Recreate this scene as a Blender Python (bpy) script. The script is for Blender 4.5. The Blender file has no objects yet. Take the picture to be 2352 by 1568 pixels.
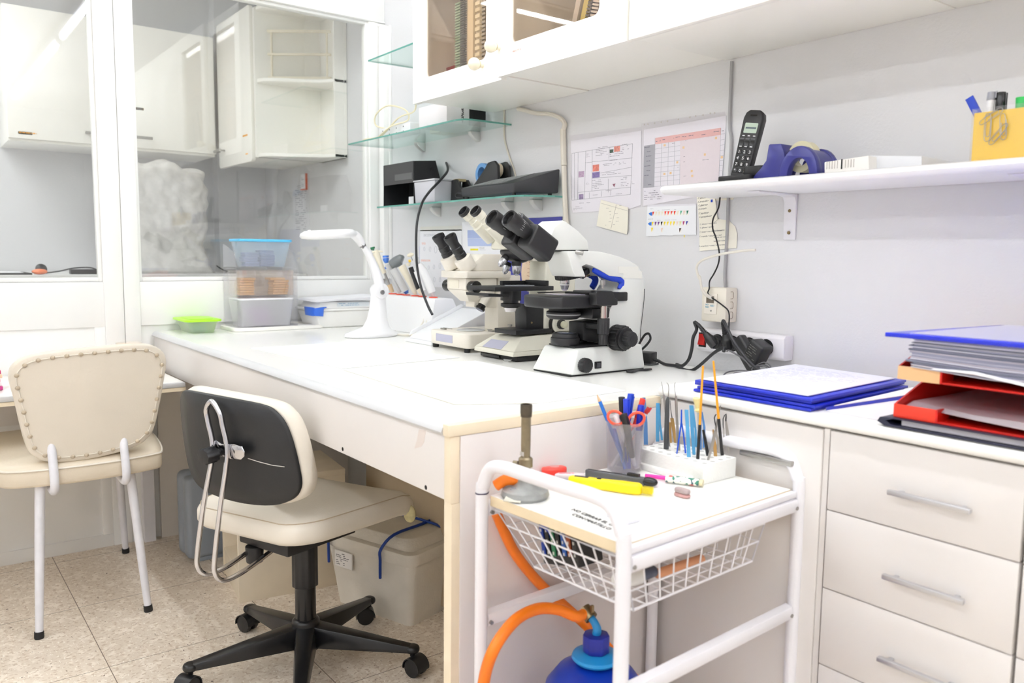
import bpy, bmesh, math, random
from mathutils import Vector, Matrix
random.seed(7)
S = bpy.context.scene
PI = math.pi

# ---------------------------------------------------------------- camera
CAM_F = 1870.0            # focal length in pixels of the 2352 px wide frame
cam = bpy.data.cameras.new('camera')
camo = bpy.data.objects.new('camera', cam)
S.collection.objects.link(camo)
rt = Vector((0.60349129,0.797286,0.01154566)); up = Vector((-0.09102463,0.05449998,0.99435621))
fw = Vector((-0.79215705,0.60113625,-0.10546293))
m = Matrix.Identity(4)
for i in range(3):
    m[i][0] = rt[i]; m[i][1] = up[i]; m[i][2] = -fw[i]
m.translation = (3.251,-1.755,1.10)
camo.matrix_world = m
cam.sensor_width = 36.0
cam.lens = CAM_F * 36.0 / 2352.0
cam.dof.use_dof = True
cam.dof.focus_distance = 2.15
cam.dof.aperture_fstop = 4.0
cam.clip_start = 0.02
S.camera = camo

# ---------------------------------------------------------------- world, exposure, lights
w = bpy.data.worlds.new('world'); S.world = w
w.use_nodes = True
w.node_tree.nodes['Background'].inputs[0].default_value = (0.9,0.95,1.0,1)
w.node_tree.nodes['Background'].inputs[1].default_value = 0.6
S.view_settings.view_transform = 'Standard'
S.view_settings.look = 'None'
S.view_settings.gamma = 1.0
S.view_settings.exposure = 0.19
TUBES = [(x, y) for y in (-0.75,-2.6,-4.2) for x in (1.12,2.51,3.90,5.29)]  # rearmost row is added, to throw more light on the upright walls
def area_lamp(name, loc, sx, sy, power, rot=(0,0,0), col=(0.96,0.98,1.0)):
    L = bpy.data.lights.new(name, 'AREA'); L.shape = 'RECTANGLE'
    L.size = sx; L.size_y = sy; L.energy = power; L.color = col
    o = bpy.data.objects.new(name, L); S.collection.objects.link(o)
    o.location = loc; o.rotation_euler = rot
    return o
TUBE_GLOW = {-0.75: 74.0,-2.6: 40.0,-4.2: 46.0}          # radiance of the fluorescent tubes, row by row
area_lamp('back_room_fill_light', (-0.62,-2.2,2.5),0.05,1.2,20.0)  # unseen lamp added to brighten the room behind the glass
S.cycles.transparent_max_bounces = 48
S.cycles.max_bounces = 14
S.cycles.diffuse_bounces = 8

# ---------------------------------------------------------------- materials
def lin(c):
    c /= 255.0
    return c / 12.92 if c <= 0.04045 else ((c + 0.055) / 1.055) ** 2.4
def rgb(r, g, b): return (lin(r), lin(g), lin(b),1.0)
MATS = {}
def mat(name, col, rough=0.5, metal=0.0, var=0.0, scale=8.0, bump=0.0, bscale=200.0, spec=0.5, coat=0.0, trans=0.0, emit=0.0, alpha=1.0):
    if name in MATS: return MATS[name]
    M = bpy.data.materials.new(name); M.use_nodes = True
    nt = M.node_tree; n = nt.nodes; l = nt.links
    p = n['Principled BSDF']
    c = rgb(*col)
    p.inputs['Base Color'].default_value = c
    p.inputs['Roughness'].default_value = rough
    p.inputs['Metallic'].default_value = metal
    p.inputs['Specular IOR Level'].default_value = spec
    p.inputs['Coat Weight'].default_value = coat
    p.inputs['Transmission Weight'].default_value = trans
    p.inputs['Alpha'].default_value = alpha
    if emit:
        p.inputs['Emission Color'].default_value = c
        p.inputs['Emission Strength'].default_value = emit
    tc = n.new('ShaderNodeTexCoord')
    if var:
        t = n.new('ShaderNodeTexNoise'); t.inputs['Scale'].default_value = scale; t.inputs['Detail'].default_value = 6
        l.new(tc.outputs['Object'], t.inputs['Vector'])
        r = n.new('ShaderNodeValToRGB'); r.color_ramp.elements[0].position = 0.3; r.color_ramp.elements[1].position = 0.7
        r.color_ramp.elements[0].color = tuple(max(0, x * (1 - var)) for x in c[:3]) + (1,)
        r.color_ramp.elements[1].color = tuple(min(1, x * (1 + var * 0.6)) for x in c[:3]) + (1,)
        l.new(t.outputs['Fac'], r.inputs['Fac']); l.new(r.outputs['Color'], p.inputs['Base Color'])
    if bump:
        t2 = n.new('ShaderNodeTexNoise'); t2.inputs['Scale'].default_value = bscale; t2.inputs['Detail'].default_value = 4
        l.new(tc.outputs['Object'], t2.inputs['Vector'])
        b = n.new('ShaderNodeBump'); b.inputs['Strength'].default_value = bump; b.inputs['Distance'].default_value = 0.002
        l.new(t2.outputs['Fac'], b.inputs['Height']); l.new(b.outputs['Normal'], p.inputs['Normal'])
    MATS[name] = M
    return M
def clear_mat(name, tint=(255,255,255), gloss=0.06, rough=0.02, haze=0.0):
    """thin clear pane or film: lets light straight through, mirrors at a glancing angle, optional milky haze"""
    if name in MATS: return MATS[name]
    M = bpy.data.materials.new(name); M.use_nodes = True
    nt = M.node_tree; n = nt.nodes; l = nt.links
    n.remove(n['Principled BSDF'])
    out = n['Material Output']
    tr = n.new('ShaderNodeBsdfTransparent'); tr.inputs[0].default_value = rgb(*tint)
    gl = n.new('ShaderNodeBsdfGlossy'); gl.inputs['Roughness'].default_value = rough; gl.inputs[0].default_value = (1,1,1,1)
    lw = n.new('ShaderNodeLayerWeight'); lw.inputs['Blend'].default_value = 0.5
    pw = n.new('ShaderNodeMath'); pw.operation = 'POWER'; pw.inputs[1].default_value = 5.0; l.new(lw.outputs['Facing'], pw.inputs[0])
    mx = n.new('ShaderNodeMixShader')
    mp = n.new('ShaderNodeMath'); mp.operation = 'MULTIPLY_ADD'; mp.inputs[1].default_value = 1-gloss; mp.inputs[2].default_value = gloss
    l.new(pw.outputs[0], mp.inputs[0])
    l.new(mp.outputs[0], mx.inputs[0]); l.new(tr.outputs[0], mx.inputs[1]); l.new(gl.outputs[0], mx.inputs[2])
    last = mx
    if haze:
        df = n.new('ShaderNodeBsdfDiffuse'); df.inputs[0].default_value = rgb(*tint)
        tl = n.new('ShaderNodeBsdfTranslucent'); tl.inputs[0].default_value = rgb(*tint)
        m2 = n.new('ShaderNodeMixShader'); m2.inputs[0].default_value = 0.5
        l.new(df.outputs[0], m2.inputs[1]); l.new(tl.outputs[0], m2.inputs[2])
        m3 = n.new('ShaderNodeMixShader'); m3.inputs[0].default_value = haze
        l.new(mx.outputs[0], m3.inputs[1]); l.new(m2.outputs[0], m3.inputs[2]); last = m3
    l.new(last.outputs[0], out.inputs['Surface'])
    MATS[name] = M
    return M

WHITE = mat('white_laminate', (243,242,240),0.32, var=0.012, scale=3, bump=0.05, bscale=60)
DESKTOP = mat('white_desk_laminate', (245,245,241),0.22, var=0.012, scale=4)
DRAWERW = mat('warm_white_laminate', (226,222,219),0.35, var=0.015, scale=4)
CREAM = mat('cream_edge_band', (238,224,198),0.45, var=0.03, scale=20)
CABW = mat('cream_white_lacquer', (251,249,243),0.3, var=0.01, scale=4)
PARTW = mat('partition_white', (244,244,242),0.25, var=0.01, scale=3)
WALLM = mat('wall_paint', (221,221,223),0.75, var=0.012, scale=2, bump=0.35, bscale=140)
CEILM = mat('ceiling_paint', (236,236,236),0.8, var=0.02, scale=2)
TRIMG = mat('grey_edge_trim', (205,206,208),0.35, var=0.02)
BLK = mat('black_plastic', (28,28,30),0.42, var=0.15, scale=40, bump=0.05)
BLKM = mat('black_matte', (22,22,24),0.6, var=0.1)
BLKG = mat('black_gloss', (20,20,22),0.2)
CHROME = mat('chrome', (210,210,214),0.08,1.0)
STEEL = mat('brushed_steel', (170,168,165),0.32,1.0, var=0.05, scale=60)
BRASS = mat('aged_brass', (150,132,100),0.4,1.0, var=0.2, scale=60)
DARKHOLE = mat('dark_hole', (30,26,24),0.9)
WMET = mat('white_painted_steel', (236,235,240),0.35, var=0.02, scale=15)
CHAIRV = mat('cream_vinyl', (220,211,196),0.5, var=0.03, scale=9, bump=0.25, bscale=180)
CHAIRV2 = mat('cream_vinyl_light', (228,221,208),0.45, var=0.03, scale=8, bump=0.15, bscale=160)
PAPER = mat('white_paper', (240,240,244),0.7)
PAPERY = mat('cream_paper', (240,236,222),0.7, var=0.02)
MICW = mat('microscope_white', (226,228,224),0.4, bump=0.05, bscale=400)
MICC = mat('microscope_cream', (222,219,204),0.42, var=0.03, scale=30)
MICC2 = mat('microscope_ivory', (226,220,208),0.42, var=0.03, scale=30)
BLUEF = mat('blue_folder', (28,48,190),0.3, var=0.04)
BLUEP = mat('blue_plastic', (20,60,180),0.35)
REDP = mat('red_plastic', (196,24,20),0.3)
INK = mat('ink_black', (50,48,55),0.7)
INKG = mat('ink_grey', (140,140,150),0.7)
CORD = mat('black_cord', (34,34,37),0.5)
CORDW = mat('white_cord', (228,224,214),0.5)
GLASS = clear_mat('window_glass', (252,253,252), gloss=0.06)
GLASSG = clear_mat('greenish_shelf_glass', (236,247,244), gloss=0.07)
GLASSE = mat('green_glass_edge', (96,160,148),0.2, spec=0.6)
SMOKE = clear_mat('smoked_door_glass', (243,237,230), gloss=0.05)
CLEARP = clear_mat('clear_plastic', (253,253,253), gloss=0.06, haze=0.02)
FROST = clear_mat('frosted_plastic', (250,250,251), gloss=0.05, rough=0.2, haze=0.15)

def floor_mat():
    M = bpy.data.materials.new('speckled_vinyl_tiles'); M.use_nodes = True
    nt = M.node_tree; n = nt.nodes; l = nt.links; p = n['Principled BSDF']
    tc = n.new('ShaderNodeTexCoord')
    mp = n.new('ShaderNodeMapping'); mp.inputs['Location'].default_value = (-0.97,1.355,0); l.new(tc.outputs['Object'], mp.inputs[0])
    br = n.new('ShaderNodeTexBrick'); br.offset = 0; br.squash = 1
    br.inputs['Scale'].default_value = 1.0; br.inputs['Brick Width'].default_value = 0.45; br.inputs['Row Height'].default_value = 0.45
    br.inputs['Mortar Size'].default_value = 0.0012; br.inputs['Mortar Smooth'].default_value = 0.2
    l.new(mp.outputs[0], br.inputs['Vector'])
    base = rgb(226,213,196); 
    def speck(scale, thr, soft, col, prev, stretch):
        m2 = n.new('ShaderNodeMapping'); m2.inputs['Scale'].default_value = stretch; l.new(tc.outputs['Object'], m2.inputs[0])
        t = n.new('ShaderNodeTexNoise'); t.inputs['Scale'].default_value = scale; t.inputs['Detail'].default_value = 2; l.new(m2.outputs[0], t.inputs['Vector'])
        r = n.new('ShaderNodeValToRGB'); r.color_ramp.elements[0].position = thr; r.color_ramp.elements[1].position = thr + soft
        l.new(t.outputs['Fac'], r.inputs['Fac'])
        mx = n.new('ShaderNodeMix'); mx.data_type = 'RGBA'
        l.new(r.outputs['Color'], mx.inputs[0])
        if prev is None: mx.inputs[6].default_value = base
        else: l.new(prev, mx.inputs[6])
        mx.inputs[7].default_value = rgb(*col)
        return mx.outputs[2]
    c = speck(28,0.52,0.08,(240,229,214), None, (1,1,1))
    c = speck(75,0.56,0.05,(206,188,168), c, (1.6,1,1))
    c = speck(90,0.62,0.04,(246,238,226), c, (1,1.7,1))
    c = speck(60,0.70,0.03,(128,108,90), c, (1,1.8,1))
    c = speck(34,0.735,0.015,(100,82,66), c, (1.5,1,1))
    mx = n.new('ShaderNodeMix'); mx.data_type = 'RGBA'
    l.new(br.outputs['Fac'], mx.inputs[0]); l.new(c, mx.inputs[6]); mx.inputs[7].default_value = rgb(120,104,88)
    l.new(mx.outputs[2], p.inputs['Base Color'])
    p.inputs['Roughness'].default_value = 0.42
    return M

# ---------------------------------------------------------------- mesh builder
class MB:
    def __init__(s): s.v = []; s.f = []; s.m = []; s.T = None; s.bev = []
    def add(s, vs, fs, mi=0):
        o = len(s.v)
        for v in vs:
            v = Vector(v)
            if s.T is not None: v = s.T @ v
            s.v.append(v)
        for f in fs: s.f.append([i + o for i in f]); s.m.append(mi)
        return s
    def box(s, a, b, mi=0):
        x0, y0, z0 = [min(a[i], b[i]) for i in range(3)]; x1, y1, z1 = [max(a[i], b[i]) for i in range(3)]
        return s.add([(x0,y0,z0),(x1,y0,z0),(x1,y1,z0),(x0,y1,z0),(x0,y0,z1),(x1,y0,z1),(x1,y1,z1),(x0,y1,z1)],
                     [(0,3,2,1),(4,5,6,7),(0,1,5,4),(1,2,6,5),(2,3,7,6),(3,0,4,7)], mi)
    def frustum(s, bot, top, mi=0):
        n = len(bot)
        return s.add(list(bot) + list(top),[tuple(reversed(range(n))), tuple(range(n, 2*n))] + [(i, (i+1) % n, n + (i+1) % n, n + i) for i in range(n)], mi)
    def obox(s, c, size, M3=None, mi=0):
        c = Vector(c); M3 = M3 or Matrix.Identity(3); h = Vector(size) / 2
        vs = [c + M3 @ Vector((sx*h.x, sy*h.y, sz*h.z)) for sz in (-1,1) for sy in (-1,1) for sx in (-1,1)]
        return s.add(vs, [(0,2,3,1),(4,5,7,6),(0,1,5,4),(1,3,7,5),(3,2,6,7),(2,0,4,6)], mi)
    def cyl(s, p0, p1, r0, r1=None, n=24, mi=0, mic=None, sc=(1,1)):
        p0 = Vector(p0); p1 = Vector(p1); r1 = r0 if r1 is None else r1
        d = (p1 - p0).normalized(); a = d.orthogonal().normalized() if abs(d.z) < 0.99 else Vector((1,0,0)); 
        if abs(d.z) < 0.99: a = Vector((0,0,1)).cross(d).normalized()
        b = d.cross(a)
        vs = []
        for p, r in ((p0, r0),(p1, r1)):
            for i in range(n):
                t = 2*PI*i/n; vs.append(p + a*(math.cos(t)*r*sc[0]) + b*(math.sin(t)*r*sc[1]))
        s.add(vs, [(i, (i+1) % n, n+(i+1) % n, n+i) for i in range(n)], mi)
        o = len(s.v) - 2*n; mc = mi if mic is None else mic
        s.f.append([o+i for i in reversed(range(n))]); s.m.append(mc)
        s.f.append([o+n+i for i in range(n)]); s.m.append(mc)
        return s
    def lathe(s, prof, o=(0,0,0), ax=(0,0,1), n=32, mi=0, a0=0.0, a1=2*PI, cap=True):
        o = Vector(o); d = Vector(ax).normalized()
        a = Vector((1,0,0)) if abs(d.z) > 0.99 else Vector((0,0,1)).cross(d).normalized(); b = d.cross(a)
        full = abs(a1 - a0 - 2*PI) < 1e-6; m = n if full else n + 1
        vs = []; k = len(prof)
        for (r, h) in prof:
            for i in range(m):
                t = a0 + (a1-a0)*i/n; vs.append(o + d*h + a*(math.cos(t)*r) + b*(math.sin(t)*r))
        fs = []
        for j in range(k-1):
            for i in range(n if full else m-1):
                i2 = (i+1) % m; fs.append((j*m+i, j*m+i2,(j+1)*m+i2,(j+1)*m+i))
        if full and cap and tuple(prof[0]) != tuple(prof[-1]):
            if prof[0][0] > 1e-6: fs.append(tuple(reversed(range(m))))
            if prof[-1][0] > 1e-6: fs.append(tuple((k-1)*m+i for i in range(m)))
        return s.add(vs, fs, mi)
    def sphere(s, c, r, n=16, mi=0, sc=(1,1,1)):
        c = Vector(c); pr = []
        k = max(6, n//2)
        vs = [c + Vector((0,0,-r*sc[2]))]
        for j in range(1, k):
            ph = -PI/2 + PI*j/k
            for i in range(n):
                t = 2*PI*i/n; vs.append(c + Vector((math.cos(ph)*math.cos(t)*r*sc[0], math.cos(ph)*math.sin(t)*r*sc[1], math.sin(ph)*r*sc[2])))
        vs.append(c + Vector((0,0, r*sc[2]))); fs = []
        for i in range(n): fs.append((0,1+(i+1) % n, 1+i))
        for j in range(k-2):
            for i in range(n): fs.append((1+j*n+i, 1+j*n+(i+1) % n, 1+(j+1)*n+(i+1) % n, 1+(j+1)*n+i))
        L = len(vs)-1
        for i in range(n): fs.append((1+(k-2)*n+i, 1+(k-2)*n+(i+1) % n, L))
        return s.add(vs, fs, mi)
    def prism(s, poly, ax, h0, h1, mi=0):
        """extrude the outline along axis 'x','y','z' from h0 to h1; 3-tuples keep their other two coordinates"""
        k = 'xyz'.index(ax); q = []
        for p in poly:
            if len(p) == 3: p = [p[i] for i in range(3) if i != k]
            q.append(p)
        area = sum(q[i][0]*q[(i+1) % len(q)][1] - q[(i+1) % len(q)][0]*q[i][1] for i in range(len(q)))
        if (area < 0) != (ax == 'y'): q = q[::-1]
        if h0 > h1: h0, h1 = h1, h0
        def mk(p, h):
            r = list(p); r.insert(k, h); return tuple(r)
        n = len(q)
        return s.add([mk(p, h0) for p in q] + [mk(p, h1) for p in q],
                     [tuple(reversed(range(n))), tuple(range(n, 2*n))] + [(i, (i+1) % n, n+(i+1) % n, n+i) for i in range(n)], mi)
    def tube(s, pts, r, n=8, mi=0, sub=0, closed=False, flat=1.0, caps=True):
        P = [Vector(p) for p in pts]
        R = list(r) if isinstance(r, (list, tuple)) else [r]*len(P)
        if sub:
            Q = []; RR = []; N = len(P)
            rng = N if closed else N-1
            for i in range(rng):
                p0 = P[(i-1) % N] if (closed or i > 0) else P[i]; p1 = P[i]; p2 = P[(i+1) % N]
                p3 = P[(i+2) % N] if (closed or i+2 < N) else p2
                for j in range(sub):
                    t = j/sub
                    Q.append(0.5*((2*p1) + (p2-p0)*t + (2*p0-5*p1+4*p2-p3)*t*t + (3*p1-p0-3*p2+p3)*t*t*t))
                    RR.append(R[i]*(1-t) + R[(i+1) % N]*t)
            if not closed: Q.append(P[-1]); RR.append(R[-1])
            P = Q; R = RR
        N = len(P); vs = []; prev = None
        for i in range(N):
            if closed: d = P[(i+1) % N] - P[i-1]
            else: d = P[min(i+1, N-1)] - P[max(i-1,0)]
            if d.length < 1e-9: d = Vector((0,0,1))
            d.normalize()
            if prev is None:
                a = d.cross(Vector((0,0,1)))
                if a.length < 1e-3: a = d.cross(Vector((0,1,0)))
                a.normalize()
            else:
                a = prev - d*prev.dot(d)
                if a.length < 1e-6: a = d.orthogonal()
                a.normalize()
            prev = a; b = d.cross(a)
            for k in range(n):
                t = 2*PI*k/n; vs.append(P[i] + a*(math.cos(t)*R[i]) + b*(math.sin(t)*R[i]*flat))
        fs = []
        for i in range(N if closed else N-1):
            i2 = (i+1) % N
            for k in range(n): fs.append((i*n+k, i*n+(k+1) % n, i2*n+(k+1) % n, i2*n+k))
        if not closed and caps:
            fs.append(tuple(reversed(range(n)))); fs.append(tuple((N-1)*n+k for k in range(n)))
        return s.add(vs, fs, mi)
    def build(s, name, mats, parent=None, local=False, bevel=0.0, label=None, cat=None, group=None, kind=None, seg=2, ang=35, sub=0, origin=True):
        me = bpy.data.meshes.new(name)
        vs = [v.copy() for v in s.v]
        off = Vector((0,0,0))
        if parent is not None:
            if not local:
                inv = chain(parent).inverted(); vs = [inv @ v for v in vs]
        elif origin and vs:
            lo = [min(v[i] for v in vs) for i in range(3)]; hi = [max(v[i] for v in vs) for i in range(3)]
            off = Vector(((lo[0]+hi[0])/2,(lo[1]+hi[1])/2, lo[2])); vs = [v - off for v in vs]
        me.from_pydata(vs, [], s.f)
        mats = mats if isinstance(mats, (list, tuple)) else [mats]
        for M in mats: me.materials.append(M)
        for i, mi in enumerate(s.m): me.polygons[i].material_index = mi
        bm = bmesh.new(); bm.from_mesh(me)
        bmesh.ops.recalc_face_normals(bm, faces=bm.faces)
        if bevel:
            es = [e for e in bm.edges if len(e.link_faces) == 2 and e.calc_face_angle(0) > math.radians(40)]
            if es: bmesh.ops.bevel(bm, geom=es, offset=bevel, segments=seg, profile=0.5, affect='EDGES', clamp_overlap=True)
        for f in bm.faces: f.smooth = True
        for e in bm.edges:
            e.smooth = not (len(e.link_faces) == 2 and e.calc_face_angle(0) > math.radians(ang))
        bm.to_mesh(me); bm.free(); me.update()
        o = bpy.data.objects.new(name, me); S.collection.objects.link(o)
        if parent is not None: o.parent = parent
        else: o.location = off
        if sub:
            md = o.modifiers.new('smooth', 'SUBSURF'); md.levels = sub; md.render_levels = sub
        tag(o, label, cat, group, kind)
        return o
def chain(o):
    M = Matrix.LocRotScale(o.location, o.rotation_euler, None)
    return M if o.parent is None else chain(o.parent) @ M
def tag(o, label=None, cat=None, group=None, kind=None):
    if label: o['label'] = label
    if cat: o['category'] = cat
    if group: o['group'] = group
    if kind: o['kind'] = kind
    return o
def thing(name, label, cat, loc=(0,0,0), rz=0.0, group=None):
    o = bpy.data.objects.new(name, None); S.collection.objects.link(o)
    o.empty_display_size = 0.05
    o.location = loc; o.rotation_euler = (0,0, rz)
    return tag(o, label, cat, group)
def copy_tree(o, loc=None, rz=None, parent=None, label=None):
    c = o.copy(); S.collection.objects.link(c)
    if parent is not None: c.parent = parent
    if loc is not None: c.location = loc
    if rz is not None: c.rotation_euler = (0,0, rz)
    if label: c['label'] = label
    for ch in list(o.children): copy_tree(ch, parent=c)
    return c
def struct(name, mb, m, bevel=0.0, parent=None):
    return mb.build(name, m, parent, bevel=bevel, kind='structure' if parent is None else None, origin=False)
def rrect(x0, y0, x1, y1, r, n=5):
    """rounded rectangle outline"""
    out = []
    for cx, cy, a in ((x1-r, y0+r, -90),(x1-r, y1-r, 0),(x0+r, y1-r, 90),(x0+r, y0+r, 180)):
        for i in range(n+1):
            t = math.radians(a + 90*i/n); out.append((cx+math.cos(t)*r, cy+math.sin(t)*r))
    return out
def text(s, size, o, ux, uy, M, parent, name='lettering', depth=0.0004, align='LEFT', label=None, bold=0.0):
    cu = bpy.data.curves.new('t', 'FONT'); cu.body = s; cu.size = size; cu.extrude = depth/2; cu.align_x = align; cu.resolution_u = 2; cu.offset = bold
    t = bpy.data.objects.new('t', cu); S.collection.objects.link(t)
    me = bpy.data.meshes.new_from_object(t)
    bpy.data.objects.remove(t); bpy.data.curves.remove(cu)
    ux = Vector(ux).normalized(); uy = Vector(uy).normalized(); uz = ux.cross(uy)
    inv = chain(parent).inverted() if parent is not None else Matrix.Identity(4)
    for v in me.vertices:
        p = Vector(o) + ux*v.co.x + uy*v.co.y + uz*v.co.z
        v.co = inv @ p
    me.materials.clear(); me.materials.append(M); me.name = name
    ob = bpy.data.objects.new(name, me); S.collection.objects.link(ob); ob.parent = parent
    if label: ob['label'] = label
    return ob
def scribble(mb, o, ux, uy, w, h, rows, mi=0, size=0.6, dens=0.7, th=0.0003, seed=1, n=None):
    """rows of small print: short bars standing just proud of the sheet"""
    rnd = random.Random(seed)
    ux = Vector(ux).normalized(); uy = Vector(uy).normalized(); uz = ux.cross(uy); o = Vector(o)
    rh = h/rows
    for r in range(rows):
        x = 0.0; end = w*(rnd.uniform(0.6,1.0) if n is None else n)
        while x < end:
            L = rh*rnd.uniform(0.5,2.2)
            if rnd.random() < dens:
                y0 = h - (r+0.5)*rh - rh*size*0.25; y1 = y0 + rh*size*0.5
                L2 = min(L, end-x)
                c = [o+ux*x+uy*y0, o+ux*(x+L2)+uy*y0, o+ux*(x+L2)+uy*y1, o+ux*x+uy*y1]
                mb.add([p+uz*0.00005 for p in c] + [p+uz*th for p in c],[(3,2,1,0),(4,5,6,7),(0,1,5,4),(1,2,6,5),(2,3,7,6),(3,0,4,7)], mi)
            x += L + rh*0.35
    return mb

# ================================================================ the room
b = MB(); b.box((-1.7,-5.1,-0.1),(7.1,0.15,0.0)); o = struct('floor', b, floor_mat())
b = MB(); b.box((-1.7,-5.1,2.6),(7.1,0.15,2.7)); struct('ceiling', b, CEILM)
b = MB(); b.box((-1.7,0,0),(7.1,0.12,2.6)); struct('wall_back', b, WALLM)
b = MB(); b.box((-1.68,-5.0,0),(-1.55,0,2.6)); struct('wall_left', b, WALLM)
b = MB(); b.box((6.9,-5.0,0),(7.05,0,2.6)); struct('wall_right', b, WALLM)
b = MB(); b.box((-1.55,-5.1,0),(6.9,-4.95,2.6)); struct('wall_front', b, WALLM)
b = MB(); b.box((-1.55,-0.27,0),(-1.46,0,2.6)); struct('trim_1', b, WALLM)

# partition with its two panes, in the plane x = 0
b = MB()
b.box((-0.035,-4.95,0.0),(-0.008,-0.0,0.986))                # recessed lower panels
b.box((-0.05,-4.95,0.823),(0.0,-1.15,0.986)); b.box((-0.05,-1.03,0.823),(0.0,0,0.986))   # mid rail
b.box((-0.05,-4.95,0.0),(0.0,-1.15,0.047)); b.box((-0.05,-0.975,0.0),(0.0,0,0.047))
b.box((-0.05,-1.185,0.047),(0.0,-1.15,0.823))
struct('wall_partition', b, PARTW, bevel=0.0015)
b = MB(); b.box((-0.055,-1.15,0.0),(0.004,-1.085,2.6)); b.box((-0.055,-1.083,0.0),(0.004,-1.028,2.6)); struct('trim_2', b, PARTW, bevel=0.002)
def window(n, y0, y1, z0, z1, top):
    b = MB()
    b.box((-0.05, y0, z0),(-0.012, y0+0.012, z1)); b.box((-0.05, y1-0.012, z0),(-0.012, y1, z1))
    b.box((-0.05, y0+0.012, z0),(-0.012, y1-0.012, z0+0.016)); b.box((-0.05, y0+0.012, z1-0.012),(-0.012, y1-0.012, z1))
    o = struct('window_%d' % n, b, PARTW, bevel=0.0015)
    g = MB(); g.box((-0.028, y0+0.011, z0+0.014),(-0.023, y1-0.011, z1-0.011)); g.build('pane', GLASS, o)
window(1,-4.9,-1.15,0.986,2.35,2.35)
window(2,-1.028,-0.075,0.986,2.088,2.088)
b = MB(); b.box((-0.05,-4.95,2.35),(0.0,-1.15,2.6)); b.box((-0.05,-1.028,2.088),(0.0,-0.0,2.6)); b.box((-0.05,-0.075,0.986),(0.0,0.0,2.088)); b.box((-0.0,-1.028,2.088),(0.006,-0.0,2.096))
struct('trim_3', b, PARTW, bevel=0.0015)
b = MB(); b.box((0.006,-0.035,0.99),(0.05,-0.0,2.07)); b.box((0.05,-0.012,0.99),(0.062,0,2.07)); b.prism([(0.0,2.07),(0.05,2.07),(0.0,2.085)], 'y', -0.035,0)
struct('trim_4', b, PARTW, bevel=0.003)

# ceiling tubes; the rearmost row is an added light source

for (tx, ty) in TUBES:
    t = thing('ceiling_light', 'slim white fluorescent batten on the ceiling', 'ceiling light', (tx, ty, 2.6), group='tube lights in rows on the ceiling')
    c = MB(); c.box((tx-0.64, ty-0.03,2.555),(tx+0.64, ty+0.03,2.6)); c.build('housing', WMET, t, bevel=0.004)
    c = MB(); c.cyl((tx-0.60, ty, 2.538),(tx+0.60, ty, 2.538),0.013, n=12); c.build('tube', mat('lit_tube_%d' % TUBE_GLOW[ty],(248,252,255), emit=TUBE_GLOW[ty]), t)
    for sx in (-1,1):
        c = MB(); c.box((tx+sx*0.60, ty-0.016,2.52),(tx+sx*0.62, ty+0.016,2.556)); c.build('lamp_holder', WMET, t)

# ================================================================ back room behind the glass
t = thing('wall_cabinet', 'long white wall cabinet with two flap doors behind the glass', 'wall cabinet', (-1.37,-0.83,1.60))
b = MB(); b.box((-1.55,-1.30,1.60),(-1.215,-0.36,2.21)); b.build('body', CABW, t, bevel=0.001)
for (y0, y1, hy0, hy1) in ((-1.30,-0.832,-0.985,-0.87),(-0.828,-0.36,-0.80,-0.68)):
    d = MB(); d.box((-1.213, y0,1.612),(-1.195, y1,2.208)); d = d.build('door', CABW, t, bevel=0.002)
    h = MB(); h.box((-1.175, hy0,1.655),(-1.165, hy1,1.668)); h.box((-1.195, hy0+0.01,1.657),(-1.17, hy0+0.018,1.666)); h.box((-1.195, hy1-0.018,1.657),(-1.17, hy1-0.01,1.666)); h.build('handle', STEEL, d, bevel=0.002)
ORANGE_LBL = mat('orange_label', (240,170,60),0.6)
b = MB(); b.box((-1.194,-1.2601,1.6312),(-1.194,-1.2037,1.6426)); q = b.build('name_strip', mat('pale_sticker', (246,236,220),0.6), t)
b = MB(); scribble(b, (-1.1935,-1.2566,1.6335),(0,1,0),(0,0,1),0.07,0.010,1, size=1.0, dens=0.9, th=0.0008, seed=3, n=1); b.build('print', ORANGE_LBL, q)
b = MB(); b.box((-1.194,-0.761,1.7981),(-1.194,-0.7121,1.8101)); b.build('colour_strip', mat('amber_strip', (240,180,50),0.5), t)

t = thing('corner_cabinet', 'white wall cabinet with closed door beside the open curved shelves', 'wall cabinet', (-0.91,-0.17,1.55))
b = MB(); b.box((-1.17,-0.33,1.555),(-0.657,-0.001,2.25)); b.build('body', CABW, t, bevel=0.001)
b = MB(); b.prism(rrect(-1.172,1.535,-0.68,2.262,0.02), 'y', -0.352,-0.333); d = b.build('door', CABW, t, bevel=0.002)
b = MB(); b.box((-1.165,-0.385,1.615),(-1.06,-0.375,1.627)); b.box((-1.155,-0.378,1.617),(-1.147,-0.352,1.625)); b.box((-1.078,-0.378,1.617),(-1.07,-0.352,1.625)); b.build('handle', STEEL, d, bevel=0.002)
for q in (((-0.80,-0.3535,1.66),(-0.735,-0.352,1.668)),((-0.765,-0.3535,1.572),(-0.735,-0.352,1.578))):
    b = MB(); b.box(*q); b.build('sticker', ORANGE_LBL, d)

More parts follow.
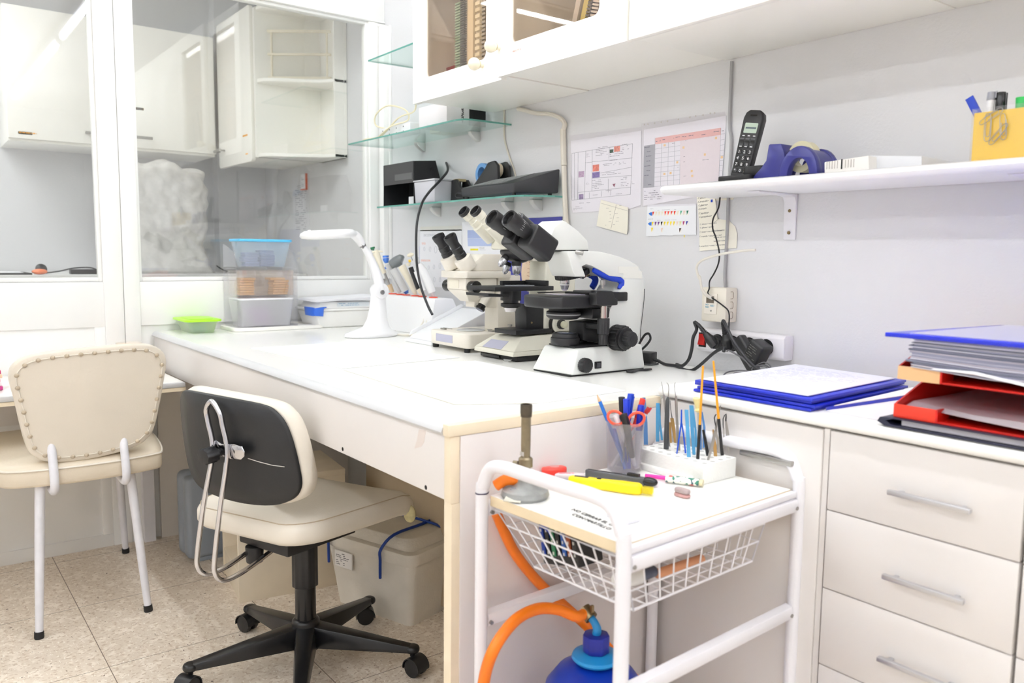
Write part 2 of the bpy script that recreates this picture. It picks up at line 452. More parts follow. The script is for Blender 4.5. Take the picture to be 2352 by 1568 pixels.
t = thing('end_shelf_unit', 'open white end unit with curved shelves beside the closed cabinet door', 'shelf unit', (-0.51,-0.17,1.55))
curve = [(-0.655,-0.33),(-0.62,-0.34),(-0.575,-0.325),(-0.53,-0.27),(-0.49,-0.19),(-0.45,-0.125),(-0.41,-0.085),(-0.372,-0.065)]
outl = curve + [(-0.372,-0.001),(-0.655,-0.001)]
b = MB(); b.box((-0.655,-0.345,1.55),(-0.638,-0.001,2.24)); b.build('side_panel', CABW, t, bevel=0.001)
b = MB(); b.box((-0.638,-0.016,1.55),(-0.372,-0.001,2.24)); b.box((-0.388,-0.065,1.55),(-0.372,-0.016,2.24)); b.build('back_panel', CABW, t, bevel=0.001)
for z in (1.55,1.895,2.225):
    b = MB(); b.prism([(x+0.001*(z > 2), y) for x, y in outl], 'z', z, z+0.016); b.build('shelf', CABW, t, bevel=0.002)

t = thing('drying_rack', 'small ivory three tier rack standing on the curved shelf', 'rack', (-0.52,-0.12,1.911))
RACKM = mat('ivory_rack', (236,228,208),0.5)
def rackpt(u, v, z): return (-0.615 + u*0.20,-0.29 + u*0.24 + v*0.0, z)
for z, hh in ((1.912,0.02),(2.03,0.01),(2.135,0.012)):
    b = MB()
    p0 = Vector((-0.632,-0.285, z)); p1 = Vector((-0.445,-0.050, z)); nn = Vector((-0.06,0.05,0)).normalized()*0.05
    b.frustum([p0, p1, p1+nn*0.35, p0+nn*0.35],[v+Vector((0,0, hh)) for v in (p0, p1, p1+nn*0.35, p0+nn*0.35)])
    b.build('tier', RACKM, t, bevel=0.001)
for u in (0.06,0.94):
    b = MB(); p = p0.lerp(p1, u) + nn*0.17
    b.cyl((p.x, p.y, 1.93),(p.x, p.y, 2.135),0.005, n=10); b.build('post', RACKM, t)

b = MB(); b.box((-1.54,-2.6,0.955),(-0.85,-0.28,0.99)); b.box((-1.50,-2.6,0),(-0.9,-0.28,0.955)); b.box((-1.45,-0.28,0.955),(-0.85,-0.01,0.99)); b.box((-1.44,-0.28,0),(-0.9,-0.01,0.955))
tag(b.build('laboratory_bench', mat('bench_laminate', (226,226,226),0.3, var=0.01), bevel=0.003), 'white bench in the back room behind the glass', 'bench')

# draped equipment
def drape():
    bm = bmesh.new()
    bmesh.ops.create_cube(bm, size=1.0)
    bmesh.ops.subdivide_edges(bm, edges=bm.edges, cuts=30, use_grid_fill=True)
    me = bpy.data.meshes.new('dust_cover')
    from mathutils import noise
    for v in bm.verts:
        x, y, z = v.co
        zz = z + 0.5
        # rounded box, narrower waist, flaring hem, sloping left shoulder
        r = 0.5; q = Vector((x, y, 0))
        ln = (abs(x)**5 + abs(y)**5) ** 0.2
        if ln > 1e-6: q = q * (max(abs(x), abs(y))/ln) * 1.0
        hem = 0.06*math.exp(-zz*9) * (1+0.5*math.sin(18*math.atan2(y, x)))
        tuck = -0.10*math.exp(-((zz-0.30)/0.16)**2) * (1 if y > 0 else 0.4)*abs(y)*2
        s = 1 + hem + tuck + 0.04*noise.noise(Vector((x*3, y*3, z*2))) - max(0, zz-0.8)*0.35
        X = q.x*0.30*s; Y = q.y*0.44*s
        Z = zz*0.545 - (0.05*(abs(y)*2)**3 + 0.03*(abs(x)*2)**3)*max(0, zz-0.6)/0.4
        Z += max(0, min(1,(zz-0.55)/0.4))*(0.012*math.sin(y*14+1) + 0.02*noise.noise(Vector((x*5, y*5,3))))
        Y += 0.02*noise.noise(Vector((0, y*4, z*6)))+0.012*noise.noise(Vector((3, y*11, z*14)))
        X += 0.012*noise.noise(Vector((7, y*12, z*12)))
        v.co = (X, Y, max(0.0, Z))
    for f in bm.faces: f.smooth = True
    bm.to_mesh(me); bm.free()
    return me
me = drape()
M = mat('nonwoven_cloth', (212,210,207),0.9, var=0.10, scale=22, bump=0.6, bscale=60)
me.materials.append(M)
o = bpy.data.objects.new('dust_cover', me); S.collection.objects.link(o); o.location = (-1.13,-0.675,0.99)
tag(o, 'pale grey cloth dust cover draped over a tall machine behind the glass', 'dust cover')

b = MB(); b.sphere((-0.9,-1.2381,1.0061),0.03, sc=(0.8,1.05,0.42)); o = b.build('computer_mouse', mat('orange_plastic', (238,132,88),0.4), label='orange rounded mouse lying on the back room bench', cat='mouse'); o.location.z = 0.9905
b = MB(); b.lathe([(0.0,0),(0.022,0.0),(0.024,0.008),(0.018,0.014),(0.0,0.018)],(-1.0,-1.22,1.0),(0.9,0.1,0.35)); o = b.build('black_disc', BLK, label='black round puck behind the orange mouse', cat='puck'); o.location.z = 0.9905
b = MB(); b.box((-1.15,-1.50,0.9905),(-0.87,-1.27,0.997)); b.build('document_wallet', BLKM, bevel=0.001, label='flat black document wallet beside the orange mouse', cat='document wallet')
b = MB(); b.box((-1.12,-1.48,0.9975),(-0.90,-1.30,0.9995)); b.build('loose_papers', PAPER, label='white papers lying on the black document wallet', cat='papers')
b = MB(); b.box((-0.98,-1.11,0.9905),(-0.93,-1.00,1.012)); b.build('power_brick', BLK, bevel=0.003, label='black power brick on the bench right of the orange mouse', cat='power adapter')
b = MB(); b.tube([(-0.93,-1.23,0.994),(-0.92,-1.16,1.004),(-0.92,-1.1,1.018),(-0.93,-1.03,1.02),(-0.92,-0.99,1.005),(-0.93,-0.95,1.003),(-0.94,-0.90,0.994)],0.003, sub=6)
b.build('back_room_cable', CORD, label='thin black cable looping over the power brick behind the glass', cat='cable')
b = MB(); b.tube([(-0.95,-0.45,1.03),(-0.95,-0.42,1.01),(-0.95,-0.38,0.994)],0.003, sub=6); b.build('short_cable', CORD, label='short dark cable beside the draped machine on the bench', cat='cable')

# notice on the back room side wall
t = thing('wall_notice', 'tall narrow printed notice on the wall behind the glass', 'notice', (-0.945,-0.002,1.2))
b = MB(); b.box((-1.05,-0.0015,1.20),(-0.83,0,1.50)); b.build('sheet', mat('notice_paper', (222,222,226),0.6), t)
b = MB(); scribble(b, (-1.01,-0.0015,1.22),(1,0,0),(0,0,1),0.15,0.24,22, size=0.5, seed=11); b.build('print', INKG, t)
t = thing('note_pad', 'small white pad with red edge hanging over the wall notice', 'note pad', (-0.89,-0.012,1.43))
b = MB(); b.box((-0.915,-0.010,1.435),(-0.852,-0.002,1.51)); b.build('pages', PAPER, t)
b = MB(); b.box((-0.852,-0.012,1.432),(-0.845,-0.002,1.512)); b.box((-0.915,-0.012,1.428),(-0.845,-0.002,1.434)); b.build('cover_edge', mat('red_card', (214,110,80),0.6), t)
b = MB(); scribble(b, (-0.905,-0.0101,1.445),(1,0,0),(0,0,1),0.04,0.05,6, seed=4); b.build('print', INKG, t)

# ================================================================ the desk and counters
DZ = 0.80
t = thing('desk', 'long white laminate desk with cream edged end and deep front rail', 'desk', (1.03,-0.5,0))
b = MB(); b.box((0.003,-0.975,0.779),(2.045,-0.003, DZ)); b.build('worktop', DESKTOP, t)
b = MB(); b.prism([(-0.975,0.7795),(-0.99,0.7795),(-0.994,0.785),(-0.991,0.793),(-0.984,0.7985),(-0.975,0.8002)], 'x', 0.006,2.043)
b.build('edge_trim', TRIMG, t, label='pale grey rounded edge trim', ang=50)
b = MB(); b.prism([(-0.992,0.802-0.0015),(-0.992,0.7795),(-0.45,0.7795),(-0.45,0.8005)], 'x', 2.0452,2.064); b.build('edge_strip', CREAM, t, bevel=0.0008, label='cream edge strip')
b = MB(); b.box((0.004,-0.985,0.66),(2.040,-0.968,0.7785)); ap = b.build('front_rail', DRAWERW, t, bevel=0.0008)
for p in ((1.6223,-0.9852,0.6698),(1.9758,-0.9852,0.6674)):
    b = MB(); b.cyl((p[0],-0.9853, p[2]),(p[0],-0.984, p[2]),0.0045, n=14); b.build('screw_hole', DARKHOLE, ap)
b = MB(); b.prism([(1.9508,-0.9853,0.7737),(1.9759,-0.9853,0.7757),(1.9697,-0.9853,0.7523),(1.9603,-0.9853,0.7422),(1.9346,-0.9853,0.733),(1.9443,-0.9853,0.7516)], 'y', -0.9855,-0.985); b.build('tape_residue', mat('tape_residue', (222,212,206),0.6), ap)
b = MB(); b.box((2.0405,-0.986,0.657),(2.062,-0.967,0.7785)); b.build('rail_end', CREAM, t, bevel=0.0008, label='cream edge block')
b = MB(); b.box((2.040,-0.966,0.0),(2.064,-0.453,0.7785)); b.build('end_panel', mat('end_panel_laminate', (228,222,220),0.4, var=0.015, scale=3), t, bevel=0.0005)
b = MB(); b.box((2.038,-0.984,0.0),(2.062,-0.9665,0.6565)); b.build('panel_edge', CREAM, t, label='cream panel edge')
b = MB(); b.box((0.7,-0.46,0.02),(1.62,-0.44,0.778)); b.build('modesty_panel', mat('tan_board', (196,178,150),0.6, var=0.03), t, label='tan board at the back under the desk')

b = MB(); b.box((0.0005,-0.984,0.0),(0.014,-0.2,0.655)); b.build('wall_board', mat('grey_board', (228,222,214),0.6, var=0.02), t)
# low side table against the partition
t = thing('side_table', 'low white table against the glass partition, behind the cream chair', 'table', (0.23,-1.8,0))
b = MB(); b.box((0.002,-2.9,0.652),(0.452,-1.002,0.667)); b.build('tabletop', DESKTOP, t)
b = MB(); b.box((0.452,-2.9,0.652),(0.470,-1.002,0.668)); b.build('edge_trim', TRIMG, t, bevel=0.003)
b = MB(); b.box((0.40,-2.9,0.639),(0.468,-1.002,0.6515)); b.build('underside_edge', CREAM, t)
b = MB(); b.box((0.0,-2.9,0.46),(0.40,-2.88,0.6515)); b.box((0.02,-2.88,0.5),(0.035,-1.2,0.6515)); b.build('support', DRAWERW, t)
for ly in (-1.03,-2.86):
    b = MB(); b.box((0.41, ly-0.02,0.0),(0.44, ly+0.02,0.639)) if ly < -2 else b.box((0.005, ly-0.02,0.0),(0.035, ly+0.02,0.639)); b.build('leg', WMET, t)

# counter on the right
CZ = 0.825
t = thing('worktop', 'white worktop running along the wall beside the desk', 'worktop', (3.1,-0.23,0.8))
b = MB(); b.prism([(-0.003, CZ),(-0.003,0.803),(-0.452,0.803),(-0.459,0.807),(-0.4605,0.815),(-0.456,0.822),(-0.446, CZ)], 'x', 2.0665,4.4)
b.build('surface', DESKTOP, t, ang=50)
t = thing('base_cabinet', 'white base cabinet with one tall door behind the trolley', 'base cabinet', (2.27,-0.22,0))
b = MB(); b.box((2.0665,-0.43,0.0),(2.462,-0.003,0.801)); b.build('body', DRAWERW, t)
b = MB(); b.box((2.0675,-0.452,0.03),(2.452,-0.4315,0.797)); d = b.build('door', DRAWERW, t, bevel=0.001)
b = MB(); b.box((2.453,-0.448,0.0),(2.4635,-0.4315,0.8)); b.build('side_edge', DRAWERW, t)
b = MB(); b.box((2.29,-0.472,0.722),(2.405,-0.462,0.732)); b.box((2.30,-0.464,0.723),(2.31,-0.452,0.731)); b.box((2.385,-0.464,0.723),(2.395,-0.452,0.731)); b.build('handle', STEEL, d, bevel=0.002)
def drawer_cabinet(x0, x1, label, h0, h1):
    t = thing('drawer_cabinet', label, 'drawer cabinet', ((x0+x1)/2,-0.22,0))
    b = MB(); b.box((x0,-0.43,0.0),(x1,-0.003,0.801)); b.build('body', mat('cabinet_gap_dark', (120,112,110),0.6), t)
    z = 0.7985
    for i in range(6):
        zt = 0.7985 - i*0.1437; zb = max(0.02, zt - 0.1437 + 0.0022)
        if zt < 0.05: break
        b = MB(); b.box((x0+0.002,-0.452, zb),(x1-0.0015,-0.4315, zt)); d = b.build('drawer', DRAWERW, t, bevel=0.0012)
        hz = zt - 0.0785
        b = MB(); b.box((h0,-0.474, hz-0.004),(h1,-0.464, hz+0.0045)); b.box((h0+0.012,-0.466, hz-0.003),(h0+0.02,-0.452, hz+0.003)); b.box((h1-0.02,-0.466, hz-0.003),(h1-0.012,-0.452, hz+0.003))
        b.build('handle', mat('satin_aluminium', (205,205,208),0.3,0.85), d, bevel=0.0015)
drawer_cabinet(2.4655,2.7815, 'white cabinet of wide drawers with slim silver handles nearest the trolley', 2.585,2.715)
drawer_cabinet(2.7835,3.10, 'white cabinet of drawers at the right edge of the photo', 2.90,3.03)

# under the desk
t = thing('low_shelf_unit', 'chipped cream open shelf unit standing on the floor under the desk', 'shelf unit', (0.778,-0.943,0), math.radians(-8))
OLD = mat('chipped_cream_board', (226,214,192),0.55, var=0.06, scale=10)
b = MB()
x0, x1, y0, y1, H = -0.285,0.0,0.0,0.345,0.375
b.T = None
b.box((x1-0.018, y0,0.0),(x1, y1, H)); b.build('side_panel', OLD, t, local=True, bevel=0.001)
b = MB(); b.box((x0, y0,0.0),(x0+0.018, y1, H)); b.build('side_panel', OLD, t, local=True, bevel=0.001)
b = MB(); b.box((x0, y0, H),(x1+0.002, y1, H+0.018)); b.build('top', OLD, t, local=True, bevel=0.001)
b = MB(); b.box((x0+0.018, y0+0.002,0.08),(x1-0.018, y1,0.096)); b.box((x0+0.018, y0+0.004,0.0),(x1-0.018, y0+0.02,0.08)); b.build('bottom_shelf', OLD, t, local=True, bevel=0.001)
b = MB(); b.box((x0+0.018, y1-0.012,0.096),(x1-0.018, y1, H)); b.build('back_panel', OLD, t, local=True)

t = thing('equipment_case', 'grey moulded plastic case standing upright under the desk', 'case', (0.34,-0.89,0))
GC = mat('grey_case_plastic', (146,154,164),0.45, var=0.03)
b = MB(); b.box((0.235,-0.985,0.012),(0.295,-0.80,0.32)); b.build('shell', GC, t, bevel=0.025, seg=4)
b = MB(); b.box((0.297,-0.98,0.014),(0.36,-0.805,0.31)); b.build('lid', GC, t, bevel=0.018, seg=4)
b = MB(); b.box((0.25,-0.95,0.0),(0.35,-0.83,0.016)); b.build('foot', GC, t, bevel=0.003)
b = MB(); b.tube([(0.297,-0.92,0.30),(0.297,-0.915,0.328),(0.297,-0.86,0.328),(0.297,-0.855,0.30)],0.007, sub=5); b.build('handle', BLK, t)

# polystyrene box
EPS = mat('grubby_polystyrene', (226,220,208),0.8, var=0.06, scale=12, bump=0.5, bscale=120)
t = thing('polystyrene_box', 'worn white polystyrene box with blue straps under the desk', 'box', (1.235,-0.59,0), math.radians(18))
b = MB()
def rr3(x0, y0, x1, y1, r, z): return [(x, y, z) for x, y in rrect(x0, y0, x1, y1, r)]
b.frustum(rr3(-0.31,0.0,0.0,0.24,0.02,0.0), rr3(-0.335,-0.025,0.025,0.265,0.03,0.195)); bx = b.build('body', EPS, t, local=True)
b = MB(); b.frustum(rr3(-0.345,-0.035,0.035,0.275,0.035,0.196), rr3(-0.35,-0.04,0.04,0.28,0.035,0.235)); b.frustum(rr3(-0.33,-0.02,0.02,0.26,0.03,0.2355), rr3(-0.31,0.0,0.0,0.24,0.045,0.265)); b.build('lid', EPS, t, local=True, bevel=0.003)
STRAP = mat('blue_strap', (20,62,150),0.5)
for sx in (-0.30,-0.08):
    b = MB(); b.tube([(sx-0.01,-0.034,0.14),(sx, -0.044,0.20),(sx+0.005,-0.046,0.236),(sx+0.02,-0.005,0.272),(sx+0.02,0.12,0.271),(sx+0.02,0.25,0.272),(sx+0.02,0.285,0.235),(sx+0.02,0.285,0.19)],0.0045, n=6, sub=4); b.build('strap', STRAP, t, local=True)
b = MB(); b.tube([(-0.354,0.13,0.235),(-0.30,0.135,0.272),(-0.02,0.14,0.272),(0.044,0.14,0.235)],0.004, n=6, sub=4); b.build('strap', STRAP, t, local=True)
b = MB(); b.box((-0.285,-0.032,0.135),(-0.21,-0.028,0.185)); lb = b.build('label', mat('box_label', (236,232,226),0.6), t, local=True)
b = MB(); scribble(b, (-0.28,-0.0323,0.14),(1,0,0),(0,0,1),0.062,0.04,7, seed=5); b.build('print', INK, lb, local=True)

# ================================================================ upper cabinets
def book(name, label, x, w, h, z0, lean, col, y0, y1, ring=None, group=None, txt=None, stripes=None):
    t = thing(name, label, 'book', (x, (y0+y1)/2, z0), group=group)
    M = Matrix.Translation((x, 0, z0)) @ Matrix.Rotation(lean, 4, 'Y')
    b = MB(); b.T = M; b.box((0, y0,0),(w, y1, h)); b.build('pages', mat('book_pages_%d_%d_%d' % col, col, 0.6, var=0.04, scale=30), t)
    if ring:
        b = MB(); b.T = M
        n = int(h/ring[1])
        for i in range(min(n, 60)):
            z = 0.008 + i*ring[1]
            b.obox((w*0.5, y0-0.004, z),(w*1.02,0.011, ring[1]*0.55))
        b.build('spiral_binding', mat('binding_%d_%d_%d' % ring[0], ring[0],0.4), t)['kind'] = 'stuff'
    else:
        b = MB(); b.T = M; b.box((0.0005, y0-0.0035,0),(w-0.0005, y0-0.0003, h)); b.build('spine', mat('spine_%d_%d_%d' % tuple(min(255, c+8) for c in col), tuple(min(255, c+8) for c in col),0.5, var=0.04, scale=30), t)
    if txt:
        R3 = M.to_3x3()
        text(txt, w*0.75, M @ Vector((w*0.85, y0-0.0042, h*0.04)), R3 @ Vector((0,0,1)), R3 @ Vector((-1,0,0)), INK, t, name='spine_title')
    return t

def glass_unit(x0, x1, yf, label, ox0, ox1, oz, knobx, knobz, z0=1.605, rad=0.02):
    t = thing('wall_cabinet', label, 'wall cabinet', ((x0+x1)/2, yf/2, z0))
    IN = mat('cabinet_inside', (205,196,184),0.5, var=0.02)
    b = MB(); b.box((x0, yf+0.02, z0+0.004),(x1,-0.001, z0+0.022)); b.build('bottom_board', CABW, t)
    b = MB(); b.box((x0, yf+0.02,2.3),(x1,-0.001,2.32)); b.build('top_board', CABW, t)
    for xx in (x0, x1-0.018):
        b = MB(); b.box((xx, yf+0.02, z0+0.022),(xx+0.018,-0.001,2.3)); b.build('side_board', CABW, t)
    b = MB(); b.box((x0+0.018,-0.012, z0+0.022),(x1-0.018,-0.001,2.3)); b.build('back_board', IN, t)
    b = MB(); b.box((x0+0.018, yf+0.03,1.98),(x1-0.018,-0.012,1.995)); b.build('inner_shelf', IN, t)
    # door frame with a rounded opening
    b = MB()
    out = [(x0+0.002, z0-0.006),(x1-0.002, z0-0.006),(x1-0.002,2.318),(x0+0.002,2.318)]
    inn = rrect(ox0, oz, ox1,2.24, rad, 5)
    # frame as four strips plus rounded corner fillets
    b.box((x0+0.002, yf-0.001, z0-0.006),(x1-0.002, yf+0.018, oz)); b.box((x0+0.002, yf-0.001,2.24),(x1-0.002, yf+0.018,2.318))
    b.box((x0+0.002, yf-0.001, oz),(ox0, yf+0.018,2.24)); b.box((ox1, yf-0.001, oz),(x1-0.002, yf+0.018,2.24))
    for cx, sx in ((ox0,1),(ox1,-1)):
        pts = [(cx, oz)] + [(cx+sx*(rad-math.sin(a)*rad), oz+(rad-math.cos(a)*rad)) for a in [PI/2*i/6 for i in range(7)]][::-1]
        b.prism([(p[0], p[1]) for p in pts], 'y', yf-0.001, yf+0.018)
    d = b.build('door_frame', CABW, t)
    b = MB(); b.box((ox0-0.006, yf+0.012, oz-0.006),(ox1+0.006, yf+0.0145,2.246)); b.build('glass_pane', SMOKE, d)
    b = MB(); b.lathe([(0.008,0.0),(0.007,0.010),(0.012,0.014)],(knobx, yf-0.001, knobz),(0,-1,0), n=20); b.sphere((knobx, yf-0.031, knobz),0.0185, n=20)
    b.build('knob', mat('ivory_knob', (240,232,208),0.25), d)
    return t
glass_unit(0.815,1.318,-0.335, 'cream wall cabinet with glass door showing an upright row of books', 0.887,1.238,1.672,1.222,1.655)
u2 = glass_unit(1.322,1.838,-0.355, 'cream wall cabinet with glass door showing leaning spiral books', 1.378,1.742,1.684,1.332,1.682, z0=1.608)
text('BIBLIOTECA', 0.007,(1.395,-0.3563,1.657),(1,0,0),(0,0,1), mat('faded_print', (190,150,140),0.6), u2, name='faded_label')
def solid_unit(x0, x1, label):
    t = thing('wall_cabinet', label, 'wall cabinet', ((x0+x1)/2,-0.17,1.605))
    b = MB(); b.box((x0,-0.335,1.609),(x1,-0.001,2.32)); b.build('body', CABW, t, bevel=0.001)
    b = MB(); b.box((x0+0.0015,-0.356,1.602),(x1-0.0015,-0.337,2.318)); b.build('door', CABW, t, bevel=0.002)
solid_unit(1.842,2.42, 'cream wall cabinet with solid door to the right of the glass doors')
solid_unit(2.424,3.02, 'cream wall cabinet with solid door at the top right of the photo')

Bx = 'bound books standing upright behind the left glass door'
z0 = 1.630
book('spiral_book', 'book with pale green plastic comb at the left of the upright row', 0.985,0.030,0.27, z0,0,(214,204,186),-0.27,-0.06, ring=((150,176,150),0.0085))
book('spiral_book', 'book with fine black wire binding next to the green combed book', 1.022,0.022,0.285, z0,0,(208,200,184),-0.275,-0.06, ring=((70,66,64),0.007))
book('bound_book', 'thick buff book between the wire bound and the wide cream combed books', 1.047,0.032,0.29, z0,0,(222,206,172),-0.27,-0.06)
book('bound_book', 'grey brown book beside the thick buff one', 1.082,0.020,0.29, z0,0,(190,180,160),-0.26,-0.06)
book('spiral_book', 'book with wide cream plastic comb in the upright row', 1.106,0.024,0.28, z0,0,(206,196,170),-0.275,-0.06, ring=((236,226,196),0.019))
book('spiral_book', 'thin book with grey ring binding beside the cream comb', 1.134,0.018,0.285, z0,0,(204,198,188),-0.27,-0.06, ring=((190,186,182),0.012))
book('bound_book', 'cream book with handwriting on its spine in the upright row', 1.156,0.020,0.285, z0,0,(232,218,184),-0.275,-0.06, txt='de Varices')
book('bound_book', 'yellowed book at the right end of the upright row', 1.179,0.018,0.29, z0,0,(228,206,150),-0.27,-0.06)
book('bound_book', 'pale grey book hard against the door frame in the upright row', 1.20,0.030,0.29, z0,0,(200,192,176),-0.27,-0.06)
b = MB(); b.box((0.868,-0.25,1.629),(0.975,-0.10,1.70)); b.build('archive_box', mat('grey_box_card', (150,146,138),0.7), label='grey box lying left of the upright books', cat='box')
b = MB(); b.box((0.872,-0.24,1.7005),(0.972,-0.11,1.722)); b.build('red_booklet', mat('dark_red_card', (150,30,40),0.5), label='dark red booklet lying on the grey box in the cabinet', cat='booklet', bevel=0.001)
ln = math.radians(17)
book('spiral_book', 'leaning clear covered book with large print title on its spine', 1.545,0.020,0.285, z0+0.004, ln, (196,190,184),-0.29,-0.08, txt='infecciosis')
book('bound_book', 'leaning book with yellow mottled spine', 1.572,0.020,0.285, z0+0.004, ln, (204,190,110),-0.285,-0.08)
book('spiral_book', 'leaning book with thin wire binding', 1.598,0.016,0.285, z0+0.004, ln, (176,168,176),-0.285,-0.08, ring=((96,90,92),0.008))
book('spiral_book', 'leaning maroon book with white comb binding', 1.618,0.024,0.285, z0+0.004, ln, (104,50,48),-0.285,-0.08, ring=((222,214,208),0.0085))
book('bound_book', 'leaning slate grey book beside the maroon one', 1.646,0.016,0.285, z0+0.004, ln, (96,104,112),-0.285,-0.08)
book('bound_book', 'leaning purple book next to the slate grey one', 1.665,0.016,0.285, z0+0.004, ln, (106,76,116),-0.285,-0.08)
book('bound_book', 'leaning cream book between the purple and navy books', 1.684,0.020,0.285, z0+0.004, ln, (206,188,150),-0.285,-0.08)
book('bound_book', 'leaning navy book next to the cream one', 1.707,0.018,0.285, z0+0.004, ln, (70,82,100),-0.285,-0.08)
book('bound_book', 'leaning grey book with a printed spine nearest the right frame', 1.728,0.018,0.285, z0+0.004, ln, (128,124,122),-0.285,-0.08)

# ================================================================ glass shelves on the wall
def glass_shelf(z, pts, label, th=0.006):
    t = thing('glass_shelf', label, 'shelf', (sum(p[0] for p in pts)/len(pts),-0.08, z-th))
    n = len(pts)
    b = MB(); b.prism(pts, 'z', z-th, z); b.build('pane', GLASSG, t)
    b = MB()
    cx = sum(p[0] for p in pts)/n; cy = sum(p[1] for p in pts)/n
    # ground green edge as a thin band round the pane
    for i in range(n-1):
        p, q = Vector((*pts[i],0)), Vector((*pts[i+1],0)); d = (q-p).normalized(); nn = Vector((d.y, -d.x, 0))
        if nn.dot(p - Vector((cx, cy, 0))) < 0: nn = -nn
        b.frustum([(p.x, p.y, z-th),(q.x, q.y, z-th),(q.x+nn.x*0.0008, q.y+nn.y*0.0008, z-th),(p.x+nn.x*0.0008, p.y+nn.y*0.0008, z-th)],
                  [(p.x, p.y, z),(q.x, q.y, z),(q.x+nn.x*0.0008, q.y+nn.y*0.0008, z),(p.x+nn.x*0.0008, p.y+nn.y*0.0008, z)])
    b.build('ground_edge', GLASSE, t)
    return t
def bracket(t, x, z, M=None):
    b = MB()
    b.prism([(y, z+h) for y, h in [(0,0.022),(-0.015,0.022),(-0.033,0.014),(-0.043,0.0005),(0,0.0005)]], 'x', x-0.011, x+0.011)
    b.build('bracket', M or mat('satin_grey_bracket', (218,218,216),0.35,0.0), t, bevel=0.003)
    b = MB(); b.prism([(y, z+h) for y, h in [(0,-0.0065),(-0.044,-0.0065),(-0.040,-0.018),(-0.022,-0.034),(-0.006,-0.042),(0,-0.043)]], 'x', x-0.012, x+0.012)
    b.build('bracket', M or mat('satin_grey_bracket', (218,218,216),0.35,0.0), t, bevel=0.003)
s1 = glass_shelf(1.292,[(0.22,-0.001),(0.205,-0.150),(1.14,-0.150),(1.175,-0.138),(1.222,-0.05),(1.224,-0.001)], 'lowest clear glass shelf holding the black lamp and black device')
bracket(s1,0.93,1.292); bracket(s1,1.09,1.292); bracket(s1,0.45,1.292)
s2 = glass_shelf(1.557,[(0.075,-0.001),(0.052,-0.202),(0.875,-0.202),(0.905,-0.19),(0.918,-0.165),(0.921,-0.001)], 'middle clear glass shelf under the cream wall cabinet')
bracket(s2,0.33,1.557); bracket(s2,0.72,1.557)
s3 = glass_shelf(1.85,[(0.31,-0.001),(0.295,-0.232),(0.81,-0.232),(0.81,-0.001)], 'highest clear glass shelf ending at the side of the wall cabinet')
bracket(s3,0.74,1.85); bracket(s3,0.45,1.85)

# things on the middle shelf
t = thing('power_strip', 'white multi socket power strip lying on the middle glass shelf', 'power strip', (0.37,-0.13,1.5575))
b = MB(); b.box((0.3696,-0.2457,1.5575),(0.5311,-0.2485,1.5575), mi=0) if False else b.box((0.25,-0.165,1.5575),(0.50,-0.115,1.598)); bd = b.build('body', mat('pale_grey_plastic', (226,228,230),0.4), t, bevel=0.006)
for i in range(4):
    for k in (-1,1):
        b = MB(); b.cyl((0.285+i*0.055,-0.1652,1.577+k*0.009),(0.285+i*0.055,-0.1635,1.577+k*0.009),0.003, n=10); b.build('contact_hole', DARKHOLE, bd)
b = MB(); b.tube([(0.27,-0.13,1.60),(0.20,-0.15,1.62),(0.22,-0.16,1.66),(0.30,-0.15,1.685),(0.42,-0.14,1.655),(0.46,-0.15,1.61),(0.40,-0.19,1.59),(0.30,-0.19,1.562),(0.22,-0.17,1.5615),(0.16,-0.185,1.5615),(0.20,-0.195,1.5615),(0.30,-0.18,1.565),(0.42,-0.17,1.62),(0.50,-0.15,1.635),(0.52,-0.15,1.66)],0.0032, n=6, sub=6)
b.build('strip_cable', mat('ivory_cord', (228,220,190),0.5), label='ivory cable coiled over the white power strip', cat='cable')
t = thing('card_box', 'small beige box behind the white carton on the middle shelf', 'box', (0.56,-0.06,1.5575))
b = MB(); b.box((0.52,-0.09,1.5575),(0.60,-0.02,1.64)); b.build('carton', mat('beige_card', (232,220,196),0.7), t)
b = MB(); b.box((0.518,-0.092,1.625),(0.602,-0.018,1.642)); b.build('lid', mat('beige_card_light', (238,228,206),0.7), t)
t = thing('carton', 'white carton with black end panel and ink sketch on the middle shelf', 'box', (0.73,-0.1,1.5575))
b = MB(); b.box((0.60,-0.185,1.5575),(0.79,-0.02,1.632)); b.build('box', mat('white_carton', (236,234,236),0.6), t, bevel=0.001)
b = MB(); b.box((0.790,-0.09,1.5577),(0.792,-0.02,1.6318)); b.build('end_panel', BLKM, t)
b = MB()
for k, (a, c) in enumerate((((0,0),(6,14)),((2,3),(-4,10)),((6,14),(1,24)),((-5,16),(8,20)),((1,24),(6,36)),((-3,30),(7,27)),((3,34),(-4,44)),((-5,44),(7,40)),((4,40),(3,54)),((-3,52),(6,58)),((8,10),(10,14)),((-6,20),(-3,26)))):
    y = -0.12; b.tube([(0.7905, y+0.0008*a[0],1.563+0.0011*a[1]),(0.7905, y+0.0008*c[0],1.563+0.0011*c[1])],0.0011, n=5)
b.build('ink_sketch', INK, t)

# ---- things on the lowest glass shelf
SZ = 1.2925
t = thing('desk_lamp_box', 'black open fronted metal hood standing on the lowest glass shelf', 'lamp hood', (0.40,-0.1, SZ))
